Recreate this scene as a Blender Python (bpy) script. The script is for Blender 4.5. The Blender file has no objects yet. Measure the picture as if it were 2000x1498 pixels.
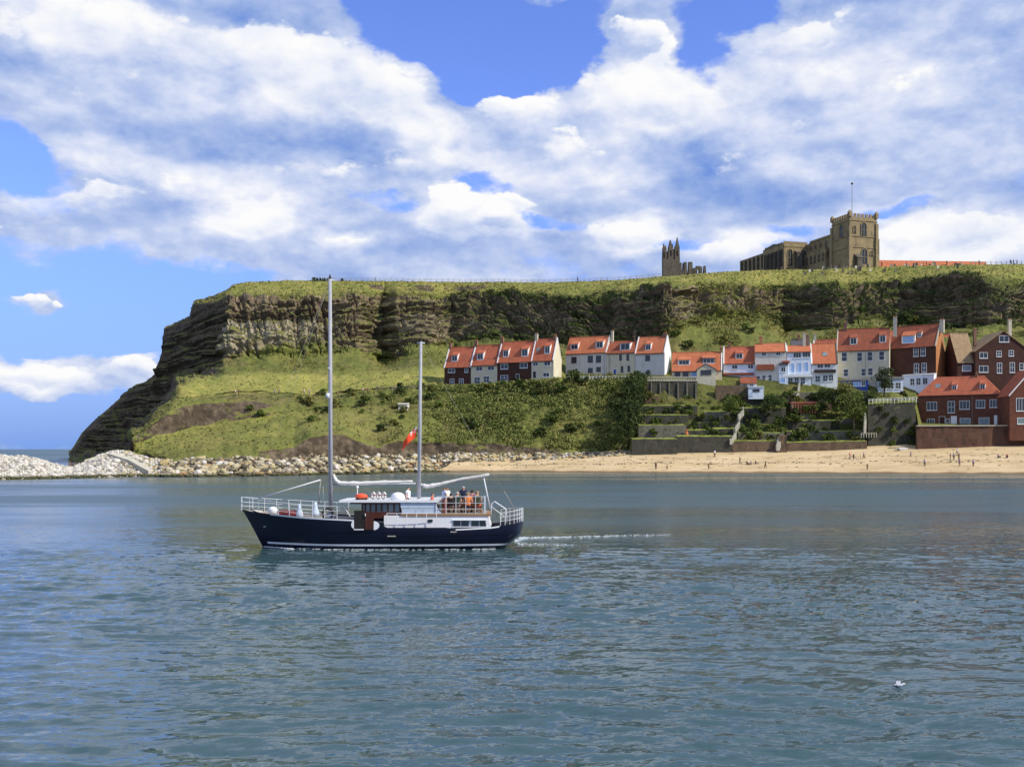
import bpy, bmesh, math, random
import numpy as np
from mathutils import Vector, Matrix
random.seed(7)
RNG = np.random.default_rng(11)
R = math.radians
SC = bpy.context.scene
COL = SC.collection

# ------------------------------------------------------------------ camera
F, CX, HY, H = 2000.0, 1000.0, 877.0, 6.2      # focal length and horizon in photo pixels, eye height above the water
cam_d = bpy.data.cameras.new('camera')
cam = bpy.data.objects.new('camera', cam_d); COL.objects.link(cam)
cam.location = (0, 0, H); cam.rotation_euler = (R(90), 0, 0)
cam_d.sensor_width = 36.0; cam_d.lens = 36.0
cam_d.shift_y = (HY - 749.0) / 2000.0
cam_d.clip_start = 0.5; cam_d.clip_end = 60000
SC.camera = cam

# ------------------------------------------------------------------ light and exposure
SUN_AZ, SUN_EL = R(113), R(40)                  # clockwise from +Y
sun_dir = Vector((math.sin(SUN_AZ)*math.cos(SUN_EL), math.cos(SUN_AZ)*math.cos(SUN_EL), math.sin(SUN_EL)))
sun_d = bpy.data.lights.new('sun', 'SUN'); sun_d.energy = 5.0; sun_d.angle = R(0.53); sun_d.color = (1.0, 0.93, 0.80)
sun = bpy.data.objects.new('sun', sun_d); COL.objects.link(sun)
sun.rotation_euler = sun_dir.to_track_quat('Z', 'Y').to_euler(); sun.location = (300, -200, 300)
SC.view_settings.view_transform = 'Standard'; SC.view_settings.look = 'None'
SC.view_settings.exposure = 0.06; SC.view_settings.gamma = 1.0; SC.view_settings.use_curve_mapping = False

# ------------------------------------------------------------------ sky
def srgb(r, g, b, k=1.0):
    f = lambda c: (c/12.92 if c <= 0.04045 else ((c+0.055)/1.055)**2.4)
    return (f(r/255)*k, f(g/255)*k, f(b/255)*k, 1.0)

class NT:
    """small helper for node trees"""
    def __init__(s, tree): s.t = tree; s.n = tree.nodes; s.l = tree.links
    def node(s, typ, **kw):
        n = s.n.new(typ)
        for k, v in kw.items(): setattr(n, k, v)
        return n
    def put(s, sock, v):
        if isinstance(v, bpy.types.NodeSocket): s.l.new(v, sock)
        else: sock.default_value = v
    def math(s, op, a, b=0.0, c=0.0, clamp=False):
        n = s.node('ShaderNodeMath', operation=op, use_clamp=clamp)
        for i, v in enumerate((a, b, c)): s.put(n.inputs[i], v)
        return n.outputs[0]
    def vmath(s, op, a, b=None, c=None, out=0):
        n = s.node('ShaderNodeVectorMath', operation=op)
        for i, v in enumerate((a, b, c)):
            if v is not None: s.put(n.inputs[i], v)
        return n.outputs[out]
    def noise(s, vec, scale, detail=4, rough=0.55, out=0, lac=2.0):
        n = s.node('ShaderNodeTexNoise')
        s.put(n.inputs['Vector'], vec); n.inputs['Scale'].default_value = scale
        n.inputs['Detail'].default_value = detail; n.inputs['Roughness'].default_value = rough
        n.inputs['Lacunarity'].default_value = lac
        return n.outputs[out]
    def mapr(s, v, a, b, c=0.0, d=1.0, smooth=False):
        n = s.node('ShaderNodeMapRange', interpolation_type='SMOOTHSTEP' if smooth else 'LINEAR')
        for i, x in enumerate((v, a, b, c, d)): s.put(n.inputs[i], x)
        return n.outputs[0]
    def mix(s, f, a, b, blend='MIX'):
        n = s.node('ShaderNodeMix', data_type='RGBA', blend_type=blend)
        s.put(n.inputs[0], f); s.put(n.inputs[6], a); s.put(n.inputs[7], b)
        return n.outputs[2]
    def ramp(s, f, stops):
        n = s.node('ShaderNodeValToRGB'); e = n.color_ramp.elements
        while len(e) < len(stops): e.new(0.5)
        for i, (p, c) in enumerate(stops): e[i].position = p; e[i].color = c
        s.put(n.inputs[0], f)
        return n.outputs[0]

world = bpy.data.worlds.new('World'); SC.world = world; world.use_nodes = True
w = NT(world.node_tree); w.n.clear()
SKY_K = 0.10
tc = w.node('ShaderNodeTexCoord').outputs['Generated']
sky = w.node('ShaderNodeTexSky', sky_type='NISHITA', sun_disc=False, sun_elevation=SUN_EL, sun_rotation=SUN_AZ)
sky.air_density = 1.0; sky.dust_density = 0.3; sky.ozone_density = 3.0
sep = w.node('ShaderNodeSeparateXYZ'); w.put(sep.inputs[0], tc)
az = w.math('ARCTAN2', sep.outputs[0], sep.outputs[1])
el = w.math('ARCSINE', sep.outputs[2])
cmb = w.node('ShaderNodeCombineXYZ'); w.put(cmb.inputs[0], az); w.put(cmb.inputs[1], el)
flat = w.vmath('MULTIPLY', tc, (1.0, 1.0, 1.7))
warp1 = w.vmath('MULTIPLY', w.vmath('SUBTRACT', w.noise(flat, 7.0, 5, 0.6, out=1), (0.5, 0.5, 0.5)), (0.16, 0.08, 0.0))
q = w.vmath('ADD', cmb.outputs[0], warp1)
def sky_xy(px, py):
    a = math.atan((px-CX)/F)
    return a, math.atan((HY-py)/F*math.cos(a))
def blobs(lst, start=0.0):
    acc = start
    for px, py, rx, ry, amp in lst:
        a, e = sky_xy(px, py)
        kx, ky = F/rx, F/ry
        v = w.vmath('MULTIPLY_ADD', q, (kx, ky, 0), (-a*kx, -e*ky, 0))
        d = w.vmath('LENGTH', v, out=1)
        m = w.mapr(d, 0.25, 1.2, 1.0, 0.0, smooth=True)
        acc = w.math('MULTIPLY_ADD', m, amp, acc)
    return acc
COVER = [(220,110,460,140,.55),
  (600,150,290,160,.6),
  (800,250,170,130,.55),
  (420,300,420,110,.5),
  (880,40,190,90,-1.05),
  (1010,120,170,110,-1.15),
  (1120,120,90,110,-.7),
  (700,0,80,40,-.6),
  (1010,190,100,50,-.45),
  (1380,70,150,60,-.5),
  (1480,20,110,40,-.7),
  (1260,60,70,60,.8),
  (1330,110,50,60,.5),
  (1300,200,170,90,.7),
  (1600,60,130,60,.6),
  (1700,180,330,150,.5),
  (1900,100,160,160,.5),
  (1050,300,200,110,.5),
  (1400,340,350,120,.5),
  (460,430,240,70,.45),
  (930,420,190,70,.55),
  (1190,460,130,70,.6),
  (1880,460,170,90,.5),
  (130,570,330,110,-.52),
  (330,640,200,100,-.50),
  (60,660,210,60,-.45),
  (230,810,300,80,-.62),
  (60,830,200,60,-.5),
  (380,570,160,60,-.45),
  (0,310,110,60,-.8),
  (960,370,120,34,-.85),
  (1080,428,100,28,-.8),
  (720,400,120,22,-.55),
  (1420,120,70,40,-.4),
  (1560,500,60,40,-.5),
  (1720,400,70,26,-.5),
  (1540,430,90,20,-.4),
  (1350,470,130,20,-.5),
  (70,735,140,46,.95),
  (255,712,90,34,.85),
  (95,575,75,28,.7),
  (80,775,120,26,.4),
  (720,500,340,60,.4),
  (1760,470,60,50,.5)]
CUMULUS = [(300,70,330,80,0.73),
  (660,150,210,110,0.89),
  (810,250,100,120,0.71),
  (90,120,160,70,0.47),
  (490,430,110,46,1.06),
  (110,392,110,40,0.65),
  (930,425,150,56,1.12),
  (880,400,60,40,0.47),
  (1195,462,120,52,1.18),
  (1300,195,160,72,1.18),
  (1260,70,66,40,0.94),
  (1330,108,40,46,0.65),
  (1620,62,105,34,0.89),
  (1750,175,190,46,0.59),
  (1880,466,140,62,1.00),
  (1755,490,36,46,0.94),
  (1480,480,130,34,0.65),
  (70,732,120,34,1.12),
  (252,710,74,27,1.12),
  (62,572,44,17,1.06),
  (126,583,26,12,0.94),
  (1050,250,110,50,0.59),
  (660,484,64,16,0.83),
  (320,360,160,36,0.53),
  (1010,225,70,34,.7),
  (1040,395,60,18,.5),
  (760,340,110,28,.5),
  (1700,430,110,26,.5),
  (1130,300,60,30,.6),
  (1420,300,80,34,.55),
  (1590,250,70,28,.5),
  (990,430,44,22,.75),
  (560,345,120,26,.5),
  (230,385,90,30,.55),
  (1640,470,90,30,.55),
  (30,440,60,20,.5)]
BRIGHT = [(1230,320,150,36,.25),
  (1640,300,160,34,.22),
  (200,300,170,34,.2),
  (1560,150,110,44,.25),
  (1000,330,140,30,.2),
  (1480,250,100,40,.2),
  (350,340,200,26,.22),
  (1700,395,140,22,.2),
  (900,300,60,60,.2),
  (660,170,220,90,.55),
  (250,60,360,60,.28),
  (830,260,90,90,.35),
  (490,420,130,50,.5),
  (930,420,170,50,.6),
  (1200,455,130,60,.65),
  (1310,190,170,80,.55),
  (1620,60,120,40,.35),
  (1750,160,170,60,.2),
  (1880,470,160,70,.45),
  (60,735,130,40,.45),
  (250,705,80,30,.4),
  (100,380,150,40,.22),
  (1050,240,120,60,.2),
  (1480,480,160,40,.3),
  (1760,480,60,50,.5),
  (650,480,70,24,.3),
  (600,290,190,70,-0.20),
  (1400,350,260,80,-0.23)]
streak = w.vmath('MULTIPLY', tc, (1.0, 1.0, 2.3))
fb = w.noise(flat, 11.0, 9, 0.6)
fs = w.noise(flat, 6.5, 4, 0.5)
fsu = w.noise(w.vmath('ADD', flat, (0.018, 0.0, 0.045)), 6.5, 4, 0.5)
relief = w.math('SUBTRACT', fs, fsu)                            # the side of each heap that faces the sun
ft = w.noise(w.vmath('ADD', flat, (5.0, 2.0, 1.0)), 17.0, 5, 0.55)
ftu = w.noise(w.vmath('ADD', flat, (5.008, 2.0, 1.018)), 17.0, 5, 0.55)
relief = w.math('MULTIPLY_ADD', w.math('SUBTRACT', ft, ftu), 0.80, relief)
fb3 = w.noise(flat, 48.0, 5, 0.6)
cov = w.math('ADD', blobs(COVER, 0.50), w.math('MULTIPLY', w.math('SUBTRACT', fb, 0.5), 1.9))
cov = w.math('MULTIPLY_ADD', w.math('SUBTRACT', fb3, 0.5), 0.30, cov)
dens = w.mapr(cov, 0.08, 0.54, 0.0, 0.97, smooth=True)
fb2 = w.noise(w.vmath('ADD', streak, (3.1, 1.7, 0.4)), 6.5, 8, 0.62)
lit = w.math('ADD', blobs(BRIGHT, 0.50), w.math('MULTIPLY', w.math('SUBTRACT', fb2, 0.5), 1.0))
lit = w.math('MULTIPLY_ADD', w.math('SUBTRACT', fb3, 0.5), 0.22, lit)
lit = w.math('MULTIPLY_ADD', relief, 0.85, lit)
KC = 0.94/SKY_K
cloud = w.ramp(lit, [(0.0, srgb(92,134,222)), (0.25, srgb(142,170,226)), (0.5, srgb(184,201,238)), (0.72, srgb(222,229,249)), (0.95, srgb(252,253,255))])
# heaped white clouds in front of the softer layer: crisp tops, greyer feet
acc = 0.0; up = 0.0
for px, py, rx, ry, amp in CUMULUS:
    a, e = sky_xy(px, py); kx, ky = F/rx, F/ry
    v = w.vmath('MULTIPLY_ADD', q, (kx, ky, 0), (-a*kx, -e*ky, 0))
    m = w.mapr(w.vmath('LENGTH', v, out=1), 0.2, 1.25, amp, 0.0, smooth=True)
    acc = w.math('ADD', m, acc)
    sy = w.node('ShaderNodeSeparateXYZ'); w.put(sy.inputs[0], v)
    up = w.math('MULTIPLY_ADD', m, sy.outputs[1], up)
bil = w.math('ABSOLUTE', w.math('MULTIPLY_ADD', w.noise(flat, 22.0, 5, 0.55), 2.0, -1.0))
cd = w.math('ADD', acc, w.math('MULTIPLY', w.math('SUBTRACT', fb, 0.5), 1.5))
cd = w.math('MULTIPLY_ADD', bil, 0.75, w.math('SUBTRACT', cd, 0.12))
soft = w.mapr(up, -0.3, 0.25, 0.60, 0.22)                       # feet fade out softly, tops stay crisp
cden = w.mapr(cd, 0.42, w.math('ADD', soft, 0.42), 0.0, 1.0, smooth=True)
cl = w.math('MULTIPLY_ADD', up, 0.62, 0.66)
cl = w.math('MULTIPLY_ADD', w.math('SUBTRACT', fb2, 0.5), 0.7, cl)
cl = w.math('MULTIPLY_ADD', relief, 1.0, cl)
cum = w.ramp(cl, [(0.0, srgb(150,176,228)), (0.35, srgb(200,213,243)), (0.62, srgb(238,242,253)), (0.85, srgb(255,255,255))])
cloud = w.mix(1.0, cloud, (KC, KC, KC, 1), 'MULTIPLY'); cum = w.mix(1.0, cum, (KC, KC, KC, 1), 'MULTIPLY')
blue = w.mix(1.0, sky.outputs[0], (1.26, 1.37, 2.22, 1), 'MULTIPLY')
blue = w.mix(w.mapr(sep.outputs[2], 0.0, 0.26, 0.94, 0.0), blue, srgb(118, 163, 240, .88/SKY_K))
col = w.mix(dens, blue, cloud)
col = w.mix(cden, col, cum)
bg = w.node('ShaderNodeBackground'); w.put(bg.inputs[0], col); bg.inputs[1].default_value = SKY_K
wo = w.node('ShaderNodeOutputWorld'); w.l.new(bg.outputs[0], wo.inputs[0])

# ------------------------------------------------------------------ helpers
def P(px, py, Y):
    """the point at distance Y seen at photo pixel (px, py)"""
    return Vector(((px-CX)/F*Y, Y, H+(HY-py)/F*Y))
def water_Y(py): return H*F/(py-HY)

def tag(o, label=None, cat=None, group=None, kind=None):
    if label: o['label'] = label
    if cat: o['category'] = cat
    if group: o['group'] = group
    if kind: o['kind'] = kind
    return o
def empty(name, loc, rz=0.0):
    o = bpy.data.objects.new(name, None); COL.objects.link(o)
    o.location = loc; o.rotation_euler = (0, 0, rz); o.empty_display_size = 0.2
    return o
def link(name, me, parent=None, loc=None, rot=None, scale=None):
    o = bpy.data.objects.new(name, me); COL.objects.link(o)
    if parent: o.parent = parent
    if loc is not None: o.location = loc
    if rot is not None: o.rotation_euler = rot
    if scale is not None: o.scale = scale
    return o

class MB:
    """collects simple shapes into one mesh"""
    def __init__(s): s.v = []; s.f = []; s.m = []
    def add(s, vs, fs, m=0):
        n = len(s.v); s.v.extend([tuple(x) for x in vs]); s.f.extend([tuple(i+n for i in f) for f in fs]); s.m.extend([m]*len(fs)); return s
    def box(s, lo, hi, m=0):
        x0,y0,z0 = lo; x1,y1,z1 = hi
        return s.add([(x0,y0,z0),(x1,y0,z0),(x1,y1,z0),(x0,y1,z0),(x0,y0,z1),(x1,y0,z1),(x1,y1,z1),(x0,y1,z1)],
                     [(0,3,2,1),(4,5,6,7),(0,1,5,4),(1,2,6,5),(2,3,7,6),(3,0,4,7)], m)
    def hexa(s, b, t, m=0):
        """b, t: four corners each, bottom and top, same order"""
        return s.add(list(b)+list(t), [(0,3,2,1),(4,5,6,7),(0,1,5,4),(1,2,6,5),(2,3,7,6),(3,0,4,7)], m)
    def prism(s, poly, d, m=0):
        """poly: points of a flat outline; extruded by vector d"""
        n = len(poly); d = Vector(d); a = [Vector(p) for p in poly]; b = [p+d for p in a]
        return s.add(a+b, [tuple(range(n-1,-1,-1)), tuple(range(n,2*n))]+[(i,(i+1)%n,n+(i+1)%n,n+i) for i in range(n)], m)
    def tube(s, pts, rad, n=6, m=0, caps=True):
        pts = [Vector(p) for p in pts]; L = len(pts)
        if not hasattr(rad, '__len__'): rad = [rad]*L
        base = len(s.v); up = None
        for i, p in enumerate(pts):
            t = (pts[min(i+1,L-1)]-pts[max(i-1,0)]).normalized()
            if up is None: up = Vector((0,0,1)) if abs(t.z) < 0.9 else Vector((1,0,0))
            a = t.cross(up).normalized(); b = a.cross(t).normalized(); up = b
            for j in range(n):
                th = 2*math.pi*j/n
                s.v.append(tuple(p + (a*math.cos(th)+b*math.sin(th))*rad[i]))
        for i in range(L-1):
            for j in range(n):
                s.f.append((base+i*n+j, base+i*n+(j+1)%n, base+(i+1)*n+(j+1)%n, base+(i+1)*n+j)); s.m.append(m)
        if caps:
            s.f.append(tuple(base+j for j in range(n-1,-1,-1))); s.m.append(m)
            s.f.append(tuple(base+(L-1)*n+j for j in range(n))); s.m.append(m)
        return s
    def lathe(s, c, prof, n=10, m=0):
        c = Vector(c); base = len(s.v)
        for r, z in prof:
            for j in range(n):
                th = 2*math.pi*j/n; s.v.append((c.x+r*math.cos(th), c.y+r*math.sin(th), c.z+z))
        for i in range(len(prof)-1):
            for j in range(n):
                s.f.append((base+i*n+j, base+i*n+(j+1)%n, base+(i+1)*n+(j+1)%n, base+(i+1)*n+j)); s.m.append(m)
        s.f.append(tuple(base+j for j in range(n-1,-1,-1))); s.m.append(m)
        s.f.append(tuple(base+(len(prof)-1)*n+j for j in range(n))); s.m.append(m)
        return s
    def ball(s, c, r, m=0, n=8, k=5):
        if not hasattr(r, '__len__'): r = (r,r,r)
        base = len(s.v); c = Vector(c)
        for i in range(k+1):
            ph = math.pi*(i+0.02)/(k+0.04)
            for j in range(n):
                th = 2*math.pi*j/n
                s.v.append((c.x+r[0]*math.sin(ph)*math.cos(th), c.y+r[1]*math.sin(ph)*math.sin(th), c.z-r[2]*math.cos(ph)))
        for i in range(k):
            for j in range(n):
                s.f.append((base+i*n+j, base+i*n+(j+1)%n, base+(i+1)*n+(j+1)%n, base+(i+1)*n+j)); s.m.append(m)
        return s
    def mesh(s, name, mats, smooth=False):
        me = bpy.data.meshes.new(name); me.from_pydata(s.v, [], s.f)
        for m in (mats if isinstance(mats, (list, tuple)) else [mats]): me.materials.append(m)
        if any(s.m): me.polygons.foreach_set('material_index', s.m)
        if smooth: me.polygons.foreach_set('use_smooth', [True]*len(s.f))
        me.update(); return me
    def build(s, name, mats, parent=None, smooth=False, **kw):
        return link(name, s.mesh(name, mats, smooth), parent, **kw)

def np_mesh(name, V, Fq, mats, smooth=False):
    """numpy verts (n,3) and quads (m,4)"""
    V = np.asarray(V, np.float32); Fq = np.asarray(Fq, np.int32); k = Fq.shape[1]
    me = bpy.data.meshes.new(name)
    me.vertices.add(len(V)); me.vertices.foreach_set('co', V.ravel())
    me.loops.add(Fq.size); me.loops.foreach_set('vertex_index', Fq.ravel())
    me.polygons.add(len(Fq)); me.polygons.foreach_set('loop_start', np.arange(0, Fq.size, k, dtype=np.int32))
    if smooth: me.polygons.foreach_set('use_smooth', np.ones(len(Fq), bool))
    for m in (mats if isinstance(mats, (list, tuple)) else [mats]): me.materials.append(m)
    me.update(calc_edges=True); me.validate()
    return me

def _hash(ix, iy, iz, seed):
    h = (ix.astype(np.int64)*374761393 + iy.astype(np.int64)*668265263 + iz.astype(np.int64)*2147483647 + seed*974634777) & 0xffffffff
    h = ((h ^ (h >> 13))*1274126177) & 0xffffffff
    h = ((h ^ (h >> 15))*2246822519) & 0xffffffff
    return ((h ^ (h >> 16)) & 0xffff)/65535.0
def vnoise(x, y, z, seed=0):
    x, y, z = np.broadcast_arrays(np.asarray(x, float), np.asarray(y, float), np.asarray(z, float))
    i, j, k_ = np.floor(x), np.floor(y), np.floor(z)
    fx, fy, fz = x-i, y-j, z-k_
    fx, fy, fz = [t*t*(3-2*t) for t in (fx, fy, fz)]
    i, j, k_ = i.astype(np.int64), j.astype(np.int64), k_.astype(np.int64)
    c = lambda a, b, d: _hash(i+a, j+b, k_+d, seed)
    l = lambda a, b, t: a+(b-a)*t
    return l(l(l(c(0,0,0),c(1,0,0),fx), l(c(0,1,0),c(1,1,0),fx), fy), l(l(c(0,0,1),c(1,0,1),fx), l(c(0,1,1),c(1,1,1),fx), fy), fz)
def fbm(x, y, z, seed=0, oct=4, g=0.5):
    s = 0; a = 1.0; t = 0
    for o in range(oct):
        f = 2.0**o; s = s + a*(vnoise(x*f+17.3*o, y*f-9.1*o, z*f+4.7*o, seed+o)-0.5); t += a; a *= g
    return s/t*2.0

# ------------------------------------------------------------------ materials
def mat(name, color, rough=0.8, var=0.25, scale=3.0, bump=0.0, bscale=None, metal=0.0, color2=None, spec=0.3, detail=5, coords='Object', stretch=(1,1,1), island=0.0):
    m = bpy.data.materials.new(name); m.use_nodes = True
    t = NT(m.node_tree); b = t.n['Principled BSDF']
    b.inputs['Roughness'].default_value = rough; b.inputs['Metallic'].default_value = metal
    b.inputs['Specular IOR Level'].default_value = spec
    c = tuple(color[:3])+(1,)
    c2 = tuple((color2 or tuple(x*(1-var) for x in color))[:3])+(1,)
    if var > 0 or color2:
        g = t.node('ShaderNodeTexCoord').outputs[coords]
        g = t.vmath('MULTIPLY', g, stretch)
        f = t.mapr(t.noise(g, scale, detail, 0.6), 0.3, 0.7)
        cc = t.mix(f, c, c2)
        if island:
            gi = t.node('ShaderNodeNewGeometry').outputs['Random Per Island']
            k0 = t.mapr(gi, 0, 1, 1-island, 1+island)
            cb = t.node('ShaderNodeCombineXYZ'); [t.put(cb.inputs[i], k0) for i in range(3)]
            cc = t.mix(1.0, cc, cb.outputs[0], 'MULTIPLY')
        t.put(b.inputs['Base Color'], cc)
        if bump:
            bn = t.node('ShaderNodeBump'); bn.inputs['Distance'].default_value = bump
            t.put(bn.inputs['Height'], t.noise(g, bscale or scale*3, 5, 0.6)); t.l.new(bn.outputs[0], b.inputs['Normal'])
    else: b.inputs['Base Color'].default_value = c
    return m

def weathered(name, color, color2, stain, rough=0.85, patch=0.35, fine=5.0, stretch=(1,1,1), amount=0.5, streak=(1,1,1)):
    """base colours in patches, fine speckle, and darker stains with a shape of their own"""
    m = bpy.data.materials.new(name); m.use_nodes = True
    t = NT(m.node_tree); b = t.n['Principled BSDF']; b.inputs['Roughness'].default_value = rough; b.inputs['Specular IOR Level'].default_value = 0.15
    g = t.node('ShaderNodeTexCoord').outputs['Object']; oi = t.node('ShaderNodeObjectInfo').outputs['Random']
    off = t.node('ShaderNodeCombineXYZ'); t.put(off.inputs[0], t.math('MULTIPLY', oi, 90.0)); g = t.vmath('ADD', g, off.outputs[0])
    n1 = t.noise(t.vmath('MULTIPLY', g, stretch), patch, 5, 0.65); n2 = t.noise(t.vmath('MULTIPLY', g, stretch), fine, 3, 0.6); n3 = t.noise(t.vmath('MULTIPLY', g, streak), 0.8, 5, 0.65)
    f = t.mapr(t.math('MULTIPLY_ADD', n2, 0.45, t.math('MULTIPLY', n1, 0.55)), 0.36, 0.64)
    c = t.mix(f, color+(1,), color2+(1,))
    c = t.mix(t.math('MULTIPLY', t.mapr(n3, 0.50, 0.72, smooth=True), amount), c, stain+(1,))
    t.put(b.inputs['Base Color'], c)
    bn = t.node('ShaderNodeBump'); bn.inputs['Distance'].default_value = 0.08; t.put(bn.inputs['Height'], n2); t.l.new(bn.outputs[0], b.inputs['Normal'])
    return m

def foliage_mat(name, stops, rough=0.7, pscale=0.12):
    """leaf colours vary from leaf to leaf and in patches"""
    m = bpy.data.materials.new(name); m.use_nodes = True
    t = NT(m.node_tree); b = t.n['Principled BSDF']; b.inputs['Roughness'].default_value = rough
    b.inputs['Specular IOR Level'].default_value = 0.15
    r_ = t.node('ShaderNodeNewGeometry').outputs['Random Per Island']
    g = t.node('ShaderNodeTexCoord').outputs['Object']
    oi = t.node('ShaderNodeObjectInfo').outputs['Random']
    f = t.math('MULTIPLY_ADD', r_, 0.5, t.math('MULTIPLY', t.mapr(t.noise(g, pscale, 4, 0.6), 0.3, 0.7), 0.4))
    f = t.math('MULTIPLY_ADD', oi, 0.12, f)
    t.put(b.inputs['Base Color'], t.ramp(f, stops))
    return m

M = {}
M['sand'] = mat('sand', (0.50,0.36,0.20), 0.9, scale=0.15, color2=(0.44,0.30,0.16), bump=0.05, bscale=2.0)
M['boulder'] = mat('boulder_stone', (0.60,0.54,0.44), 0.9, scale=0.9, color2=(0.34,0.29,0.21), bump=0.08, bscale=3, coords='Object')
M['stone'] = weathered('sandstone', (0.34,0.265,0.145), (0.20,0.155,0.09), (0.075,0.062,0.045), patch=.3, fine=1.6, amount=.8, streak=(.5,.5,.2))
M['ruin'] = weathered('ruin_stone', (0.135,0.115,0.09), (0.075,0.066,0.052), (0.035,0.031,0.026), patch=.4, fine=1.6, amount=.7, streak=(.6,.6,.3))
M['lead'] = mat('lead_roof', (0.16,0.16,0.15), 0.7, scale=0.5)
M['wall_dark'] = weathered('dark_rubble_wall', (0.085,0.080,0.062), (0.045,0.044,0.034), (0.030,0.040,0.016), patch=.9, fine=2.4, amount=.8, streak=(.6,.6,.5))
M['wall_brown'] = weathered('brown_rubble_wall', (0.17,0.118,0.078), (0.085,0.060,0.042), (0.050,0.055,0.025), patch=.9, fine=2.4, amount=.7, streak=(.6,.6,.5))
M['wall_grey'] = weathered('grey_rubble_wall', (0.21,0.195,0.15), (0.11,0.10,0.078), (0.060,0.075,0.028), patch=.9, fine=2.4, amount=.8, streak=(.6,.6,.5))
M['wall_pale'] = mat('pale_wall', (0.55,0.52,0.42), 0.9, scale=0.8, color2=(0.36,0.34,0.27))
M['brick'] = weathered('red_brick', (0.18,0.072,0.045), (0.115,0.046,0.031), (0.055,0.032,0.026), patch=.6, fine=6.0, amount=.6, streak=(1,1,.35))
M['brick_dark'] = weathered('dark_brick', (0.090,0.042,0.030), (0.058,0.029,0.023), (0.030,0.020,0.018), patch=.6, fine=6.0, amount=.6, streak=(1,1,.35))
M['brick_sunlit'] = mat('sunlit_brick', (0.42,0.19,0.07), 0.9, scale=1.5, color2=(0.3,0.12,0.045))  # sunlight on the brick gable is put into this orange
M['cream'] = weathered('cream_render', (0.66,0.60,0.44), (0.55,0.50,0.36), (0.34,0.31,0.23), patch=.3, fine=1.5, amount=.55, streak=(1.2,1.2,.2))
M['pale'] = weathered('pale_render', (0.66,0.64,0.57), (0.56,0.54,0.48), (0.37,0.36,0.32), patch=.3, fine=1.5, amount=.5, streak=(1.2,1.2,.2))
M['white'] = weathered('white_render', (0.82,0.82,0.81), (0.74,0.74,0.73), (0.50,0.50,0.47), patch=.3, fine=1.5, amount=.45, streak=(1.2,1.2,.2))
M['whiteblue'] = weathered('bluish_white_render', (0.70,0.77,0.86), (0.62,0.69,0.79), (0.42,0.46,0.52), patch=.3, fine=1.5, amount=.45, streak=(1.2,1.2,.2))
M['tile'] = weathered('red_pantile', (0.47,0.140,0.072), (0.31,0.088,0.050), (0.13,0.07,0.045), patch=.5, fine=4.0, stretch=(1.6,1,.6), amount=.55)
M['tile_orange'] = weathered('orange_pantile', (0.52,0.180,0.085), (0.38,0.115,0.056), (0.17,0.10,0.055), patch=.5, fine=4.0, stretch=(1.6,1,.6), amount=.5)
M['tile_dull'] = weathered('mossy_pantile', (0.36,0.11,0.06), (0.22,0.07,0.042), (0.09,0.07,0.04), patch=.5, fine=4.0, stretch=(1.6,1,.6), amount=.6)
M['tile_tan'] = weathered('tan_tile', (0.38,0.27,0.15), (0.25,0.17,0.10), (0.13,0.10,0.07), patch=.5, fine=4.0, stretch=(1.6,1,.6))
M['slate'] = mat('slate', (0.10,0.10,0.11), 0.7, scale=0.9)
M['frame'] = mat('white_paint', (0.80,0.80,0.79), 0.5, var=0.06)
M['glass'] = mat('window_glass', (0.03,0.045,0.06), 0.12, var=0.5, scale=0.4, spec=0.6)
M['glass_pale'] = mat('curtained_glass', (0.25,0.32,0.33), 0.3, var=0.5, scale=0.8, spec=0.5)
M['bluepaint'] = mat('blue_paint', (0.05,0.09,0.35), 0.5, var=0.1)
M['bluelight'] = mat('light_blue_panel', (0.30,0.48,0.80), 0.5, var=0.15)
M['darkwood'] = mat('dark_wood', (0.06,0.04,0.03), 0.8)
M['pot'] = mat('terracotta_pot', (0.45,0.20,0.10), 0.85)
M['chim'] = mat('chimney_brick', (0.28,0.15,0.10), 0.9, scale=2)
M['chim_pale'] = mat('pale_chimney', (0.60,0.55,0.42), 0.9, scale=2)
M['asphalt'] = mat('path_surface', (0.11,0.09,0.065), 0.95, scale=0.5)
M['lawn'] = mat('lawn_grass', (0.30,0.34,0.07), 0.95, scale=0.9, color2=(0.17,0.20,0.045), bump=0.15, bscale=4)
M['metal'] = mat('grey_metal', (0.30,0.30,0.29), 0.5, var=0.1)
M['palewood'] = mat('weathered_wood', (0.36,0.31,0.23), 0.9)
M['bark'] = mat('bark', (0.10,0.075,0.05), 0.95)
L_ = lambda *c: c+(1,)
M['leaf_dark'] = foliage_mat('dark_leaves', [(0.0,L_(.010,.017,.006)),(0.45,L_(.035,.055,.014)),(0.8,L_(.085,.115,.026)),(1.0,L_(.15,.17,.045))])
M['leaf_mid'] = foliage_mat('green_leaves', [(0.0,L_(.02,.035,.008)),(0.4,L_(.08,.115,.022)),(0.75,L_(.15,.185,.038)),(1.0,L_(.26,.25,.08))])
M['leaf_olive'] = foliage_mat('olive_leaves', [(0.0,L_(.035,.04,.012)),(0.4,L_(.12,.125,.03)),(0.75,L_(.21,.195,.05)),(1.0,L_(.30,.25,.09))])
M['scrub'] = foliage_mat('scrub_leaves', [(0.0,L_(.03,.042,.013)),(0.3,L_(.095,.125,.030)),(0.55,L_(.165,.19,.048)),(0.75,L_(.25,.235,.07)),(1.0,L_(.30,.21,.11))], pscale=0.045)
M['grass'] = foliage_mat('grass_blades', [(0.0,L_(.085,.085,.030)),(0.4,L_(.145,.138,.045)),(0.7,L_(.21,.19,.062)),(1.0,L_(.29,.235,.11))], pscale=0.05)
ss = lambda a, b, x: (lambda t: t*t*(3-2*t))(np.clip((x-a)/(b-a), 0, 1))
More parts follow.
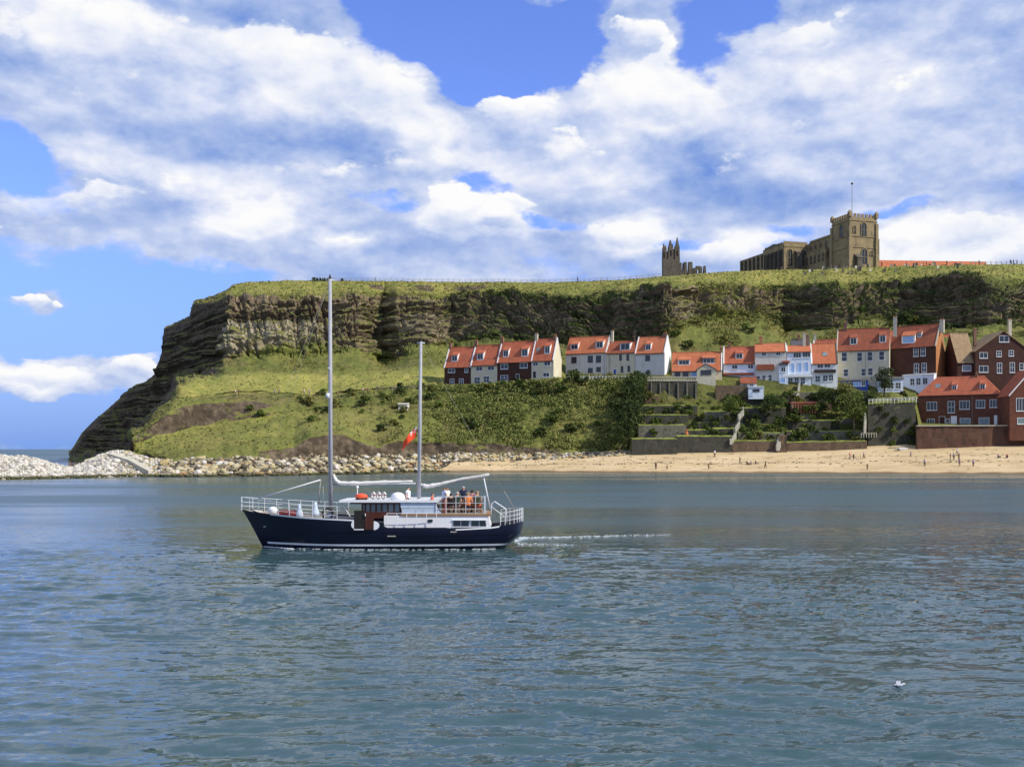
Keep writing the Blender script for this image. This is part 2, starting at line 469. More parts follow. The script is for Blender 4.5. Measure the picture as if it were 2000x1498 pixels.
# ------------------------------------------------------------------ water
def water_material():
    m = bpy.data.materials.new('harbour_water'); m.use_nodes = True
    t = NT(m.node_tree); b = t.n['Principled BSDF']
    b.inputs['Base Color'].default_value = (0.040, 0.080, 0.090, 1)
    b.inputs['Roughness'].default_value = 0.10; b.inputs['IOR'].default_value = 1.333
    g = t.node('ShaderNodeNewGeometry').outputs['Position']
    wob = t.vmath('MULTIPLY', t.vmath('SUBTRACT', t.noise(g, 0.05, 2, 0.5, out=1), (.5,.5,.5)), (10, 10, 0))
    g2 = t.vmath('ADD', g, wob)
    patch = t.noise(t.vmath('MULTIPLY', g, (0.011, 0.034, 0)), 1.0, 3, 0.6)
    patch2 = t.noise(t.vmath('MULTIPLY', t.vmath('ADD', g, (40, 90, 0)), (0.03, 0.09, 0)), 1.0, 3, 0.6)
    ruf = t.mapr(patch, 0.40, 0.60, 0.55, 1.1, smooth=True)
    ruf = t.math('MULTIPLY', ruf, t.mapr(patch2, 0.3, 0.6, 0.55, 1.15, smooth=True))
    sp = t.node('ShaderNodeSeparateXYZ'); t.put(sp.inputs[0], g)
    calm = t.mapr(sp.outputs[1], 34.0, 95.0, 1.0, 0.50, smooth=True)      # open reach farther out: finer, closer ripples
    lee = t.mapr(t.vmath('LENGTH', t.vmath('MULTIPLY', t.vmath('ADD', g, (7.8, -61.0, 0)), (.085, .15, 0)), out=1), 0.7, 1.35, 0.35, 1.0, smooth=True)   # smoother water beside the boat
    calm = t.math('MULTIPLY', calm, lee); calm = t.math('MULTIPLY', calm, t.mapr(sp.outputs[1], 140.0, 200.0, 1.0, 0.5))
    acc = None
    for sx, sy, rot, amp, det, rf in ((0.16, 0.45, -8, 0.12, 2, 0), (0.75, 1.9, 9, 0.55, 3, 1), (2.6, 6.0, -14, 0.75, 2, 1)):
        v = t.node('ShaderNodeVectorRotate', rotation_type='Z_AXIS'); t.put(v.inputs['Vector'], g2); v.inputs['Angle'].default_value = R(rot)
        c = t.noise(t.vmath('MULTIPLY', v.outputs[0], (sx, sy, 0.0)), 1.0, det, 0.55, out=1)
        c = t.vmath('MULTIPLY', t.vmath('SUBTRACT', c, (.5, .5, .5)), (amp*0.6, amp, 0.0))
        sc = t.node('ShaderNodeVectorMath', operation='SCALE'); t.put(sc.inputs[0], c); t.put(sc.inputs['Scale'], t.math('MULTIPLY', ruf, calm) if rf else calm); c = sc.outputs[0]
        acc = c if acc is None else t.vmath('ADD', acc, c)
    gn = t.node('ShaderNodeNewGeometry').outputs['Normal']
    t.put(b.inputs['Normal'], t.vmath('NORMALIZE', t.vmath('ADD', acc, gn)))
    rg = t.mapr(sp.outputs[1], 35.0, 140.0, 0.08, 0.36, smooth=True)
    band = t.noise(t.vmath('MULTIPLY', g, (0.010, 0.055, 0)), 1.0, 3, 0.6)
    rg = t.math('MULTIPLY', t.math('MULTIPLY', rg, lee), t.mapr(band, 0.35, 0.62, 0.62, 1.12, smooth=True))
    rg = t.math('MULTIPLY', rg, t.mapr(sp.outputs[1], 150.0, 205.0, 1.0, 0.72, smooth=True))
    t.put(b.inputs['Roughness'], t.math('MULTIPLY', rg, t.mapr(sp.outputs[1], 290.0, 700.0, 1.0, 1.8, smooth=True)))      # the open sea outside is rougher
    return m
M['water'] = water_material()
# near water: real waves
wy = [15.0]
while wy[-1] < 78: wy.append(wy[-1]*1.0055)
wy = np.array(wy); wx = np.arange(-46.0, 46.01, 0.21)
WX, WY = np.meshgrid(wx, wy); WZ = 0*WX
rw = np.random.default_rng(77)
px_ = WX + 1.2*fbm(WX*.12, WY*.2, 0*WX, 71, 3); py2 = WY + 1.0*fbm(WX*.1, WY*.2, 0*WX, 72, 3)
for i in range(54):
    lam = 0.36*(7.0)**rw.uniform(0, 1)**1.3; kk = 2*np.pi/lam; th = R(rw.normal(-14, 17) if i % 3 else rw.normal(20, 14))
    st = 0.054*(lam/0.8)**-0.02
    mod = np.clip(0.5+1.5*fbm(WX*.13+i*3.1, WY*.33, 0*WX, 80+i, 2), 0.0, 1.7)
    ph = kk*(px_*np.sin(th)+py2*np.cos(th))+rw.uniform(0, 6.28)
    WZ = WZ + st/kk*mod*(np.sin(ph)+.25*np.cos(2*ph))
patch_ = np.clip(.75+1.1*fbm(WX*.035, WY*.10, 0*WX, 91, 3), .25, 1.5)
fade = (1-ss(50, 76, WY))*ss(15.0, 16.5, WY)*(1-ss(40, 45.5, np.abs(WX)))
fade = fade*(1-.72*np.exp(-((WX+7.8)/10.5)**2-((WY-60.5)/6.0)**2))
WZ = WZ*patch_*fade
ni, nj = WX.shape; ixw = np.arange(ni*nj).reshape(ni, nj)
Vw = np.stack([WX, WY, WZ], 2).reshape(-1, 3); Fw = np.stack([ixw[:-1,:-1].ravel(), ixw[:-1,1:].ravel(), ixw[1:,1:].ravel(), ixw[1:,:-1].ravel()], 1)
x0w, x1w, y0w, y1w = wx[0], wx[-1], wy[0], wy[-1]
ex = []; 
def sheet(xa, ya, xb, yb): ex.extend([(xa,ya,0),(xb,ya,0),(xb,yb,0),(xa,yb,0)])
sheet(-500,-60,500,y0w); sheet(-500,y0w,x0w,y1w); sheet(x1w,y0w,500,y1w)
for a_, b_ in ((y1w,260),(260,600),(600,2000),(2000,8000),(8000,40000)): sheet(-max(500,b_*1.2),a_,max(500,b_*1.2),b_)
Fx = np.arange(len(ex)).reshape(-1,4)+len(Vw)
tag(link('water', np_mesh('water', np.concatenate([Vw, np.array(ex, float)]), np.concatenate([Fw, Fx]), M['water'], smooth=True)), kind='structure')

# ------------------------------------------------------------------ hillside and cliff
def curve(pts, xs):
    pts = sorted(pts); return np.interp(xs, [p[0] for p in pts], [p[1] for p in pts])
PX = np.arange(134.0, 2262.0, 2.0)
def jit(amp, sc, seed): return amp*fbm(PX/sc, 0*PX, 0*PX, seed, 4)
sh_py = [(-200,944),(0,938),(270,932),(500,930),(700,926),(850,922),(1000,921.5),(1200,923),(1500,924),(2000,926),(2300,927)]
py = {}; dp = {}
py[1] = curve(sh_py, PX); dp[1] = H*F/(py[1]-HY)
py[0] = None
py[2] = curve([(134,893),(250,893),(300,897),(500,897),(600,895),(700,893),(850,890),(1000,890),(1150,888),(1230,884),(1400,883),(1600,880),(1800,873),(2000,868),(2262,862)], PX)
dp[2] = curve([(134,238),(300,245),(500,252),(700,270),(850,287),(1000,290),(1230,288),(1400,286.5),(1600,286),(1692,286),(1694,290.3),(1790,290.3),(1793,284),(2262,283)], PX)
py[3] = curve([(134,888),(250,880),(300,889),(400,886),(500,882),(575,872),(605,853),(640,848),(670,850),(700,864),(735,874),(780,863),(860,864),(900,869),(960,866),(1000,872),(1060,878),(1130,882),(1230,878),(1238,868),(1530,868),(1693,868),(1694,790),(1788,790),(1794,833),(2262,830)], PX) + jit(3,14,1)*(PX<1235)
dp[3] = curve([(134,240),(250,244),(300,247),(500,255),(700,273),(850,290),(1000,293.5),(1230,291),(1238,291),(1693,291),(1694,292.5),(1790,292.5),(1794,286),(2262,285)], PX)
py[4] = curve([(134,886),(250,868),(270,862),(300,851),(400,833),(500,816),(600,801),(700,792),(870,800),(1000,805),(1230,812),(1240,842),(1692,842),(1696,780),(1788,780),(1800,826),(2262,824)], PX) + jit(2,30,2)*(PX<1235)
dp[4] = curve([(134,242),(250,252),(300,262),(400,284),(640,303),(870,308),(1230,303),(1240,298),(1692,298),(1696,299),(1794,299),(2262,297)], PX)
py[5] = curve([(134,884),(240,862),(262,850),(275,843),(300,822),(335,798),(400,786),(520,783),(580,787),(640,781),(870,776),(1000,768),(1230,772),(1242,806),(1640,806),(1692,800),(1740,772),(1800,790),(2262,790)], PX) + jit(1.6,24,3)*(PX<1235)
dp[5] = curve([(134,244),(250,255),(300,266),(400,289),(520,299),(640,308),(870,318),(1000,314),(1230,311),(1242,306),(1690,306),(2262,304)], PX)
py[6] = curve([(134,883),(240,860),(275,841),(300,818),(335,790),(350,778),(450,770),(640,767),(740,761),(870,756),(970,752),(1085,742),(1100,738),(1240,740),(1310,742),(1640,748),(1740,754),(1800,758),(2000,750),(2262,750)], PX) + jit(0.8,30,4)*(PX<860)
dp[6] = curve([(134,246),(275,262),(335,285),(400,304),(600,320),(868,327),(1081,313),(1105,327),(1298,312),(1320,315),(1640,313),(2262,311)], PX)
py[7] = curve([(134,882),(240,858),(275,838),(300,812),(335,782),(350,752),(400,744),(440,741),(600,736),(700,733),(840,727),(870,728),(1100,712),(1300,702),(1420,690),(1640,672),(1800,660),(2262,660)], PX) + jit(1.5,26,5)
dp[7] = curve([(134,250),(275,268),(335,298),(400,330),(600,342),(870,345),(1081,334),(1105,340),(1298,334),(1640,333),(2262,331)], PX)
# the cliff face: how far away it stands bends it into and out of the sun
D = curve([(134,560),(200,525),(250,500),(305,470),(330,452),(380,415),(440,372),(520,372),(600,376),(700,382),(752,398),(775,386),(840,388),(880,398),(980,392),(1100,378),(1220,362),(1296,350),(1320,352),(1350,366),(1420,378),(1500,386),(1530,392),(1570,384),(1625,374),(1660,380),(1720,386),(1760,386),(1840,372),(1930,356),(1965,356),(2020,366),(2262,366)], PX)
py[8] = curve([(134,889),(180,886),(235,880),(250,868),(270,840),(300,806),(330,790),(345,742),(400,728),(430,716),(470,700),(520,692),(600,694),(650,690),(700,684),(740,702),(770,705),(800,682),(870,672),(1000,664),(1100,668),(1290,664),(1330,640),(1400,625),(1500,628),(1530,650),(1640,640),(1700,620),(1800,640),(1900,640),(1960,630),(2000,640),(2262,640)], PX) + jit(6,22,6)*(PX>350)
dp[8] = D-7
py[9] = curve([(134,884),(140,884),(160,852),(190,822),(250,773),(305,742),(312,706),(318,690),(321,650),(340,640),(372,626),(382,596),(420,592),(450,580),(470,582),(520,588),(600,588),(700,582),(850,588),(930,574),(990,572),(1060,580),(1130,588),(1200,584),(1296,560),(1330,562),(1400,566),(1500,576),(1560,574),(1640,562),(1700,564),(1760,566),(1830,548),(1900,544),(1950,560),(2000,562),(2262,560)], PX) + jit(4,18,7)*(PX>440)
dp[9] = D+9
py[10] = curve([(134,893),(140,880),(160,845),(190,815),(250,765),(303,735),(310,712),(317,682),(321,641),(340,631),(370,616),(378,586),(385,583),(420,580),(440,568),(455,557),(480,551),(560,549),(640,548.5),(800,549.5),(950,551),(1100,551),(1200,548),(1290,540.5),(1390,533.5),(1440,530.5),(1600,525),(1700,521.5),(1800,519),(1900,517),(2000,516),(2262,515)], PX) + jit(1.0,20,8)
dp[10] = np.maximum(curve([(134,575),(305,492),(440,412),(600,410),(900,416),(1290,404),(1500,412),(1700,412),(2000,408),(2262,408)], PX), D+16)
lw_ = np.clip((258-PX)/18.0, 0, 1)                                # west of the slope the low ground lies under the sea behind the breakwater
m3 = ss(530, 610, PX)*(1-ss(1080, 1150, PX)); dp[3] = dp[3]*(1-m3)+m3*(dp[2]+1.3+0.5*(1+fbm(PX/25, 0*PX, 0*PX, 9, 3)))
bw_ = np.clip((325-PX)/45.0, 0, 1)                               # the toe of the slope starts behind the breakwater mound
for k_, Yt_ in ((1, 251.0), (2, 252.5), (3, 254.0)):
    dp[k_] = dp[k_]*(1-bw_)+Yt_*bw_
py[1] = HY+H*F/dp[1]
for k_ in range(1, 8):
    Yl = 268+k_*6.0; pl = HY+(H+2.0-0.2*k_)*F/Yl
    dp[k_] = dp[k_]*(1-lw_)+Yl*lw_; py[k_] = py[k_]*(1-lw_)+pl*lw_
for k_ in range(2, 11): py[k_] = np.minimum(py[k_], py[k_-1]-0.4)
for k_ in range(2, 11): dp[k_] = np.maximum(dp[k_], dp[k_-1]+0.6)
def rowpts(k_):
    Y = dp[k_]; return np.stack([(PX-CX)/F*Y, Y, H+(HY-py[k_])/F*Y], 1)
rows = [rowpts(k_) for k_ in range(1, 11)]
r0 = rows[0].copy(); r0[:,1] -= 14; r0[:,0] = (PX-CX)/F*r0[:,1]; r0[:,2] = -3.0
top = rows[-1]
r11 = top.copy(); r11[:,1] += 26; r11[:,0] = (PX-CX)/F*r11[:,1]; r11[:,2] = top[:,2]+0.6
r12 = top.copy(); r12[:,1] += 130; r12[:,0] = (PX-CX)/F*r12[:,1]; r12[:,2] = top[:,2]+1.0
r13 = r12.copy(); r13[:,1] += 90; r13[:,2] = -5
ROWS = [r0]+rows+[r11, r12, r13]
CNT = [3, 8, 12, 26, 12, 10, 16, 18, 78, 24, 8, 10, 4]
grid = []; rowid = []
for a in range(len(ROWS)-1):
    n = CNT[a]
    for i in range(n):
        f = i/n; grid.append(ROWS[a]*(1-f)+ROWS[a+1]*f); rowid.append(a+f)
grid.append(ROWS[-1]); rowid.append(len(ROWS)-1)
G = np.array(grid); RID = np.array(rowid)                      # rows x columns x 3
NR, NC = G.shape[:2]
def grid_normals(G):
    du = np.gradient(G, axis=1); dv = np.gradient(G, axis=0)
    n = np.cross(du, dv); return n/np.maximum(np.linalg.norm(n, axis=2, keepdims=True), 1e-9)
N0 = grid_normals(G)
X, Y_, Z = G[...,0], G[...,1], G[...,2]
rid = RID[:,None]+0*X; pxg = PX[None,:]+0*X
ss_ = lambda a, b, x: (lambda t: t*t*(3-2*t))(np.clip((x-a)/(b-a), 0, 1))
wc = ss(7.7, 8.15, rid)*(1-ss(9.0, 9.35, rid))                  # cliff face
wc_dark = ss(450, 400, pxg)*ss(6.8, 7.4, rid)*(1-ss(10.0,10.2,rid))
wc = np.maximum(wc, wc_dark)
ws = ss(1.6, 2.1, rid)*(1-ss(2.9, 3.1, rid))*(pxg < 1236)       # eroded bank above the shore
wb2 = ss(3.9, 4.1, rid)*(1-ss(4.9, 5.1, rid))*(1-ss(500, 590, pxg))   # second bank
wg = np.clip(1-wc-ws-wb2, 0, 1)*(rid < 10.4)*(rid > 1.9)
flat_ok = 1-0.85*((rid > 5.4)*(rid < 6.9)*(pxg > 850))*1.0       # calmer ground where the houses stand
garden = (pxg > 1236)*(rid < 6.3)
strat = Z*0.44 + 0.9*fbm(X*.02, Y_*.02, Z*.01, 21, 3)
def stepped(q_, soft, seed, *more):
    f = np.floor(q_); g_ = q_-f; t_ = ss(1-soft, 1, g_); z0 = 0*q_.astype(np.int64)
    hx = lambda k_: _hash((f+k_).astype(np.int64), (more[0] if more else z0), z0, seed)-0.5
    return hx(0)*(1-t_)+hx(1)*t_
lay = stepped(strat, .25, 22) + .6*stepped(strat*2.6, .3, 23)
along = (X*0.9+Y_*.5)
jw = along*.14 + 0.8*fbm(X*.05, Y_*.05, Z*.05, 29, 3) + 0.6*np.floor(strat)
blk = stepped(jw, .3, 24, np.floor(strat).astype(np.int64)) + .6*stepped(jw*2.7+5, .3, 25, np.floor(strat*2.6).astype(np.int64))
fis = -np.abs(fbm(X*.09, Y_*.06, Z*.014, 24, 3))
ledge = fbm(X*.05, Y_*.05, Z*.16, 25, 5)
big = fbm(X*.022, Y_*.022, Z*.012, 26, 3)
d_c = 2.1*lay + 2.4*blk + 6.0*(-np.abs(fis)**1.3) + 0.7*ledge + 2.0*big + 0.6*fbm(X*.45, Y_*.45, Z*.8, 27, 3) + 1.2
crk = np.abs(fbm(along*.16, 0*X+2.2, Z*.022, 44, 3)); crk2 = np.abs(fbm(along*.42, 0*X+7.2, Z*.06, 45, 2))
d_c = d_c - 2.0*(1-ss(0, .09, crk)) - 0.9*(1-ss(0, .10, crk2))
d_c = d_c*(1-0.7*(1-ss(430, 480, pxg))*ss(8.7, 9.0, rid))
d_s = 1.6*fbm(X*.12, Y_*.12, Z*.15, 31, 4) + 1.2*fis
d_g = 1.7*fbm(X*.05, Y_*.05, Z*.04, 33, 4) + 0.7*fbm(X*.3, Y_*.3, Z*.3, 34, 3)
d = wc*d_c + (ws+wb2)*d_s + wg*d_g*flat_ok*(1-garden)
d = d*(1-0.8*ss(9.7, 10.0, rid)*(1-wc_dark))*(rid < 11.2)*(rid > 0.5)
# columns next to the end of the sheet stay put
G2 = G + N0*d[...,None]
G2[...,2] = np.where(rid > 12.5, G[...,2], G2[...,2])
G2[...,2] -= 1.3*(rid < 2.02)*(rid > 0.5)*ss(890, 960, pxg)
N1 = grid_normals(G2)
# colour masks: rock, brown soil, bright grass
steep = 1-np.clip(N1[...,2], 0, 1)
n1 = fbm(X*.04, Y_*.04, Z*.05, 41, 4); n2 = fbm(X*.15, Y_*.15, Z*.2, 42, 4)
green_cliff = ss(860, 900, pxg)*(1-ss(1300, 1330, pxg))*0.42 + ss(1320, 1360, pxg)*0.35
rock = wc*ss(0.42, 0.66, steep + 0.35*n1 + 0.25*n2 + 0.12 - green_cliff)
rock = rock*(1-0.75*(1-ss(8.0, 8.35, rid + 0.35*n1))*(pxg > 430))
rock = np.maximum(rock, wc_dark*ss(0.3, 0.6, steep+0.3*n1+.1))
rock = np.maximum(rock, (1-ss(244, 262, pxg))*(rid < 7.6))
pale = ss(420, 450, pxg)*(1-ss(600, 690, pxg)) + 0.55*ss(1310, 1340, pxg)*(1-ss(1420, 1520, pxg)) + .25*ss(690, 760, pxg)*(1-ss(860, 900, pxg))
pale = np.clip(pale*(1.0+0.9*n1)*ss(8.0, 8.2, rid)*(1-ss(8.62, 8.72, rid+.1*n2)), 0, 1)
soil = np.maximum(ws*ss(0.35, 0.6, steep+0.3*n1+0.1), wb2*ss(0.3, 0.6, steep+0.25*n1+0.15))
soil = np.maximum(soil, 1-ss(2.02, 2.12, rid))
soil = np.maximum(soil, 0.8*ss(9.3, 9.55, rid)*(1-ss(9.72, 9.85, rid))*ss(690, 720, pxg)*(1-ss(930, 990, pxg))*ss(-.3, .2, n2))
bright = ss(5.7, 6.0, rid)*(1-ss(6.95, 7.3, rid))*ss(330, 380, pxg)*(1-ss(860, 900, pxg))
bright = np.maximum(bright, ss(9.15, 9.5, rid)*0.75)
bright = np.maximum(bright, 0.45*ss(3.0, 3.4, rid)*(1-ss(4.0, 4.1, rid))*(1-ss(640, 800, pxg)))
bright = np.maximum(bright, 0.6*ss(3.85, 3.95, rid)*(1-ss(4.05, 4.15, rid))*(pxg < 660))
bright = np.clip(bright + 0.35*n2*bright, 0, 1)
dim = 0.4*garden*(pxg < 1700) + (ss(860, 900, pxg)*(1-ss(1300, 1330, pxg)) + ss(1500, 1560, pxg)*0.7)*wc

def terrain_material():
    m = bpy.data.materials.new('hillside_ground'); m.use_nodes = True
    t = NT(m.node_tree); b = t.n['Principled BSDF']; b.inputs['Roughness'].default_value = 0.95; b.inputs['Specular IOR Level'].default_value = 0.1
    at = t.node('ShaderNodeAttribute', attribute_name='cover').outputs['Color']
    s = t.node('ShaderNodeSeparateColor'); t.put(s.inputs[0], at)
    al = t.node('ShaderNodeAttribute', attribute_name='ivy').outputs['Fac']
    g = t.node('ShaderNodeNewGeometry').outputs['Position']
    nA = t.noise(g, 0.11, 6, 0.65); nB = t.noise(g, 0.5, 5, 0.65); nC = t.noise(g, 0.03, 3, 0.5)
    grass = t.ramp(t.math('MULTIPLY_ADD', nB, 0.5, t.math('MULTIPLY', nA, 0.5)), [(0.28,L_(.058,.070,.020)),(0.45,L_(.115,.130,.034)),(0.6,L_(.18,.182,.048)),(0.75,L_(.23,.185,.075))])
    lawn = t.ramp(t.math('MULTIPLY_ADD', nB, 0.45, t.math('MULTIPLY', nA, 0.55)), [(0.28,L_(.135,.155,.036)),(0.45,L_(.215,.225,.055)),(0.6,L_(.32,.285,.085)),(0.75,L_(.32,.235,.11))])
    nD = t.noise(g, 0.06, 5, 0.65)
    grass = t.mix(t.mapr(nD, 0.46, 0.64, 0.0, 0.6, smooth=True), grass, t.ramp(nB, [(0.3,L_(.07,.055,.028)),(0.5,L_(.15,.122,.052)),(0.7,L_(.22,.18,.08))]))
    gz = t.vmath('MULTIPLY', g, (0.045, 0.045, 0.52))
    st = t.noise(gz, 1.0, 6, 0.65)
    gv = t.vmath('MULTIPLY', g, (0.5, 0.5, 0.06))
    vt = t.noise(gv, 1.0, 4, 0.6)
    rk = t.ramp(t.math('MULTIPLY_ADD', st, 0.62, t.math('MULTIPLY', vt, 0.38)), [(0.30,L_(.10,.08,.055)),(0.42,L_(.20,.165,.11)),(0.52,L_(.33,.285,.20)),(0.62,L_(.44,.39,.28)),(0.72,L_(.30,.235,.15))])
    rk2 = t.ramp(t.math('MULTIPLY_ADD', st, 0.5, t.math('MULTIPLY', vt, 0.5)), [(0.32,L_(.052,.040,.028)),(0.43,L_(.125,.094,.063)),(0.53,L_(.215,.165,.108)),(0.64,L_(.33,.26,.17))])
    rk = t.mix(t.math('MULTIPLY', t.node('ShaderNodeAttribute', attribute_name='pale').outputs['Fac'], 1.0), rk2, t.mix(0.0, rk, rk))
    shale_shade = t.node('ShaderNodeAttribute', attribute_name='shale_shade').outputs['Fac']
    rk = t.mix(t.math('MULTIPLY', shale_shade, 0.68), rk, t.ramp(t.math('MULTIPLY_ADD', st, 0.5, t.math('MULTIPLY', nB, 0.5)), [(0.35,L_(.026,.019,.015)),(0.55,L_(.062,.043,.030)),(0.7,L_(.11,.075,.05))]))
    so = t.ramp(t.math('MULTIPLY_ADD', nB, 0.5, t.math('MULTIPLY', nA, 0.5)), [(0.3,L_(.024,.019,.014)),(0.48,L_(.075,.058,.040)),(0.58,L_(.16,.125,.085)),(0.72,L_(.20,.15,.09))])
    def edge(v): return t.mapr(t.math('MULTIPLY_ADD', t.math('SUBTRACT', nB, 0.5), 0.9, v), 0.35, 0.65, 0, 1, smooth=True)
    c = t.mix(t.math('MULTIPLY', s.outputs[2], 1.0), grass, lawn)
    c = t.mix(t.math('MULTIPLY', al, 0.85), c, t.ramp(nB, [(0.3,L_(.012,.018,.007)),(0.5,L_(.032,.045,.014)),(0.7,L_(.075,.09,.025))]))
    c = t.mix(edge(s.outputs[1]), c, so)
    c = t.mix(edge(s.outputs[0]), c, rk)
    t.put(b.inputs['Base Color'], c)
    bn = t.node('ShaderNodeBump'); bn.inputs['Distance'].default_value = 0.9; bn.inputs['Strength'].default_value = 0.8
    t.put(bn.inputs['Height'], t.noise(g, 0.9, 5, 0.65)); t.l.new(bn.outputs[0], b.inputs['Normal'])
    return m
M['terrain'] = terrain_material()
idx = np.arange(NR*NC).reshape(NR, NC)
quads = np.stack([idx[:-1,:-1].ravel(), idx[:-1,1:].ravel(), idx[1:,1:].ravel(), idx[1:,:-1].ravel()], 1)
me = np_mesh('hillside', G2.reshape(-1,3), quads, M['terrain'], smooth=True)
sm = ~((rid[:-1,:-1] > 7.75) & (rid[:-1,:-1] < 9.3)) ; me.polygons.foreach_set('use_smooth', sm.ravel())
ca = me.attributes.new('cover', 'FLOAT_COLOR', 'POINT')
ca.data.foreach_set('color', np.stack([rock, soil, bright, np.ones_like(rock)], 2).astype(np.float32).ravel())
shale_shade = ss(8.60, 8.68, rid+.08*n2)*(1-ss(8.80, 8.88, rid+.08*n2))*ss(430, 460, pxg)*(1-ss(860, 920, pxg))  # dark shale layer under the cap, with the overhang's shade painted into it
shale_shade = np.maximum(shale_shade, .75*ss(8.2, 8.3, rid+.1*n1)*(1-ss(8.42, 8.5, rid+.1*n1))*ss(640,680,pxg)*(1-ss(800,860,pxg)))
shale_shade = np.maximum(shale_shade, .7*wc_dark)  # headland: dark shale, plus the face's shade painted into its colour
sa_ = me.attributes.new('shale_shade', 'FLOAT', 'POINT'); sa_.data.foreach_set('value', np.clip(shale_shade,0,1).astype(np.float32).ravel())
pa_ = me.attributes.new('pale', 'FLOAT', 'POINT'); pa_.data.foreach_set('value', pale.astype(np.float32).ravel())
iv = me.attributes.new('ivy', 'FLOAT', 'POINT'); iv.data.foreach_set('value', np.clip(dim,0,1).astype(np.float32).ravel())
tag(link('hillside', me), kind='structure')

def ground(px, r_):
    """point of the hillside surface at photo column px and profile position r_ (arrays)"""
    ci = np.clip((np.asarray(px, float)-PX[0])/2.0, 0, NC-1.001); ri = np.interp(r_, RID, np.arange(NR)); ri = np.clip(ri, 0, NR-1.001)
    c0 = ci.astype(int); r0_ = ri.astype(int); fc = (ci-c0)[...,None]; fr = (ri-r0_)[...,None]
    return (G2[r0_,c0]*(1-fc)+G2[r0_,c0+1]*fc)*(1-fr)+(G2[r0_+1,c0]*(1-fc)+G2[r0_+1,c0+1]*fc)*fr
def ground_at(px, py_, rlo=1.0, rhi=10.2):
    """the hillside point that shows at photo pixel (px, py_)"""
    rr = np.linspace(rlo, rhi, 500); g = ground(np.full(500, px), rr)
    pyy = HY-(g[:,2]-H)*F/g[:,1]
    return Vector(g[int(np.argmin(np.abs(pyy-py_)))])

# ------------------------------------------------------------------ beach
bp = np.arange(740.0, 2262.0, 6.0)
bs = []
sY = np.interp(bp, PX, dp[1]); eY = np.interp(bp, PX, dp[2]); eY = np.interp(bp, [740,850,1000,1230,1400,1600,2000,2262], [276,287,290,288,287,287,284,283]); ez = H+(HY-np.interp(bp, PX, py[2]))/F*eY
taper = np.clip((bp-760)/130.0, 0, 1)
for i in range(-4, 19):
    f = i/16.0
    Yr = sY+(eY-sY)*f
    if i < 0: Yr = sY+i*5.0
    z = ez*np.clip(f, -1, 1.2) if i >= 0 else np.full_like(Yr, i*0.35)
    z = z - (1-taper)*max(0, f)*2.6 + 0.12 + 0.10*fbm(bp*.03, Yr*.08, 0*bp, 51, 3)
    bs.append(np.stack([(bp-CX)/F*Yr, Yr, z], 1))
bs = np.array(bs); nr, nc = bs.shape[:2]; ix = np.arange(nr*nc).reshape(nr, nc)
def sand_material():
    m = bpy.data.materials.new('beach_sand'); m.use_nodes = True
    t = NT(m.node_tree); b = t.n['Principled BSDF']; b.inputs['Specular IOR Level'].default_value = 0.2
    g = t.node('ShaderNodeNewGeometry').outputs['Position']; s = t.node('ShaderNodeSeparateXYZ'); t.put(s.inputs[0], g)
    wet = t.mapr(t.math('MULTIPLY_ADD', t.noise(g, 0.12, 3), 0.9, s.outputs[2]), 0.55, 1.1, 1.0, 0.0, smooth=True)
    dry = t.ramp(t.noise(t.vmath('MULTIPLY', g, (.08,.25,.4)), 1.0, 6, 0.6), [(0.3,L_(.38,.285,.155)),(0.5,L_(.50,.380,.215)),(0.7,L_(.57,.445,.275))])
    t.put(b.inputs['Base Color'], t.mix(wet, dry, L_(.17,.115,.06)))
    t.put(b.inputs['Roughness'], t.mapr(wet, 0, 1, 0.95, 0.45))
    bn = t.node('ShaderNodeBump'); bn.inputs['Distance'].default_value = 0.15; t.put(bn.inputs['Height'], t.noise(g, 1.3, 4)); t.l.new(bn.outputs[0], b.inputs['Normal'])
    return m
M['beach'] = sand_material()
me = np_mesh('beach', bs.reshape(-1,3), np.stack([ix[:-1,:-1].ravel(), ix[:-1,1:].ravel(), ix[1:,1:].ravel(), ix[1:,:-1].ravel()], 1), M['beach'], smooth=True)
tag(link('beach', me), kind='structure')
def beach_at(px, py_):
    c = int(np.clip(round((px-740)/6.0), 0, nc-1)); g = bs[3:,c]
    pyy = HY-(g[:,2]-H)*F/g[:,1]
    Yb = float(np.interp(-py_, -pyy, g[:,1])); zb = float(np.interp(-py_, -pyy, g[:,2]))
    return Vector(((px-CX)/F*Yb, Yb, zb))

# ------------------------------------------------------------------ rock breakwater below the headland
rp = np.arange(-260.0, 330.0, 5.0)
fy = curve([(-260,945),(0,937),(270,931),(330,931)], rp); fY = H*F/(fy-HY)
ridge_py = curve([(-260,884),(0,886),(60,890),(110,905),(140,910),(170,899),(200,884),(225,877),(255,879),(290,892),(330,896)], rp)
rY = fY + curve([(-260,20),(0,20),(110,16),(200,24),(255,26),(330,14)], rp)
rz = H+(HY-ridge_py)/F*rY
prof = [(-0.35, -0.5), (0, 0), (0.35, 0.42), (0.7, 0.8), (1.0, 1.0), (1.25, 0.95), (1.7, 0.45), (2.4, -0.5)]
bw = []
for f, hz in prof:
    Yr = fY+(rY-fY)*f; bw.append(np.stack([(rp-CX)/F*Yr, Yr, (rz-0.5)*hz], 1))
bw = np.array(bw); nbr, nbc = bw.shape[:2]; ix2 = np.arange(nbr*nbc).reshape(nbr, nbc)
M['rubble'] = mat('rubble_core', (0.42,0.37,0.29), 0.95, scale=0.7, color2=(0.16,0.14,0.10), bump=0.5, bscale=1.0)
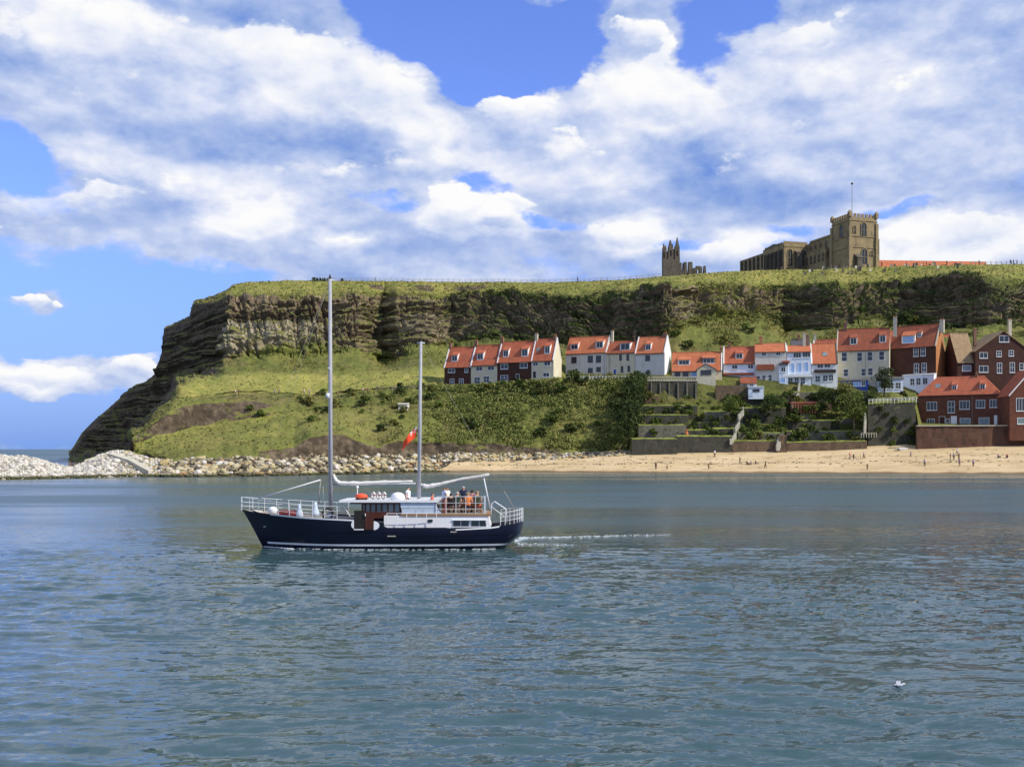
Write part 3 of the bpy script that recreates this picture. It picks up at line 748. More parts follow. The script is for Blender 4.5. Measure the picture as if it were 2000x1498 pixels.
tag(link('breakwater_core', np_mesh('breakwater_core', bw.reshape(-1,3), np.stack([ix2[:-1,:-1].ravel(), ix2[:-1,1:].ravel(), ix2[1:,1:].ravel(), ix2[1:,:-1].ravel()], 1), M['rubble'])), kind='structure')
def bw_pt(px, f):
    fr = np.array([p[0] for p in prof]); c = int(np.clip(round((px+260)/5.0), 0, nbc-1))
    return Vector([float(np.interp(f, fr, bw[:,c,i])) for i in range(3)])

# boulders
def rock_mesh(seed, sub=1):
    bm = bmesh.new(); bmesh.ops.create_icosphere(bm, subdivisions=sub, radius=0.5)
    rs = np.random.default_rng(seed); sq = rs.uniform(0.75, 1.15, 3)*np.array([1.15, 1.0, 0.8])
    for v in bm.verts:
        p = np.array(v.co); nrm = np.sign(p)*np.abs(p*2)**0.75*0.5
        v.co = Vector(nrm*sq*(1+rs.uniform(-0.16, 0.16)))
    me = bpy.data.meshes.new('boulder'); bm.to_mesh(me); bm.free()
    return me
def boulder_material(name, stops):
    m = bpy.data.materials.new(name); m.use_nodes = True
    t = NT(m.node_tree); b = t.n['Principled BSDF']; b.inputs['Roughness'].default_value = 0.92; b.inputs['Specular IOR Level'].default_value = 0.15
    oi = t.node('ShaderNodeObjectInfo').outputs['Random']; gi = t.node('ShaderNodeNewGeometry').outputs['Random Per Island']
    g = t.node('ShaderNodeNewGeometry').outputs['Position']
    f = t.math('FRACT', t.math('ADD', oi, gi))
    f = t.math('MULTIPLY_ADD', t.math('SUBTRACT', t.noise(g, 1.2, 4), 0.5), 0.7, f)
    s = t.node('ShaderNodeSeparateXYZ'); t.put(s.inputs[0], g)
    weed = t.mapr(t.math('MULTIPLY_ADD', t.noise(g, 0.4, 3), 0.8, s.outputs[2]), 0.75, 1.3, 1.0, 0.0, smooth=True)   # weed below the tide line
    t.put(b.inputs['Base Color'], t.mix(weed, t.ramp(f, stops), L_(.055,.055,.02)))
    return m
M['rockA'] = boulder_material('pale_boulder', [(0.0,L_(.20,.19,.165)),(0.3,L_(.40,.38,.335)),(0.7,L_(.58,.555,.50)),(1.0,L_(.44,.39,.31))])
M['rockB'] = boulder_material('weathered_boulder', [(0.0,L_(.08,.068,.048)),(0.3,L_(.24,.205,.135)),(0.6,L_(.46,.41,.28)),(0.85,L_(.40,.34,.16)),(1.0,L_(.34,.20,.11))])
rock_meshes = {}
for kk in ('rockA', 'rockB'):
    rock_meshes[kk] = []
    for i in range(6):
        q_ = rock_mesh(100+i); q_.materials.append(M[kk]); rock_meshes[kk].append(q_)
spots = []
for i in range(1250):                                            # breakwater
    px = RNG.uniform(-60, 318); f = RNG.uniform(-0.02, 1.2)
    p = bw_pt(px, f); s = RNG.uniform(0.55, 1.45); spots.append((p, s, 'rockA' if px < 240 or RNG.random() < .4 else 'rockB', px))
for i in range(1420):                                            # belt at the foot of the slope
    px = RNG.uniform(250, 900) if i < 960 else RNG.uniform(860, 1225)
    rr = RNG.uniform(0.93, 2.05) if px < 860 else RNG.uniform(1.55+0.3*(px-860)/360, 2.12)
    p = Vector(ground(np.array([px]), np.array([rr]))[0]); p.z += RNG.uniform(-.1, .35)
    if px > 850:
        cb = int(np.clip(round((px-740)/6.0), 0, nc-1)); p.z = max(p.z, float(np.interp(p.y, bs[4:,cb,1], bs[4:,cb,2]))+RNG.uniform(-.1,.25))
    s = RNG.uniform(0.6, 2.4)*RNG.uniform(.6,1) if px < 860 else RNG.uniform(0.5, 1.4)
    spots.append((p, s, 'rockB' if RNG.random() < .85 else 'rockA', px))
spots.sort(key=lambda a: -a[1]*1.0/a[0].y)
vis = [a for a in spots if -5 < a[3] < 1230]
big_rocks = vis[:300]; ids = {id(a) for a in big_rocks}
def along_shore(px):
    for lim, where in ((30,'at the seaward breakwater end'),(75,'on the breakwater hump'),(115,'sloping into the breakwater dip'),(160,'in the dip of the breakwater'),(205,'on the mound above the stone ramp'),(262,'beside the stone ramp'),(300,'where breakwater and slope meet'),
                       (350,'at the belt end by the brown bank'),(420,'in the belt below the brown bank'),(490,'before the bow of the boat'),(560,'behind the bow rail'),(640,'just before the tall mast'),(700,'just past the tall mast'),(770,'between the two masts'),(830,'behind the smaller mast'),(900,'where the belt thins out to sand'),(1300,'among scattered stones on the upper sand')):
        if px < lim: return where
for n_, (p, s, kk, px) in enumerate(big_rocks):
    o = link('boulder', random.choice(rock_meshes[kk]), None, p, (RNG.uniform(-.5,.5), RNG.uniform(-.5,.5), RNG.uniform(0,6.28)), (s*RNG.uniform(.9,1.25), s, s*RNG.uniform(.8,1.0)))
    hgt = 'low by the water' if p.z < 1.3 else 'near the top' if p.z > 3.2 else 'halfway up'
    tag(o, ('very large ' if n_ < 60 else 'large ' if n_ < 170 else 'mid sized ')+('pale boulder ' if kk == 'rockA' else 'buff boulder ')+hgt+' '+along_shore(px), 'boulder', 'pale boulders of the breakwater' if px < 262 else 'boulders along the foot of the slope')
for kk in ('rockA', 'rockB'):
    Vs = []; Fs = []; n = 0
    base = [(np.array([tuple(v.co) for v in q_.vertices]), np.array([tuple(f.vertices) for f in q_.polygons])) for q_ in rock_meshes[kk]]
    for a in spots:
        if id(a) in ids or a[2] != kk: continue
        p, s = a[0], a[1]; v, f = base[int(RNG.integers(6))]
        th = RNG.uniform(0, 6.28); c, s_ = math.cos(th), math.sin(th)
        v = v@np.array([[c,s_,0],[-s_,c,0],[0,0,1]])*s + np.array(p); Vs.append(v); Fs.append(f+n); n += len(v)
    # pebbly filling between the boulders
    for i in range(1500):
        if kk == 'rockA': p = bw_pt(RNG.uniform(-60, 320), RNG.uniform(0, 1.2))
        else: p = Vector(ground(np.array([RNG.uniform(255, 1225)]), np.array([RNG.uniform(1.7, 2.15) if RNG.random() < .5 else RNG.uniform(1.0, 2.1)]))[0])
        if kk == 'rockB' and p.x/p.y*F+CX > 880 and p.z < 2.4: continue
        v, f = base[int(RNG.integers(6))]; s = RNG.uniform(.3, .7); Vs.append(v*s+np.array(p)+np.array([0,0,.1])); Fs.append(f+n); n += len(v)
    o = link('rubble', np_mesh('rubble', np.concatenate(Vs), np.concatenate(Fs), M[kk]))
    tag(o, 'small loose stones filling the breakwater' if kk == 'rockA' else 'small loose stones along the foot of the slope', 'rubble', kind='stuff')
# pale ramp running down the breakwater to the water
rm = MB(); pa = [bw_pt(165, .95), bw_pt(210, .72), bw_pt(250, .42), bw_pt(292, .06)]
for a, b_ in zip(pa[:-1], pa[1:]):
    a = a+Vector((0,0,1.0)); b_ = b_+Vector((0,0,1.0)); dz = Vector((0.4,2.2,0.25))
    rm.hexa([a-Vector((0,0,1.3)), b_-Vector((0,0,1.3)), b_+dz-Vector((0,0,1.3)), a+dz-Vector((0,0,1.3))], [a, b_, b_+dz, a+dz])
tag(rm.build('ramp', M['wall_pale']), 'pale stone ramp sloping down over the boulders to the water', 'ramp')

# ------------------------------------------------------------------ plants
def leaf_cloud(centers, radii, per, size, rng, squash=0.8):
    """quads of leaf size spread through blobs; returns verts, quads"""
    n = len(centers); tot = n*per
    c = np.repeat(np.asarray(centers), per, 0); r_ = np.repeat(np.asarray(radii), per)[:,None]
    dirs = rng.normal(size=(tot,3)); dirs /= np.linalg.norm(dirs, axis=1, keepdims=True)
    rad = rng.uniform(0.35, 1.0, (tot,1))**0.6
    pos = c + dirs*rad*r_*np.array([1,1,squash])
    a = rng.normal(size=(tot,3)); a = a/np.linalg.norm(a, axis=1, keepdims=True)
    nn = dirs + 0.9*rng.normal(size=(tot,3)); nn /= np.linalg.norm(nn, axis=1, keepdims=True)
    u = np.cross(nn, a); u /= np.maximum(np.linalg.norm(u, axis=1, keepdims=True), 1e-6); v = np.cross(nn, u)
    sz = (size if hasattr(size, '__len__') else np.full(tot, size))
    sz = (np.asarray(sz)*rng.uniform(0.55, 1.35, tot))[:,None]
    V = np.stack([pos-u*sz*.5, pos+v*sz*.38, pos+u*sz*.5, pos-v*sz*.38], 1).reshape(-1,3)
    return V, np.arange(tot*4).reshape(-1,4)
def bush_mesh(name, m, seed, blobs_=9, per=34, size=0.16, tall=1.0, core=0.5):
    """unit bush: about 1 wide, 1 tall, base at 0"""
    rng = np.random.default_rng(seed)
    c = np.stack([rng.normal(0,.22,blobs_), rng.normal(0,.2,blobs_), rng.uniform(.18,.82,blobs_)], 1)
    c[:,:2] *= (1.15-0.75*c[:,2:3])
    V, Fq = leaf_cloud(c, rng.uniform(.16,.30,blobs_), per, size, rng)
    return np_mesh(name, V, Fq, m)
BUSH = {k2: [bush_mesh('crown', M[k2], 200+i, blobs_=9+i%3) for i in range(4)] for k2 in ('leaf_dark','leaf_mid','leaf_olive')}
stem_me = MB().tube([(0,0,-.25),(.02,.01,.2),(0,.03,.5)], [.05,.04,.02], 5).tube([(.01,0,.15),(.14,.05,.5)], [.03,.012], 4).tube([(.01,0,.2),(-.15,-.04,.55)], [.03,.012], 4).mesh('trunk', M['bark'])
def bush(name, p, wd, ht, kind, label, cat, group=None):
    t = empty(name, p, RNG.uniform(0, 6.28))
    tag(t, label, cat, group)
    link('crown', random.choice(BUSH[kind]), t, scale=(wd, wd, ht))
    link('trunk', stem_me, t, scale=(wd, wd, ht))
    return t

# scrub covering the slopes (nobody could count it)
def scatter(n, fn):
    out = []
    while len(out) < n:
        px, r_ = fn(); out.append((px, r_))
    a = np.array(out); return ground(a[:,0], a[:,1]), a
def scrub_fn():
    while True:
        px = RNG.uniform(560, 1245); r_ = RNG.uniform(3.0, 6.15)
        dens_ = 0.01 + 0.99*float(ss(680, 930, np.float64(px)))**1.5
        if px > 860 and r_ > 5.97 and px < 1110: continue
        if RNG.random() < dens_*(0.12+0.88*float(ss(.32,.6,.5*vnoise(px*.02, r_*1.5, 0.0, 61)+.5*vnoise(px*.07, r_*5, 0.0, 63)))): return px, r_
def scrub2_fn():
    while True:
        px = RNG.uniform(480, 2200); r_ = RNG.uniform(7.2, 9.3)
        dens_ = (0.18 if px < 860 else 0.5 if px < 1300 else 0.85)
        if 8.3 < r_ < 9.0 and px < 860 and RNG.random() < .7: continue
        if RNG.random() < dens_*ss(.35,.7,vnoise(px*.03, r_*3.0, 0.0, 62)): return px, r_
p1, a1 = scatter(4300, scrub_fn); rad1 = RNG.uniform(.45, 1.3, len(p1)); p1[:,2] += rad1*.35
V, Fq = leaf_cloud(p1, rad1, 30, np.repeat(rad1*.42, 30), RNG)
tag(link('scrub', np_mesh('scrub', V, Fq, M['scrub'])), 'green bracken and scrub covering the slope below the terrace of houses', 'scrub', kind='stuff')
p2, a2 = scatter(4200, scrub2_fn); rad2 = RNG.uniform(.5, 1.4, len(p2)); p2[:,2] += rad2*.2
sel = ((a2[:,0] > 860) & (a2[:,0] < 1305)) | ((a2[:,0] > 1505) & (a2[:,1] > 7.9))
for s_, m_, lb in ((sel, M['leaf_dark'], 'dark ivy and scrub clinging to the cliff face'), (~sel, M['leaf_olive'], 'olive scrub growing on the cliff and the ground at its foot')):
    V, Fq = leaf_cloud(p2[s_], rad2[s_], 26, np.repeat(rad2[s_]*.42, 26), RNG)
    tag(link('undergrowth', np_mesh('undergrowth', V, Fq, m_)), lb, 'undergrowth', kind='stuff')
def grass_fn():
    while True:
        px = RNG.uniform(250, 2200); r_ = random.choice([RNG.uniform(3.0,4.2), RNG.uniform(5.0,7.4), RNG.uniform(9.1,10.05), RNG.uniform(9.1,10.05)])
        if px > 1236 and r_ < 7: continue
        if 850 < px and 5.9 < r_ < 7.0: continue
        return px, r_
p3, a3 = scatter(18000, grass_fn); n3 = len(p3)
th = RNG.uniform(0, np.pi, n3); wd = RNG.uniform(.25, .6, n3); ht = RNG.uniform(.08, .32, n3)
dx = np.stack([np.cos(th)*wd, np.sin(th)*wd, 0*th], 1); lean = np.stack([RNG.normal(0,.2,n3), RNG.normal(0,.2,n3), ht], 1)
dn = np.array([0,0,.12])
V = np.stack([p3-dx*.5-dn, p3+dx*.5-dn, p3+dx*.6+lean, p3-dx*.6+lean*.8], 1).reshape(-1,3)
tag(link('grass', np_mesh('grass', V, np.arange(n3*4).reshape(-1,4), M['grass'])), 'rough tussocky grass on the hillside and cliff top', 'grass', kind='stuff')
# ------------------------------------------------------------------ houses
_win_cache = {}
def window_meshes(wd, ht, style):
    key = (round(wd,1), round(ht,1), style)
    if key in _win_cache: return _win_cache[key]
    wd, ht = max(key[0], .4), max(key[1], .4); f = 0.11
    fr = MB()
    fr.box((-wd/2,-.07,0),(-wd/2+f,.02,ht)).box((wd/2-f,-.07,0),(wd/2,.02,ht)).box((-wd/2+f,-.07,0),(wd/2-f,.02,f)).box((-wd/2+f,-.07,ht-f),(wd/2-f,.02,ht))
    if 'm' in style: fr.box((-.04,-.06,f),(.04,.01,ht-f))
    if 't' in style:
        for x in (-wd/6, wd/6): fr.box((x-.04,-.06,f),(x+.04,.01,ht-f))
    if 's' in style: fr.box((-wd/2+f,-.065,ht*.5-.04),(wd/2-f,.005,ht*.5+.04))
    fr.box((-wd/2-.08,-.14,-.10),(wd/2+.08,.02,-.002))
    dark = 'd' in style
    fm = fr.mesh('window', M['darkwood'] if dark else M['frame'])
    pn = MB().box((-wd/2+f*.6,-.035,f*.6),(wd/2-f*.6,-.012,ht-f*.6)).mesh('pane', M['glass_pale'] if 'c' in style else M['bluelight'] if 'b' in style else M['glass'])
    _win_cache[key] = (fm, pn); return fm, pn
_door_cache = {}
def door_mesh(wd, ht, m):
    key = (round(wd,1), round(ht,1), m)
    if key not in _door_cache:
        wd, ht = key[0], key[1]; f = .1
        b = MB().box((-wd/2,-.06,0),(-wd/2+f,.02,ht),1).box((wd/2-f,-.06,0),(wd/2,.02,ht),1).box((-wd/2+f,-.06,ht-f),(wd/2-f,.02,ht),1)
        b.box((-wd/2+f,-.03,0),(wd/2-f,.01,ht-f),0).box((-wd/2+.25,-.045,.2),(wd/2-.25,-.031,ht*.42),0).box((-wd/2+.25,-.045,ht*.5),(wd/2-.25,-.031,ht-.3),0).box((wd/2-.28,-.09,ht*.46),(wd/2-.2,-.03,ht*.5),1)
        _door_cache[key] = b.mesh('door', [M[m], M['frame']])
    return _door_cache[key]

class House:
    """a house given by what shows in the photograph: front between px x0 and x1, front corner at distance Y, turned by rot degrees"""
    def __init__(s, name, label, cat, x0, x1, base, eaves, ridge, Y, rot, depth, wall, roof, group=None, hip=False, gable_front=False, below=4.0, over=.25, wallm=None):
        th = R(rot); s.O = P(x0, base, Y); s.d = Vector((math.cos(th), -math.sin(th), 0)); s.n = Vector((math.sin(th), math.cos(th), 0))
        s.t = empty(name, s.O, -th); tag(s.t, label, cat, group)
        s.W = s.fac(x1, base)[0]; s.depth = depth; s.base, s.wall, s.roofm = base, wall, roof
        xm = (x0+x1)/2; s.he = s.fac(xm, eaves)[1]; s.hip = hip
        s.gf = gable_front
        if gable_front:
            s.xa = s.fac(gable_front, ridge)[0]; s.hr = s.fac(gable_front, ridge)[1]
        else:
            s.hr = s.fac(xm+ (6 if rot > 0 else 0), ridge, depth/2)[1]
        W, he, hr, D_ = s.W, s.he, s.hr, depth
        b = MB()
        if gable_front:
            b.prism([(0,0,-below),(W,0,-below),(W,0,he),(s.xa,0,hr-.1),(0,0,he)], (0,D_,0))
        elif hip:
            b.box((0,0,-below),(W,D_,he))
        else:
            b.prism([(0,0,-below),(0,D_,-below),(0,D_,he),(0,D_/2,hr-.12),(0,0,he)], (W,0,0))
        b.build('wall', M[wall], s.t)
        if wallm: pass
        r = MB(); o = over; th_ = .16
        if gable_front:
            for xe, sg in ((0,-1),(W,1)):
                sl = (hr-he)/abs(s.xa-xe); xo = xe+sg*o; zo = he-sl*o
                r.prism([(xo,-o,zo),(s.xa,-o,hr),(s.xa,-o,hr+th_*1.3),(xo,-o,zo+th_*1.3)] if sg < 0 else [(s.xa,-o,hr),(xo,-o,zo),(xo,-o,zo+th_*1.3),(s.xa,-o,hr+th_*1.3)], (0,D_+2*o,0))
        elif hip:
            k_ = min(D_/2, W/2)*0.9
            e0 = [(-o,-o,he),(W+o,-o,he),(W+o,D_+o,he),(-o,D_+o,he)]; z2 = he+.14
            e1 = [(x,y,z2) for x,y,_ in e0]; rg = [(k_,D_/2,hr),(W-k_,D_/2,hr)]
            r.add(e0+e1+rg, [(3,2,1,0),(0,1,5,4),(1,2,6,5),(2,3,7,6),(3,0,4,7),(4,5,9,8),(5,6,9),(6,7,8,9),(7,4,8)])
        else:
            sl = (hr-he)/(D_/2)
            for ye, sg in ((0,-1),(D_,1)):
                yo = ye+sg*o; zo = he-sl*o
                pl = [(-.05,yo,zo),(-.05,D_/2,hr),(-.05,D_/2,hr+th_),(-.05,yo,zo+th_)]
                r.prism(pl, (W+.1,0,0))
            r.tube([(-.05,D_/2,hr+th_),(W+.05,D_/2,hr+th_)], .13, 6)
        r.build('roof', M[roof], s.t)
        if not gable_front:
            g = MB().box((0,-o-.1,he-.12-(0 if hip else (hr-he)/(D_/2)*o)),(W,-o-.002,he-(0 if hip else (hr-he)/(D_/2)*o))); g.build('gutter', M['darkwood'], s.t)
    def fac(s, px, py_, back=0.0):
        o = s.O + s.n*back; c = Vector((0,0,H)); dr = Vector(((px-CX)/F, 1, (HY-py_)/F))
        tt = (o-c).dot(s.n)/dr.dot(s.n); p = c+dr*tt-s.O
        return p.dot(s.d), p.z
    def roof_y(s, z): return max(0.0, min(1.0, (z-s.he)/(s.hr-s.he)))*s.depth/2
    def win(s, px, py_, wp, hp, style='ms', back=0.0):
        x, z = s.fac(px, py_+hp/2.0, back); x1, z1 = s.fac(px+wp/2.0, py_-hp/2.0, back)
        fm, pn = window_meshes(abs(x1-x)*2, z1-z, style)
        o = link('window', fm, s.t, (x, back, z)); link('pane', pn, o); return s
    def wins(s, lst, wp, hp, style='ms'):
        for px, py_ in lst: s.win(px, py_, wp, hp, style)
        return s
    def door(s, px, pyb, wp, hp, m='bluepaint'):
        x, z = s.fac(px, pyb); x1, z1 = s.fac(px+wp/2.0, pyb-hp)
        link('door', door_mesh(abs(x1-x)*2, z1-z, m), s.t, (x, 0, z)); return s
    def dormer(s, px, pyt, pyb, wp, style='m', cheek='frame', roof=None, win=True):
        y = s.depth*.2
        for _ in range(4): z = s.fac(px, pyb, y)[1]; y = s.roof_y(z)
        x0, z0 = s.fac(px-wp/2.0, pyb, y); x1, z1 = s.fac(px+wp/2.0, pyt, y)
        sl = (s.hr-s.he)/(s.depth/2)
        zt = min(s.hr-.05, z1 + .12 + 0.45*(s.hr-z1)); yt = s.roof_y(zt)
        b = MB(); yb = s.roof_y(z1)+.1 if z1 < s.hr else s.depth/2
        for xa, xb in ((x0, x0+.14), (x1-.14, x1)):
            b.prism([(xa,y,z0-.15),(xa,yb+.4,z0+(yb+.4-y)*sl-.1),(xa,yt,zt-.02),(xa,y,z1)], (xb-xa,0,0))
        b.box((x0+.14,y+.02,z0-.15),(x1-.14,y+.12,z1-.02))
        o = b.build('dormer', M[cheek], s.t)
        r = MB(); zf = z1-.06
        r.hexa([(x0-.12,y-.25,zf),(x1+.12,y-.25,zf),(x1+.12,yt+.1,zt),(x0-.12,yt+.1,zt)], [(x0-.12,y-.25,zf+.16),(x1+.12,y-.25,zf+.16),(x1+.12,yt+.1,zt+.16),(x0-.12,yt+.1,zt+.16)])
        r.build('roof', M[roof or s.roofm], o)
        if win:
            wd = (x1-x0)*.86; fm, _ = window_meshes(wd, z1-z0-.1, style)
            f2 = fm.copy(); 
            f = .07; pn = window_meshes(wd, z1-z0-.1, style)[1]
            link('window', fm, o, ((x0+x1)/2, y, z0)); link('pane', pn, o, ((x0+x1)/2, y, z0))
            bpy.data.meshes.remove(f2)
        return s
    def skylight(s, px, py_, wp, hp):
        y = s.depth*.2
        for _ in range(4): z = s.fac(px, py_, y)[1]; y = s.roof_y(z)
        x, _ = s.fac(px, py_, y); x1, _ = s.fac(px+wp/2.0, py_, y); wd = abs(x1-x); sl = (s.hr-s.he)/(s.depth/2); hh = hp*.16*.6
        b = MB().hexa([(x-wd,y-hh/2,z-sl*hh/2+.17),(x+wd,y-hh/2,z-sl*hh/2+.17),(x+wd,y+hh/2,z+sl*hh/2+.17),(x-wd,y+hh/2,z+sl*hh/2+.17)],
                      [(x-wd,y-hh/2-.05,z-sl*hh/2+.26),(x+wd,y-hh/2-.05,z-sl*hh/2+.26),(x+wd,y+hh/2-.05,z+sl*hh/2+.26),(x-wd,y+hh/2-.05,z+sl*hh/2+.26)])
        b.build('skylight', M['glass_pale'], s.t); return s
    def chimney(s, px, pyt, wp=7, m='chim', pots=2, back=None, dy=.9):
        yb = s.depth/2 if back is None else back
        x, zt = s.fac(px, pyt, yb); wd = abs(s.fac(px+wp/2.0, pyt, yb)[0]-x); z0 = s.he + (s.hr-s.he)*.6
        zt = max(zt, s.hr+.6); zs = zt-.45
        b = MB().box((x-wd,yb-dy/2,z0),(x+wd,yb+dy/2,zs-.2)).box((x-wd-.07,yb-dy/2-.07,zs-.2),(x+wd+.07,yb+dy/2+.07,zs))
        o = b.build('chimney', M[m], s.t)
        pm = MB()
        for i in range(pots):
            xx = x if pots == 1 else x-wd*.55+1.1*wd*i/(pots-1)
            link('chimney_pot', MB().lathe((xx,yb,zs-.02), [(.15,0),(.12,.3),(.15,.45),(.11,.47)], 8).mesh('chimney_pot', M['pot']), o)
        return s
    def aerial(s, px, pyt, back=None):
        yb = s.depth/2 if back is None else back
        x, z = s.fac(px, pyt, yb); b = MB().tube([(x,yb,z-3.2),(x,yb,z)], .035, 5)
        for i in range(5): b.tube([(x-.5+.25*i,yb-.35,z-.1),(x-.5+.25*i,yb+.35,z-.1)], .02, 4)
        b.tube([(x-.6,yb,z-.1),(x+.6,yb,z-.1)], .02, 4); b.build('aerial', M['metal'], s.t); return s
    def verge(s, side, m='frame', wd=.32, up=.22):
        x = -.08 if side == 'l' else s.W-wd+.08; D_ = s.depth; b = MB()
        for ya, yb, za, zb in ((-.3, D_/2, s.he-.3*(s.hr-s.he)/(D_/2), s.hr), (D_+.3, D_/2, s.he-.3*(s.hr-s.he)/(D_/2), s.hr)):
            pl = [(x,ya,za+.05),(x,yb,zb+.05),(x,yb,zb+.18+up),(x,ya,za+.18+up)]
            b.prism(pl if ya < yb else pl[::-1], (wd,0,0))
        b.build('gable_coping', M[m], s.t); return s
    def gable_face(s, side, m):
        """the gable end in a given colour, a thin coat over the wall"""
        D_ = s.depth; x = s.W+.002 if side == 'r' else -.032
        MB().prism([(x,0.02,-3),(x,D_-.02,-3),(x,D_-.02,s.he),(x,D_/2,s.hr-.14),(x,.02,s.he)], (.03,0,0)).build('gable_wall', M[m], s.t); return s
    def strip(s, name, xa, xb, pyt, pyb, out, m, lab=None):
        a, z0 = s.fac(xa, pyb); b_, z1 = s.fac(xb, pyt)
        o = MB().box((a,-out,z0),(b_,.01,z1)).build(name, M[m], s.t)
        if lab: o['label'] = lab
        return s
    def pipe(s, px, pyt, pyb, m='metal'):
        x, z0 = s.fac(px, pyb); _, z1 = s.fac(px, pyt)
        MB().tube([(x,-.08,z0),(x,-.08,z1)], .06, 6).build('drainpipe', M[m], s.t); return s
    def leanto(s, xa, xb, pyt, pyb, out, wall, roof, glass=None, pitch=.5):
        a, z0 = s.fac(xa, pyb); b_, z1 = s.fac(xb, pyt)
        o = MB().prism([(a,-out,z0-3),(a,-.004,z0-3),(a,-.004,z1),(a,-out,z1-pitch)], (b_-a,0,0)).build('extension', M[wall], s.t)
        MB().hexa([(a-.15,-out-.2,z1-pitch-.02),(b_+.15,-out-.2,z1-pitch-.02),(b_+.15,-.006,z1+.06),(a-.15,-.006,z1+.06)],
                  [(a-.15,-out-.2,z1-pitch+.14),(b_+.15,-out-.2,z1-pitch+.14),(b_+.15,-.006,z1+.2),(a-.15,-.006,z1+.2)]).build('roof', M[roof], o)
        if glass:
            for px, py_, wp, hp, st in glass:
                x, z = s.fac(px, py_+hp/2.0); x1, z1_ = s.fac(px+wp/2.0, py_-hp/2.0)
                fm, pn = window_meshes(abs(x1-x)*2, z1_-z, st)
                f_ = link('window', fm, s.t, (x, -out-.003, z)); link('pane', pn, f_)
        return s
def step_Y(h): return (h.O + h.d*h.W).y

GA = 'terrace of four red roofed cottages above the scrub slope'
a1 = House('terraced_house', 'dark brick cottage with one dormer at the terrace end beside open grass', 'house', 868, 919.5, 755, 716, 679, 330, 22, 7.5, 'brick_dark', 'tile', GA)
a1.wins([(882,724)], 14, 8, 'm'); a1.wins([(911,723)], 7, 9, 'm'); a1.wins([(883,746),(901,745)], 9, 12, 'ms')
a1.dormer(888, 694, 706, 12).chimney(880, 668, 4, 'chim', 1).verge('l').verge('r')
a2 = House('terraced_house', 'cream cottage with red roof squeezed between two dark brick cottages', 'house', 919.8, 971, 752, 712, 675, step_Y(a1), 22, 7.5, 'cream', 'tile', GA)
a2.wins([(936,720),(959,719)], 13, 9, 'm'); a2.wins([(932,743),(950,741)], 12, 13, 'ms')
a2.dormer(938, 690, 703, 13).chimney(930, 663, 6, 'chim', 2).verge('l')
a3 = House('terraced_house', 'wide dark brick cottage with two dormers in its red roof', 'house', 971.4, 1037.5, 745, 706, 668, step_Y(a2), 22, 7.5, 'brick_dark', 'tile', GA)
a3.wins([(985,716),(1023,714)], 15, 10, 'm'); a3.wins([(985,738)], 15, 11, 'ms'); a3.door(1011, 744, 7, 14, 'darkwood')
a3.dormer(988, 684, 697, 11).dormer(1025, 682, 696, 13).chimney(981, 657, 5, 'chim', 2).verge('l')
a4 = House('terraced_house', 'cream cottage at the end of the terrace with a white coped gable', 'house', 1038, 1081, 739, 703, 663, step_Y(a3), 22, 7.5, 'cream', 'tile', GA)
a4.wins([(1046,711)], 10, 8, 'm'); a4.wins([(1069,710),(1067,732)], 13, 9, 'm'); a4.door(1044, 738, 7, 13, 'darkwood')
a4.dormer(1069, 676, 691, 11).skylight(1051, 684, 6, 6).chimney(1048, 650, 5, 'chim_pale', 2).chimney(1084, 652, 5, 'chim', 2).verge('l').verge('r', up=.35).gable_face('r', 'cream')

GB = 'row of three pale houses above the dark garden wall'
b1 = House('terraced_house', 'long pale rendered house with orange roof and two dormers, behind a round dark bush', 'house', 1105, 1184, 739, 689, 659, 330, 24, 7.5, 'pale', 'tile_orange', GB)
b1.wins([(1121,703)], 10, 12, 'd'); b1.wins([(1153,701),(1169,701)], 10, 13, 'd'); b1.wins([(1153,723),(1169,721)], 9, 9, 'd'); b1.pipe(1180, 690, 736)
b1.dormer(1122, 672, 683, 15, 'm').dormer(1171, 667, 680, 15, 'm').verge('r', 'pale')
b2 = House('terraced_house', 'narrow greyish cream house with a wide flat dormer and a blue front door', 'house', 1184.6, 1240, 738, 689, 667, step_Y(b1), 24, 7.5, 'cream', 'tile_dull', GB)
b2.wins([(1212,698),(1226,698)], 5, 11, 'd'); b2.wins([(1215,721),(1228,720)], 5, 11, 'd'); b2.door(1201, 737, 6, 16, 'bluepaint')
b2.dormer(1221, 670, 684, 20, 'm').chimney(1196, 644, 4, 'chim_pale', 1).chimney(1237, 656, 5, 'darkwood', 1).pipe(1190, 690, 736)
b3 = House('terraced_house', 'pale house at the row end with a bright white gable wall', 'house', 1240.6, 1298, 738, 689, 659, step_Y(b2), 24, 7.5, 'pale', 'tile_orange', GB)
b3.win(1265, 699, 9, 11, 'd'); b3.door(1266, 737, 7, 16, 'bluepaint'); b3.dormer(1266, 672, 684, 11, 'm').chimney(1299, 649, 8, 'chim', 3).verge('l').verge('r', up=.3).gable_face('r', 'white')

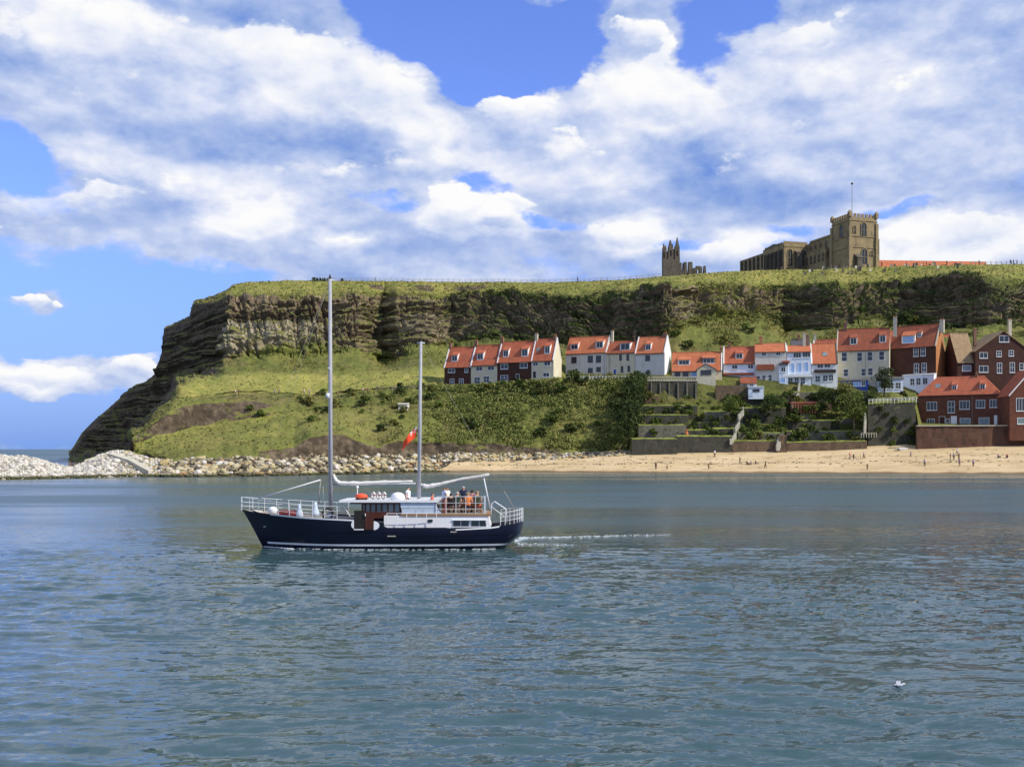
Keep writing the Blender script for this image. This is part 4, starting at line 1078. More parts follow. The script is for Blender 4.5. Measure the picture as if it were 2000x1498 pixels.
c1 = House('cottage', 'low orange roofed cottage with strip dormers behind the pale balustrade', 'house', 1312, 1410, 748, 723, 689, 318, 12, 8, 'cream', 'tile_orange')
c1.wins([(1323,731),(1339,731)], 11, 11, 'dm'); c1.win(1356, 729, 12, 13, 'b')
c1.dormer(1336, 703, 713, 24, 't').dormer(1384, 699, 710, 26, 't', 'darkwood').verge('r', 'frame').chimney(1408, 676, 5, 'chim', 2)
c1b = House('bay_cottage', 'cream gabled bay with a dark wide window in front of the low orange roofed cottage', 'house', 1361, 1398, 752, 722, 711, 314, 10, 3.5, 'cream', 'slate', gable_front=1378)
c1b.win(1379, 727, 21, 9, 'td')
c2 = House('cottage', 'white two storey cottage with one dormer and a red canopy between its floors', 'house', 1413, 1474, 752, 709, 678, 318, 13, 8, 'whiteblue', 'tile')
c2.wins([(1435,717),(1466,716)], 11, 9, 'm'); c2.wins([(1430,743),(1455,741)], 15, 11, 't'); c2.strip('canopy', 1412, 1472, 728, 733, .9, 'tile_dull')
c2.dormer(1444, 690, 701, 15, 'm').chimney(1424, 670, 6, 'chim', 2).verge('l')
c3 = House('cottage', 'tall pale grey cottage with a plain orange roof, a red chimney and a brown balcony', 'house', 1474.5, 1536, 750, 687, 672, 315.5, 12, 7, 'pale', 'tile_orange')
c3.wins([(1492,692),(1520,691)], 9, 8, 'm'); c3.strip('balcony', 1478, 1512, 712, 723, .9, 'tile_dull'); c3.wins([(1481,740),(1492,739),(1504,738)], 8, 12, 's'); c3.win(1525, 738, 9, 14, 'ds')
c3.chimney(1486, 655, 6, 'pot', 1).verge('r', 'pale')
c4 = House('cottage', 'white cottage with a blue first floor balcony and a broad dormer, beside a tall chimney', 'house', 1537, 1584, 765, 687, 676, 314, 12, 7, 'whiteblue', 'tile_orange')
c4.wins([(1557,694),(1575,693)], 16, 11, 't'); c4.wins([(1548,719),(1562,718),(1575,717)], 8, 19, 'b'); c4.strip('balcony', 1528, 1586, 731, 737, 1.1, 'frame')
c4.wins([(1544,745),(1556,744),(1568,744)], 9, 14, 'ms'); c4.strip('canopy', 1528, 1542, 705, 709, 1.2, 'tile'); c4.chimney(1571, 648, 6, 'chim_pale', 2).chimney(1577, 652, 5, 'chim', 1).verge('l', 'pale')
c5 = House('cottage', 'white cottage with a large plain orange roof, a roof light and two balconies', 'house', 1585, 1636, 752, 709, 672, 313, 12, 8.5, 'white', 'tile_orange')
c5.wins([(1602,715),(1616,714)], 12, 9, 'm'); c5.strip('balcony', 1590, 1632, 722, 728, 1.0, 'darkwood'); c5.wins([(1597,740),(1612,739),(1623,738)], 10, 13, 'ms')
c5.skylight(1611, 693, 9, 8).verge('l').verge('r', 'slate')

e1 = House('cottage', 'small dark walled cottage with a slate roof behind the balcony cottage', 'house', 1546, 1583, 730, 682, 664, 328, 12, 7, 'brick_dark', 'slate')
e1.chimney(1560, 652, 5, 'chim', 2)
e2 = House('cottage', 'cottage with a mossy red roof showing behind the roof light cottage', 'house', 1590, 1640, 730, 690, 664, 329, 14, 8, 'cream', 'tile_dull')
e2.verge('l').chimney(1592, 650, 5, 'chim_pale', 2)
e3 = House('cottage', 'narrow white house front with a slate roof squeezed beside the grey cottage', 'house', 1521, 1539, 757, 712, 700, 313.5, 12, 5, 'whiteblue', 'slate')
e3.win(1530, 722, 9, 10, 'm'); e3.win(1529, 743, 10, 11, 'b')
e4 = House('cottage', 'low white lean to cottage with a dull red roof under the red canopy cottage', 'house', 1446, 1478, 762, 748, 738, 312, 12, 4, 'white', 'tile_dull')
e4.win(1455, 754, 8, 8, 'm'); e4.win(1468, 754, 8, 8, 'm')
e5 = House('cottage', 'pale cottage end with a red roof beside the red canopy cottage', 'house', 1398, 1416, 752, 716, 700, 321, 12, 6, 'cream', 'tile')
e5.win(1406, 727, 7, 9, 's')
e6 = House('cottage', 'red roofed house end half hidden behind the tall cream house', 'house', 1728, 1748, 740, 670, 648, 332, 20, 8, 'brick', 'tile')
e7 = House('outbuilding', 'dark timber outbuilding with a red roof behind the tan roof', 'house', 1858, 1886, 720, 668, 652, 335, 6, 7, 'darkwood', 'tile_dull')
d1 = House('town_house', 'tall cream house with four upper windows and two dormers in its russet roof', 'house', 1634, 1737, 757, 683, 643, 316, 22, 9, 'cream', 'tile_dull')
d1.wins([(1649,697),(1679,697),(1699,696),(1722,695)], 11, 18, 's'); d1.wins([(1652,728),(1687,727),(1700,726)], 10, 15, 's'); d1.pipe(1690, 684, 742)
d1.leanto(1634, 1696, 741, 757, 2.2, 'bluepaint', 'slate', [(1655,752,16,9,'t'),(1675,751,16,9,'tb'),(1687,750,8,10,'m')])
d1.dormer(1667, 660, 673, 14, 'm').dormer(1724, 655, 669, 13, 'm').chimney(1651, 628, 6, 'chim', 2).chimney(1748, 617, 7, 'chim_pale', 2).verge('l', 'cream')
d2 = House('town_house', 'tall red brick house with paired white sash windows and a sunlit orange gable', 'house', 1738, 1828, 757, 677, 637, 318, 38, 9.5, 'brick_dark', 'tile_dull')
d2.wins([(1789,687),(1803,686),(1790,719),(1805,718)], 10, 19, 'ms')
d2.leanto(1768, 1829, 730, 757, 2.6, 'whiteblue', 'frame', [(1787,747,9,14,'ms'),(1799,746,9,14,'ms'),(1812,745,10,14,'m')], .3)
d2.dormer(1774, 655, 671, 26, 'b', 'frame', 'tile_orange').dormer(1796, 650, 659, 8, 'm').verge('r', 'chim_pale').gable_face('r', 'brick_sunlit')
d2.chimney(1840, 622, 8, 'chim_pale', 2, back=4.0)
d2b = House('outbuilding', 'narrow dark walled house with a red roof behind the orange gable', 'house', 1846, 1874, 757, 684, 655, 330, 6, 8, 'brick_dark', 'tile')
d2b.verge('r', 'chim_pale').win(1856, 700, 7, 12, 's')
d3 = House('town_house', 'large dark brick gabled house with white windows and a tan tiled roof', 'house', 1905, 2012, 760, 686, 647, 306, 2, 13, 'brick_dark', 'tile_tan', gable_front=1960)
d3.win(1961, 662, 19, 13, 'm'); d3.win(1921, 694, 16, 12, 'm'); d3.wins([(1951,691),(1975,690)], 10, 12, 'ms'); d3.win(1921, 721, 18, 13, 'm'); d3.wins([(1952,719),(1977,718)], 10, 20, 'ms'); d3.win(1995, 716, 8, 14, 's')
d3.chimney(1972, 622, 6, 'chim_pale', 2, back=6)
d3b = House('town_house', 'lower wing with a broad tan roof beside the dark gabled house', 'house', 1870, 1905.6, 757, 707, 652, 307.5, 2, 12, 'brick_dark', 'tile_tan')
d3b.win(1888, 719, 18, 12, 'c'); d3b.chimney(1904, 640, 5, 'chim', 1)

d4 = House('quay_house', 'red brick house on the sea wall with a hipped red roof and white windows', 'house', 1793, 1953, 832, 772, 735, 300, 30, 10, 'brick', 'tile', hip=True)
d4.wins([(1820,793),(1884,791)], 20, 17, 't'); d4.win(1858, 795, 14, 23, 'ms'); d4.wins([(1915,789),(1942,788)], 18, 16, 't')
d4.wins([(1818,825)], 15, 15, 't'); d4.wins([(1885,824)], 21, 15, 'c'); d4.win(1922, 823, 21, 15, 'c'); d4.door(1840, 832, 12, 19, 'brick_dark'); d4.door(1863, 832, 12, 20, 'frame'); d4.door(1946, 829, 9, 18, 'frame'); d4.win(1851, 825, 8, 15, 's')
d4.dormer(1864, 752, 762, 10, 'm').dormer(1919, 750, 761, 11, 'm').skylight(1832, 755, 10, 9).chimney(1907, 726, 5, 'chim', 1).pipe(1899, 773, 831)
d5 = House('quay_house', 'brick house with white barge boards next to the hipped red roof', 'house', 1972, 2060, 832, 772, 722, 281, 4, 9, 'brick', 'tile', gable_front=2016)
d5.win(1993, 790, 17, 26, 't'); d5.win(1994, 822, 15, 13, 'c')
bb = MB(); 
for xe in (0, d5.W):
    sg = -1 if xe == 0 else 1; sl = (d5.hr-d5.he)/abs(d5.xa-xe); a_ = (xe+sg*.3, -.36, d5.he-sl*.3); b_ = (d5.xa, -.36, d5.hr+.05)
    bb.prism([a_, b_, (b_[0],b_[1],b_[2]+.45), (a_[0],a_[1],a_[2]+.45)], (0,.1,0))
bb.build('barge_board', M['frame'], d5.t)

a1.aerial(873,664); a3.aerial(978,652); b2.aerial(1240,648); c2.aerial(1426,662); c4.aerial(1581,644); d1.aerial(1655,620); d2.aerial(1752,612); d3.aerial(1968,616, 6)
# ------------------------------------------------------------------ church, abbey ruin and the long roof on the headland
def merlons(parent, mats, p0, p1, n, wd, ht, th, name='merlon'):
    p0, p1 = Vector(p0), Vector(p1); d = (p1-p0); L = d.length; u = d/L; v = Vector((-u.y, u.x, 0))
    for i in range(n):
        c = p0+d*((i+.5)/n); b = MB()
        b.hexa([c-u*wd/2-v*th/2, c+u*wd/2-v*th/2, c+u*wd/2+v*th/2, c-u*wd/2+v*th/2], [c-u*wd/2-v*th/2+Vector((0,0,ht)), c+u*wd/2-v*th/2+Vector((0,0,ht)), c+u*wd/2+v*th/2+Vector((0,0,ht)), c-u*wd/2+v*th/2+Vector((0,0,ht))])
        b.build(name, mats, parent)
def lancet(wd, ht, dp_, m, depth=.3, frame=True, pointed=True):
    """arched window: raised stone surround, mullion and recessed dark glass; returns (surround mesh, glass mesh)"""
    n = 6; r_ = wd/2
    def outline(r1, hs, top):
        pts = [(-r1,0,0),(r1,0,0),(r1,0,hs)]
        for i in range(1, n):
            a = math.pi*i/n; pts.append((r1*math.cos(a), 0, hs+(top if pointed else r1)*math.sin(a)))
        return pts+[(-r1,0,hs)]
    hs = ht-wd*.6
    o = outline(r_+.28, hs, wd*.75); i_ = outline(r_, hs, wd*.6); b = MB(); k_ = len(o)
    vs = [(x,-depth,z) for x,_,z in o]+[(x,-depth,z) for x,_,z in i_]+[(x,.05,z) for x,_,z in o]+[(x,.05,z) for x,_,z in i_]
    fs = []
    for j in range(k_):
        j2 = (j+1)%k_; fs += [(j,j2,k_+j2,k_+j), (j,2*k_+j,2*k_+j2,j2), (k_+j,k_+j2,3*k_+j2,3*k_+j)]
    b.add(vs, fs); b.box((-.09,-depth*.7,.02),(.09,.02,ht-.25)); b.box((-r_,-depth*.6,hs*.55),(r_,.01,hs*.55+.14))
    g = MB().prism([(x,-.04,z) for x,_,z in i_], (0,.03,0))
    return b.mesh('window', M[m]), g.mesh('pane', M['glass'])

CH_Y = 432.0; a_ = R(17)
ch_o = P(1659.5, 525, CH_Y); ch_o.z -= 1.0
U = Vector((-math.sin(a_), math.cos(a_), 0)); Vv = Vector((-math.cos(a_), -math.sin(a_), 0))      # away along the nave; outwards
church = empty('church', ch_o, a_)       # local x to the right along the tower front, local y away along the nave
tag(church, 'stone church with a square battlemented tower on the cliff top', 'church')
kz = CH_Y/F
TW = 13.4; TD = 12.6; TH = (525-423)*kz+1.0
def cbox(name, lo, hi, m='stone'): return MB().box(lo, hi).build(name, M[m], church)
cbox('tower', (0,0,-3), (TW,TD,TH))
for z_ in (TH*.44, TH*.64, TH*.93):
    cbox('string_course', (-.25,-.25,z_), (TW+.25,TD+.25,z_+.35))
for x_, y_ in ((0,0),(TW,0),(0,TD)):
    b = MB(); 
    b.box((x_-.75 if x_ == 0 else x_-.9, y_-.8, -3), (x_+.9 if x_ == 0 else x_+.75, y_+.9, TH*.62)); b.box((x_-.5 if x_ == 0 else x_-.7, y_-.55, TH*.62), (x_+.7 if x_ == 0 else x_+.5, y_+.7, TH*.9))
    b.build('buttress', M['stone'], church)
merlons(church, M['stone'], (0,.3,TH), (TW,.3,TH), 7, 1.15, 1.5, .6); merlons(church, M['stone'], (.3,0.9,TH), (.3,TD,TH), 7, 1.15, 1.5, .6)
merlons(church, M['stone'], (TW-.3,.9,TH), (TW-.3,TD,TH), 7, 1.15, 1.5, .6); merlons(church, M['stone'], (0.9,TD-.3,TH), (TW-.9,TD-.3,TH), 6, 1.15, 1.5, .6)
for x_, y_ in ((.1,.1),(TW-.1,.1),(.1,TD-.1),(TW-.1,TD-.1)):
    MB().box((x_-.65,y_-.65,TH+.002),(x_+.65,y_+.65,TH+2.0)).add([(x_-.65,y_-.65,TH+2.0),(x_+.65,y_-.65,TH+2.0),(x_+.65,y_+.65,TH+2.0),(x_-.65,y_+.65,TH+2.0),(x_,y_,TH+3.0)], [(0,1,4),(1,2,4),(2,3,4),(3,0,4)]).build('pinnacle', M['stone'], church)
def cwin(wd, ht, loc, face, m='stone', depth=.3):
    f, g = lancet(wd, ht, 0, m, depth); o = link('window', f, church, loc, (0,0,0 if face == 'f' else R(-90))); link('pane', g, o)
cwin(2.5, 5.4, (6.9, 0, TH*.67), 'f'); cwin(2.5, 5.4, (0, TD*.45, TH*.67), 's'); cwin(1.1, 3.2, (2.4, 0, TH*.70), 'f')
cwin(2.6, 6.2, (7.2, 0, TH*.16), 'f'); cwin(1.2, 2.2, (10.9, 0, TH*.30), 'f')
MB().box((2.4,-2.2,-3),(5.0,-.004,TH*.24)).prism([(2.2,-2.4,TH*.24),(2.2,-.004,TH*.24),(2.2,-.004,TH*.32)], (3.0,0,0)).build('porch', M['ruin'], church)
fp = MB().lathe((TW*.42,TD*.5,TH-.5), [(.16,0),(.10,(423-352)*kz*1.03)], 8); fp.lathe((TW*.42,TD*.5,TH-.5+(423-352)*kz*1.03), [(.1,0),(.5,.3),(.5,.7),(.1,1.0)], 8, 1)
fp.build('flagpole', [M['metal'], M['darkwood']], church)
# nave running away from the tower
NH = 17.6; NL = 20
cbox('nave', (1.2, TD+.002, -3), (11.5, TD+NL, NH)); MB().prism([(.9,TD+.002,NH),(11.8,TD+.002,NH),(6.3,TD+.002,NH+2.2)], (0,NL,0)).build('roof', M['lead'], church)
merlons(church, M['stone'], (1.5,TD+1,NH), (1.5,TD+NL-1,NH), 16, 1.0, 1.1, .5)
cbox('aisle', (-.6, TD+4, -3), (1.198, TD+NL, 12.6))
merlons(church, M['stone'], (-.4,TD+4.5,12.6), (-.4,TD+NL-1,12.6), 9, 1.0, .9, .45)
for i in range(5):
    cwin(1.6, 3.6, (1.2, TD+2.2+i*3.9, 12.9), 's', 'stone', .2)
    cwin(1.7, 3.6, (-.6, TD+5.6+i*3.1, 7.6), 's', 'stone', .2)
# transept, its sunlit side towards the tower
TY = TD+NL+.002; TX = -11.2; TRH = 17.4
cbox('transept', (TX, TY, -4), (8, TY+18, TRH)); MB().prism([(TX-.3,TY+1.2,TRH),(TX-.3,TY+16.8,TRH),(TX-.3,TY+9,TRH+1.2)], (19,0,0)).build('roof', M['lead'], church)
merlons(church, M['stone'], (TX,TY+.3,TRH), (1,TY+.3,TRH), 11, .95, 1.0, .5); merlons(church, M['stone'], (TX+.3,TY+1,TRH), (TX+.3,TY+17,TRH), 7, 1.3, .8, .5)
cwin(2.2, 7.2, (TX+3.0, TY, 7.6), 'f'); cwin(2.2, 7.2, (TX+10.2, TY, 7.6), 'f'); cbox('string_course', (TX-.15,TY-.2,TRH-1.5), (.9,TY-.002,TRH-1.1))
MB().box((TX+5.4,TY-2.2,-4),(TX+8.0,TY-.004,13.0)).prism([(TX+5.2,TY-2.4,13.0),(TX+5.2,TY-.004,13.0),(TX+5.2,TY-.004,14.4)], (3.0,0,0)).build('porch', M['ruin'], church)
for i in range(5):
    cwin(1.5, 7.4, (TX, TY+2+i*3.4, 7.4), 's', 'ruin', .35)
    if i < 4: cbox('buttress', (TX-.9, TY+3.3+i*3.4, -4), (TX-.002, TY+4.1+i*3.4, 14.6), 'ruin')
cbox('chancel', (TX+1.0, TY+18.002, -4), (6, TY+41, 16.4)); MB().prism([(TX+.7,TY+18.3,16.4),(6.3,TY+18.3,16.4),((TX+7)/2,TY+18.3,18.6)], (0,22.7,0)).build('roof', M['lead'], church)
for i in range(6): cwin(1.4, 6.0, (TX+1.0, TY+20+i*3.8, 9.6), 's', 'ruin', .3)

# abbey ruin behind the edge of the cliff
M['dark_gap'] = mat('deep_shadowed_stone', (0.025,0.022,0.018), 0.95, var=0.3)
AY = 480.0; ab_o = P(1295, 541, AY); ab_o.z -= 2
abbey = empty('abbey_ruin', ab_o, R(6)); tag(abbey, 'ruined abbey end wall with three jagged stone pinnacles rising behind the cliff edge', 'ruin')
ka = AY/F
def ab(px): return (px-1295)*ka*1.02
def az_(py_): return (541-py_)*ka+2
def arect(name, xa, xb, ya, yb, y0=0, y1=2.2, taper=0):
    x0, x1 = ab(xa), ab(xb); z0, z1 = az_(yb), az_(ya); t_ = (x1-x0)*taper/2; c = (y1-y0)*taper/2
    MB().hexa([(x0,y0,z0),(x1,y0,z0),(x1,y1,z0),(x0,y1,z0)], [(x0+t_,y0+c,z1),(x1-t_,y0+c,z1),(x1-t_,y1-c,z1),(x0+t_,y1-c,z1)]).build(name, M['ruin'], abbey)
arect('wall', 1295, 1328, 506, 545)
arect('pier', 1295, 1302.6, 484, 506, taper=.12); arect('pier', 1305.5, 1315.5, 481, 506, taper=.1); arect('pier', 1318.5, 1328, 480, 506, taper=.1)
arect('screen_wall', 1302.62, 1305.48, 491, 506, .5, 1.5); arect('screen_wall', 1315.52, 1318.48, 486, 506, .5, 1.5)
arect('pinnacle', 1295.6, 1299.0, 475, 484, .2, 2.0, .7); arect('pinnacle', 1299.2, 1302.2, 479, 484, .3, 1.8, .5); arect('pinnacle', 1307, 1313.5, 468, 481, .2, 2.0, .7); arect('pinnacle', 1313.6, 1315.4, 476, 481, .4, 1.6, .3); arect('pinnacle', 1320.5, 1327, 462, 480, .2, 2.0, .85)
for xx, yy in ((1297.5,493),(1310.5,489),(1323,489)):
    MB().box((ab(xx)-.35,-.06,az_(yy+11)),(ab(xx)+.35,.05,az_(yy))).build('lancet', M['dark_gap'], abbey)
arect('broken_wall', 1328.02, 1333, 512, 545, .4, 1.8, .35); arect('broken_wall', 1333.02, 1337, 526, 545, .4, 1.8, .2)
arect('broken_wall', 1341, 1347, 508, 545, 3, 9, .3); arect('broken_wall', 1348, 1358, 508, 545, 3, 5.2, .3); arect('broken_wall', 1358.1, 1364, 520, 545, 3, 5.2)
arect('broken_wall', 1364.1, 1372, 516, 522, 3, 5.0); arect('broken_wall', 1364.1, 1366, 522, 545, 3, 5.0); arect('broken_wall', 1370, 1376, 517, 545, 3, 5.2, .1); arect('broken_wall', 1378, 1385, 515, 545, 3, 5.4, .5)

# long red roof beyond the tower
LY = 458.0; lr = empty('long_building', P(1716, 523, LY), R(-3)); tag(lr, 'long low building with an orange red roof beyond the church tower', 'building')
lw = (1925-1716)*LY/F; k_ = LY/F
MB().box((0,0,-5),(lw,7,.6)).build('wall', M['stone'], lr)
MB().prism([(0,-.4,.5),(0,7.4,.5),(0,3.5,16*k_)], (0.01,0,0)).v
rb = MB(); h0 = 17.5*k_; h1 = 12.5*k_
rb.hexa([(0,-.5,.3),(lw,-.5,.0),(lw,7.5,.0),(0,7.5,.3)], [(0,3.4,h0),(lw,3.4,h1),(lw,3.6,h1),(0,3.6,h0)])
rb.build('roof', M['tile_orange'], lr)
M['sea_brick'] = weathered('weathered_sea_wall_brick', (0.125,0.062,0.042), (0.085,0.050,0.036), (0.035,0.034,0.022), patch=.5, fine=3.0, amount=.85, streak=(.5,.5,.25))
# ------------------------------------------------------------------ sea walls and terraced gardens
def garden_wall(label, x0, x1, top, bot, Y, m, deep=5.0, lawn=True, group='walls of the terraced gardens', top2=None, name='garden_wall', coping=False, rot=0.0):
    """stone-faced terrace: wall with irregular courses, and the strip of ground it holds up"""
    a = P(x0, bot, Y); W = (x1-x0)/F*Y; zt = (bot-top)/F*Y; zt2 = (bot-(top2 or top))/F*Y
    t = empty(name, a, R(rot)); tag(t, label, 'wall', group)
    rng = np.random.default_rng(int(x0*7+top)); n = max(4, int(W/1.4)); mrows = max(2, int(zt/1.1))
    vs = []; 
    for j in range(mrows+1):
        for i in range(n+1):
            f = i/n; z = -2.5 + (zt+(zt2-zt)*f+2.5)*j/mrows
            e = 0 < i < n
            vs.append((W*f+(rng.uniform(-.3,.3) if e else 0), rng.uniform(-.14,.14)+(0.12*j/mrows*zt*.3), z+(rng.uniform(-.12,.12) if 0 < j else 0)))
    nb = len(vs); fs = [(j*(n+1)+i, j*(n+1)+i+1, (j+1)*(n+1)+i+1, (j+1)*(n+1)+i) for j in range(mrows) for i in range(n)]
    vs += [(0,.9,-2.5),(W,.9,-2.5),(W,.9,zt2),(0,.9,zt)]
    tl = [mrows*(n+1)+i for i in range(n+1)]
    fs += [tuple(tl)+(nb+2, nb+3), (nb+1,nb,nb+3,nb+2), tuple([j*(n+1) for j in range(mrows, -1, -1)])+(nb, nb+3), tuple([j*(n+1)+n for j in range(mrows+1)])+(nb+2, nb+1)]
    MB().add(vs, fs).build('stone_face', M[m], t)
    if coping:
        MB().hexa([(0,-.1,zt+.06),(W,-.1,zt2+.06),(W,.95,zt2+.06),(0,.95,zt+.06)], [(0,-.1,zt+.32),(W,-.1,zt2+.32),(W,.95,zt2+.32),(0,.95,zt+.32)]).build('coping', M['wall_pale'], t)
    if lawn:
        n2 = max(3, int(W/1.2)); g = MB(); y1 = deep; up = .55
        top_ = []; 
        for j, (y, dz) in enumerate(((.28, .02), (.32, .26), (y1*.5, .34), (y1, .5))):
            for i in range(n2+1):
                f = i/n2; top_.append((W*f, y+rng.uniform(-.05,.05), zt+(zt2-zt)*f+dz+rng.uniform(-.08,.1)))
        g.add(top_, [(j*(n2+1)+i, j*(n2+1)+i+1, (j+1)*(n2+1)+i+1, (j+1)*(n2+1)+i) for j in range(3) for i in range(n2)])
        g.box((0.02,.5,zt-3),(W-.02,y1,min(zt,zt2)-.05)); g.build('lawn', M['lawn'], t)
    return t
garden_wall('dark sea wall at the beach end of the gardens, under the ivy clad trees', 1234, 1323, 858, 886, 285, 'wall_dark')
garden_wall('dark sea wall with a bright mown edge, second along from the ivy clad trees', 1323.3, 1430, 853, 886, 286, 'wall_dark')
garden_wall('brown sea wall between the white steps and the gate pier', 1430.4, 1522, 862, 885, 286, 'wall_brown')
garden_wall('dark gate pier standing at the top of the beach', 1522.4, 1537, 850, 884, 285, 'wall_brown', 2.5, False)
garden_wall('long brown sea wall topped with rough yellow grass', 1537.4, 1694, 865, 882, 286, 'wall_brown', top2=862)
garden_wall('tall black retaining wall beside the red brick house', 1696, 1790, 789, 879, 289, 'wall_dark', 8, True, None, 785, 'retaining_wall')
garden_wall('brick sea wall carrying the red brick house', 1791, 2080, 833, 875, 282.5, 'sea_brick', 6, False, None, 832, 'sea_wall', True)
garden_wall('grey garden wall with a bright lawn above the dark sea wall by the trees', 1247, 1340, 831, 856, 292, 'wall_grey')
garden_wall('low garden wall beside the orange garden figure', 1342, 1392, 841, 852, 292, 'wall_dark')
garden_wall('low garden wall with a bright lawn below the white steps', 1394, 1432, 838, 850, 292.5, 'wall_dark')
garden_wall('dark garden wall between the white steps and the conservatory', 1442, 1532, 846, 862, 291.5, 'wall_grey', 4)
garden_wall('grey garden wall above the long brown sea wall', 1537, 1690, 843, 860, 292, 'wall_grey', 5)
garden_wall('short dark wall under the brick summerhouse', 1536, 1640, 822, 836, 298, 'wall_dark', 4)
garden_wall('garden wall two steps above the grey wall by the trees', 1240, 1345, 811, 826, 298, 'wall_dark')
garden_wall('garden wall under the long clipped hedge', 1250, 1362, 793, 803, 303, 'wall_dark', 4)
garden_wall('pale topped garden wall below the brown boundary wall', 1375, 1450, 805, 818, 300, 'wall_grey', 4)
garden_wall('dark tall garden wall behind the white steps', 1450, 1535, 797, 822, 301, 'wall_dark', 4)
garden_wall('brown boundary wall under the white cottage with the red canopy', 1398, 1462, 753, 776, 309.5, 'wall_brown', 3, False)
garden_wall('dark wall beneath the white shed', 1460, 1536, 774, 792, 308, 'wall_dark', 3, False)
garden_wall('dark wall holding up the terrace of the tall cream house', 1640, 1700, 765, 800, 308, 'wall_dark', 4, True)
garden_wall('grey wall between the balcony cottages and the brick summerhouse', 1537, 1640, 766, 784, 308, 'wall_grey', 4)
bal = garden_wall('dark buttressed wall with a pale balustrade in front of the low orange roofed cottage', 1264, 1362, 745, 770, 310, 'wall_dark', 3, False, None, None, 'balustrade_wall')
k_ = 310/F
for i in range(6): MB().hexa([(1.0+i*2.7,-.5,-2),(1.5+i*2.7,-.5,-2),(1.5+i*2.7,.0,-2),(1.0+i*2.7,.0,-2)], [(1.1+i*2.7,-.15,3.6),(1.4+i*2.7,-.15,3.6),(1.4+i*2.7,.05,3.6),(1.1+i*2.7,.05,3.6)]).build('buttress', M['wall_grey'], bal)
zb = 25*k_; Wb = 98*k_
MB().box((0,-.05,zb+1.15),(Wb,.45,zb+1.4)).build('rail', M['wall_pale'], bal); MB().box((0,-.05,zb+.1),(Wb,.45,zb+.32)).build('plinth', M['wall_pale'], bal)
pm = MB().lathe((0,0,0), [(.14,0),(.10,.15),(.16,.4),(.09,.75),(.13,.83)], 7).mesh('baluster', M['wall_pale'])
for i in range(30): link('baluster', pm, bal, (.25+i*(Wb-.5)/29, .2, zb+.32))
# steps
def steps(label, pts, Y0, Y1, wd, m='wall_pale'):
    a = P(pts[0][0], pts[0][1], Y0); t = empty('steps', a); tag(t, label, 'steps')
    ps = [P(px, py_, Y0+(Y1-Y0)*i/(len(pts)-1))-a for i, (px, py_) in enumerate(pts)]
    for p, q_ in zip(ps[:-1], ps[1:]):
        d_ = q_-p; n = max(2, int(abs(d_.z)/.42)); 
        for i in range(n):
            c = p+d_*(i/n); e = p+d_*((i+1)/n)
            MB().box((min(c.x,e.x)-wd/2, c.y-.1, c.z-1.2), (max(c.x,e.x)+wd/2, e.y+.5, e.z)).build('step', M[m], t)
steps('winding white stone steps climbing from the beach through the terraced gardens', [(1426,860),(1437,846),(1436,836),(1444,824),(1442,812),(1451,802),(1450,795)], 285.6, 302, .12)
steps('pale steps climbing beside the brick summerhouse', [(1547,792),(1553,780),(1559,768),(1561,748)], 303, 311.5, .35)
steps('short white steps in a gap of the sea wall by the gate pier', [(1519,872),(1523,856),(1530,850)], 284.4, 287.5, .8)
steps('thin white steps against the black retaining wall', [(1689,838),(1690,822),(1689,806)], 287.5, 289.6, .5)
# white shed, brick summerhouse, conservatories
def small_building(name, label, cat, x0, x1, top, bot, Y, deep, wall, roof, wlist=(), rise=.5, posts=None, rot=8):
    a = P(x0, bot, Y); t = empty(name, a, R(-rot)); tag(t, label, cat); k1 = Y/F; W = (x1-x0)*k1; hh = (bot-top)*k1
    MB().box((0,0,-.7),(W,deep,hh)).build('wall', M[wall], t)
    MB().prism([(-.2,-.25,hh+.002),(-.2,deep+.25,hh+.002),(-.2,deep+.25,hh+.14),(-.2,deep/2,hh+rise),(-.2,-.25,hh+.14)], (W+.4,0,0)).build('roof', M[roof], t)
    for fx, fz, wd, ht, st in wlist:
        fm, pn = window_meshes(wd, ht, st); o = link('window', fm, t, (W*fx, 0, hh*fz)); link('pane', pn, o)
    if posts:
        pmesh = MB().box((-.11,-.09,-.6),(.11,.09,hh*.8)).mesh('post', M[posts])
        for i in range(9): link('post', pmesh, t, (W*(i+.5)/9, -.35, 0))
        MB().box((0,-.44,hh*.8+.002),(W,-.26,hh*.8+.16)).build('rail', M[posts], t)
    return t
small_building('shed', 'small white box shed below the grey cottage with the red chimney', 'shed', 1462, 1491, 756, 775, 307, 3, 'whiteblue', 'frame', [(.5,.55,2.0,.7,'d'),(.2,.15,.8,.8,'b')], .3)
small_building('summerhouse', 'brick red summerhouse with a row of pale posts on the garden terrace', 'summerhouse', 1545, 1593, 788, 803, 303, 4, 'brick', 'tile_dull', (), .6, 'pot')
small_building('conservatory', 'glass roofed conservatory beside the tall cream house', 'conservatory', 1716, 1762, 741, 762, 309, 4, 'whiteblue', 'slate', [(.2,.1,1.6,2,'ms'),(.5,.1,1.6,2,'ms'),(.8,.1,1.6,2,'ms')], .9)
small_building('hut', 'small white hut alone on the grassy slope above the red flag', 'hut', 778, 796, 790, 800, ground_at(786, 800).y, 2.2, 'white', 'wall_pale', [(.3,.3,.6,.7,'')], .5)
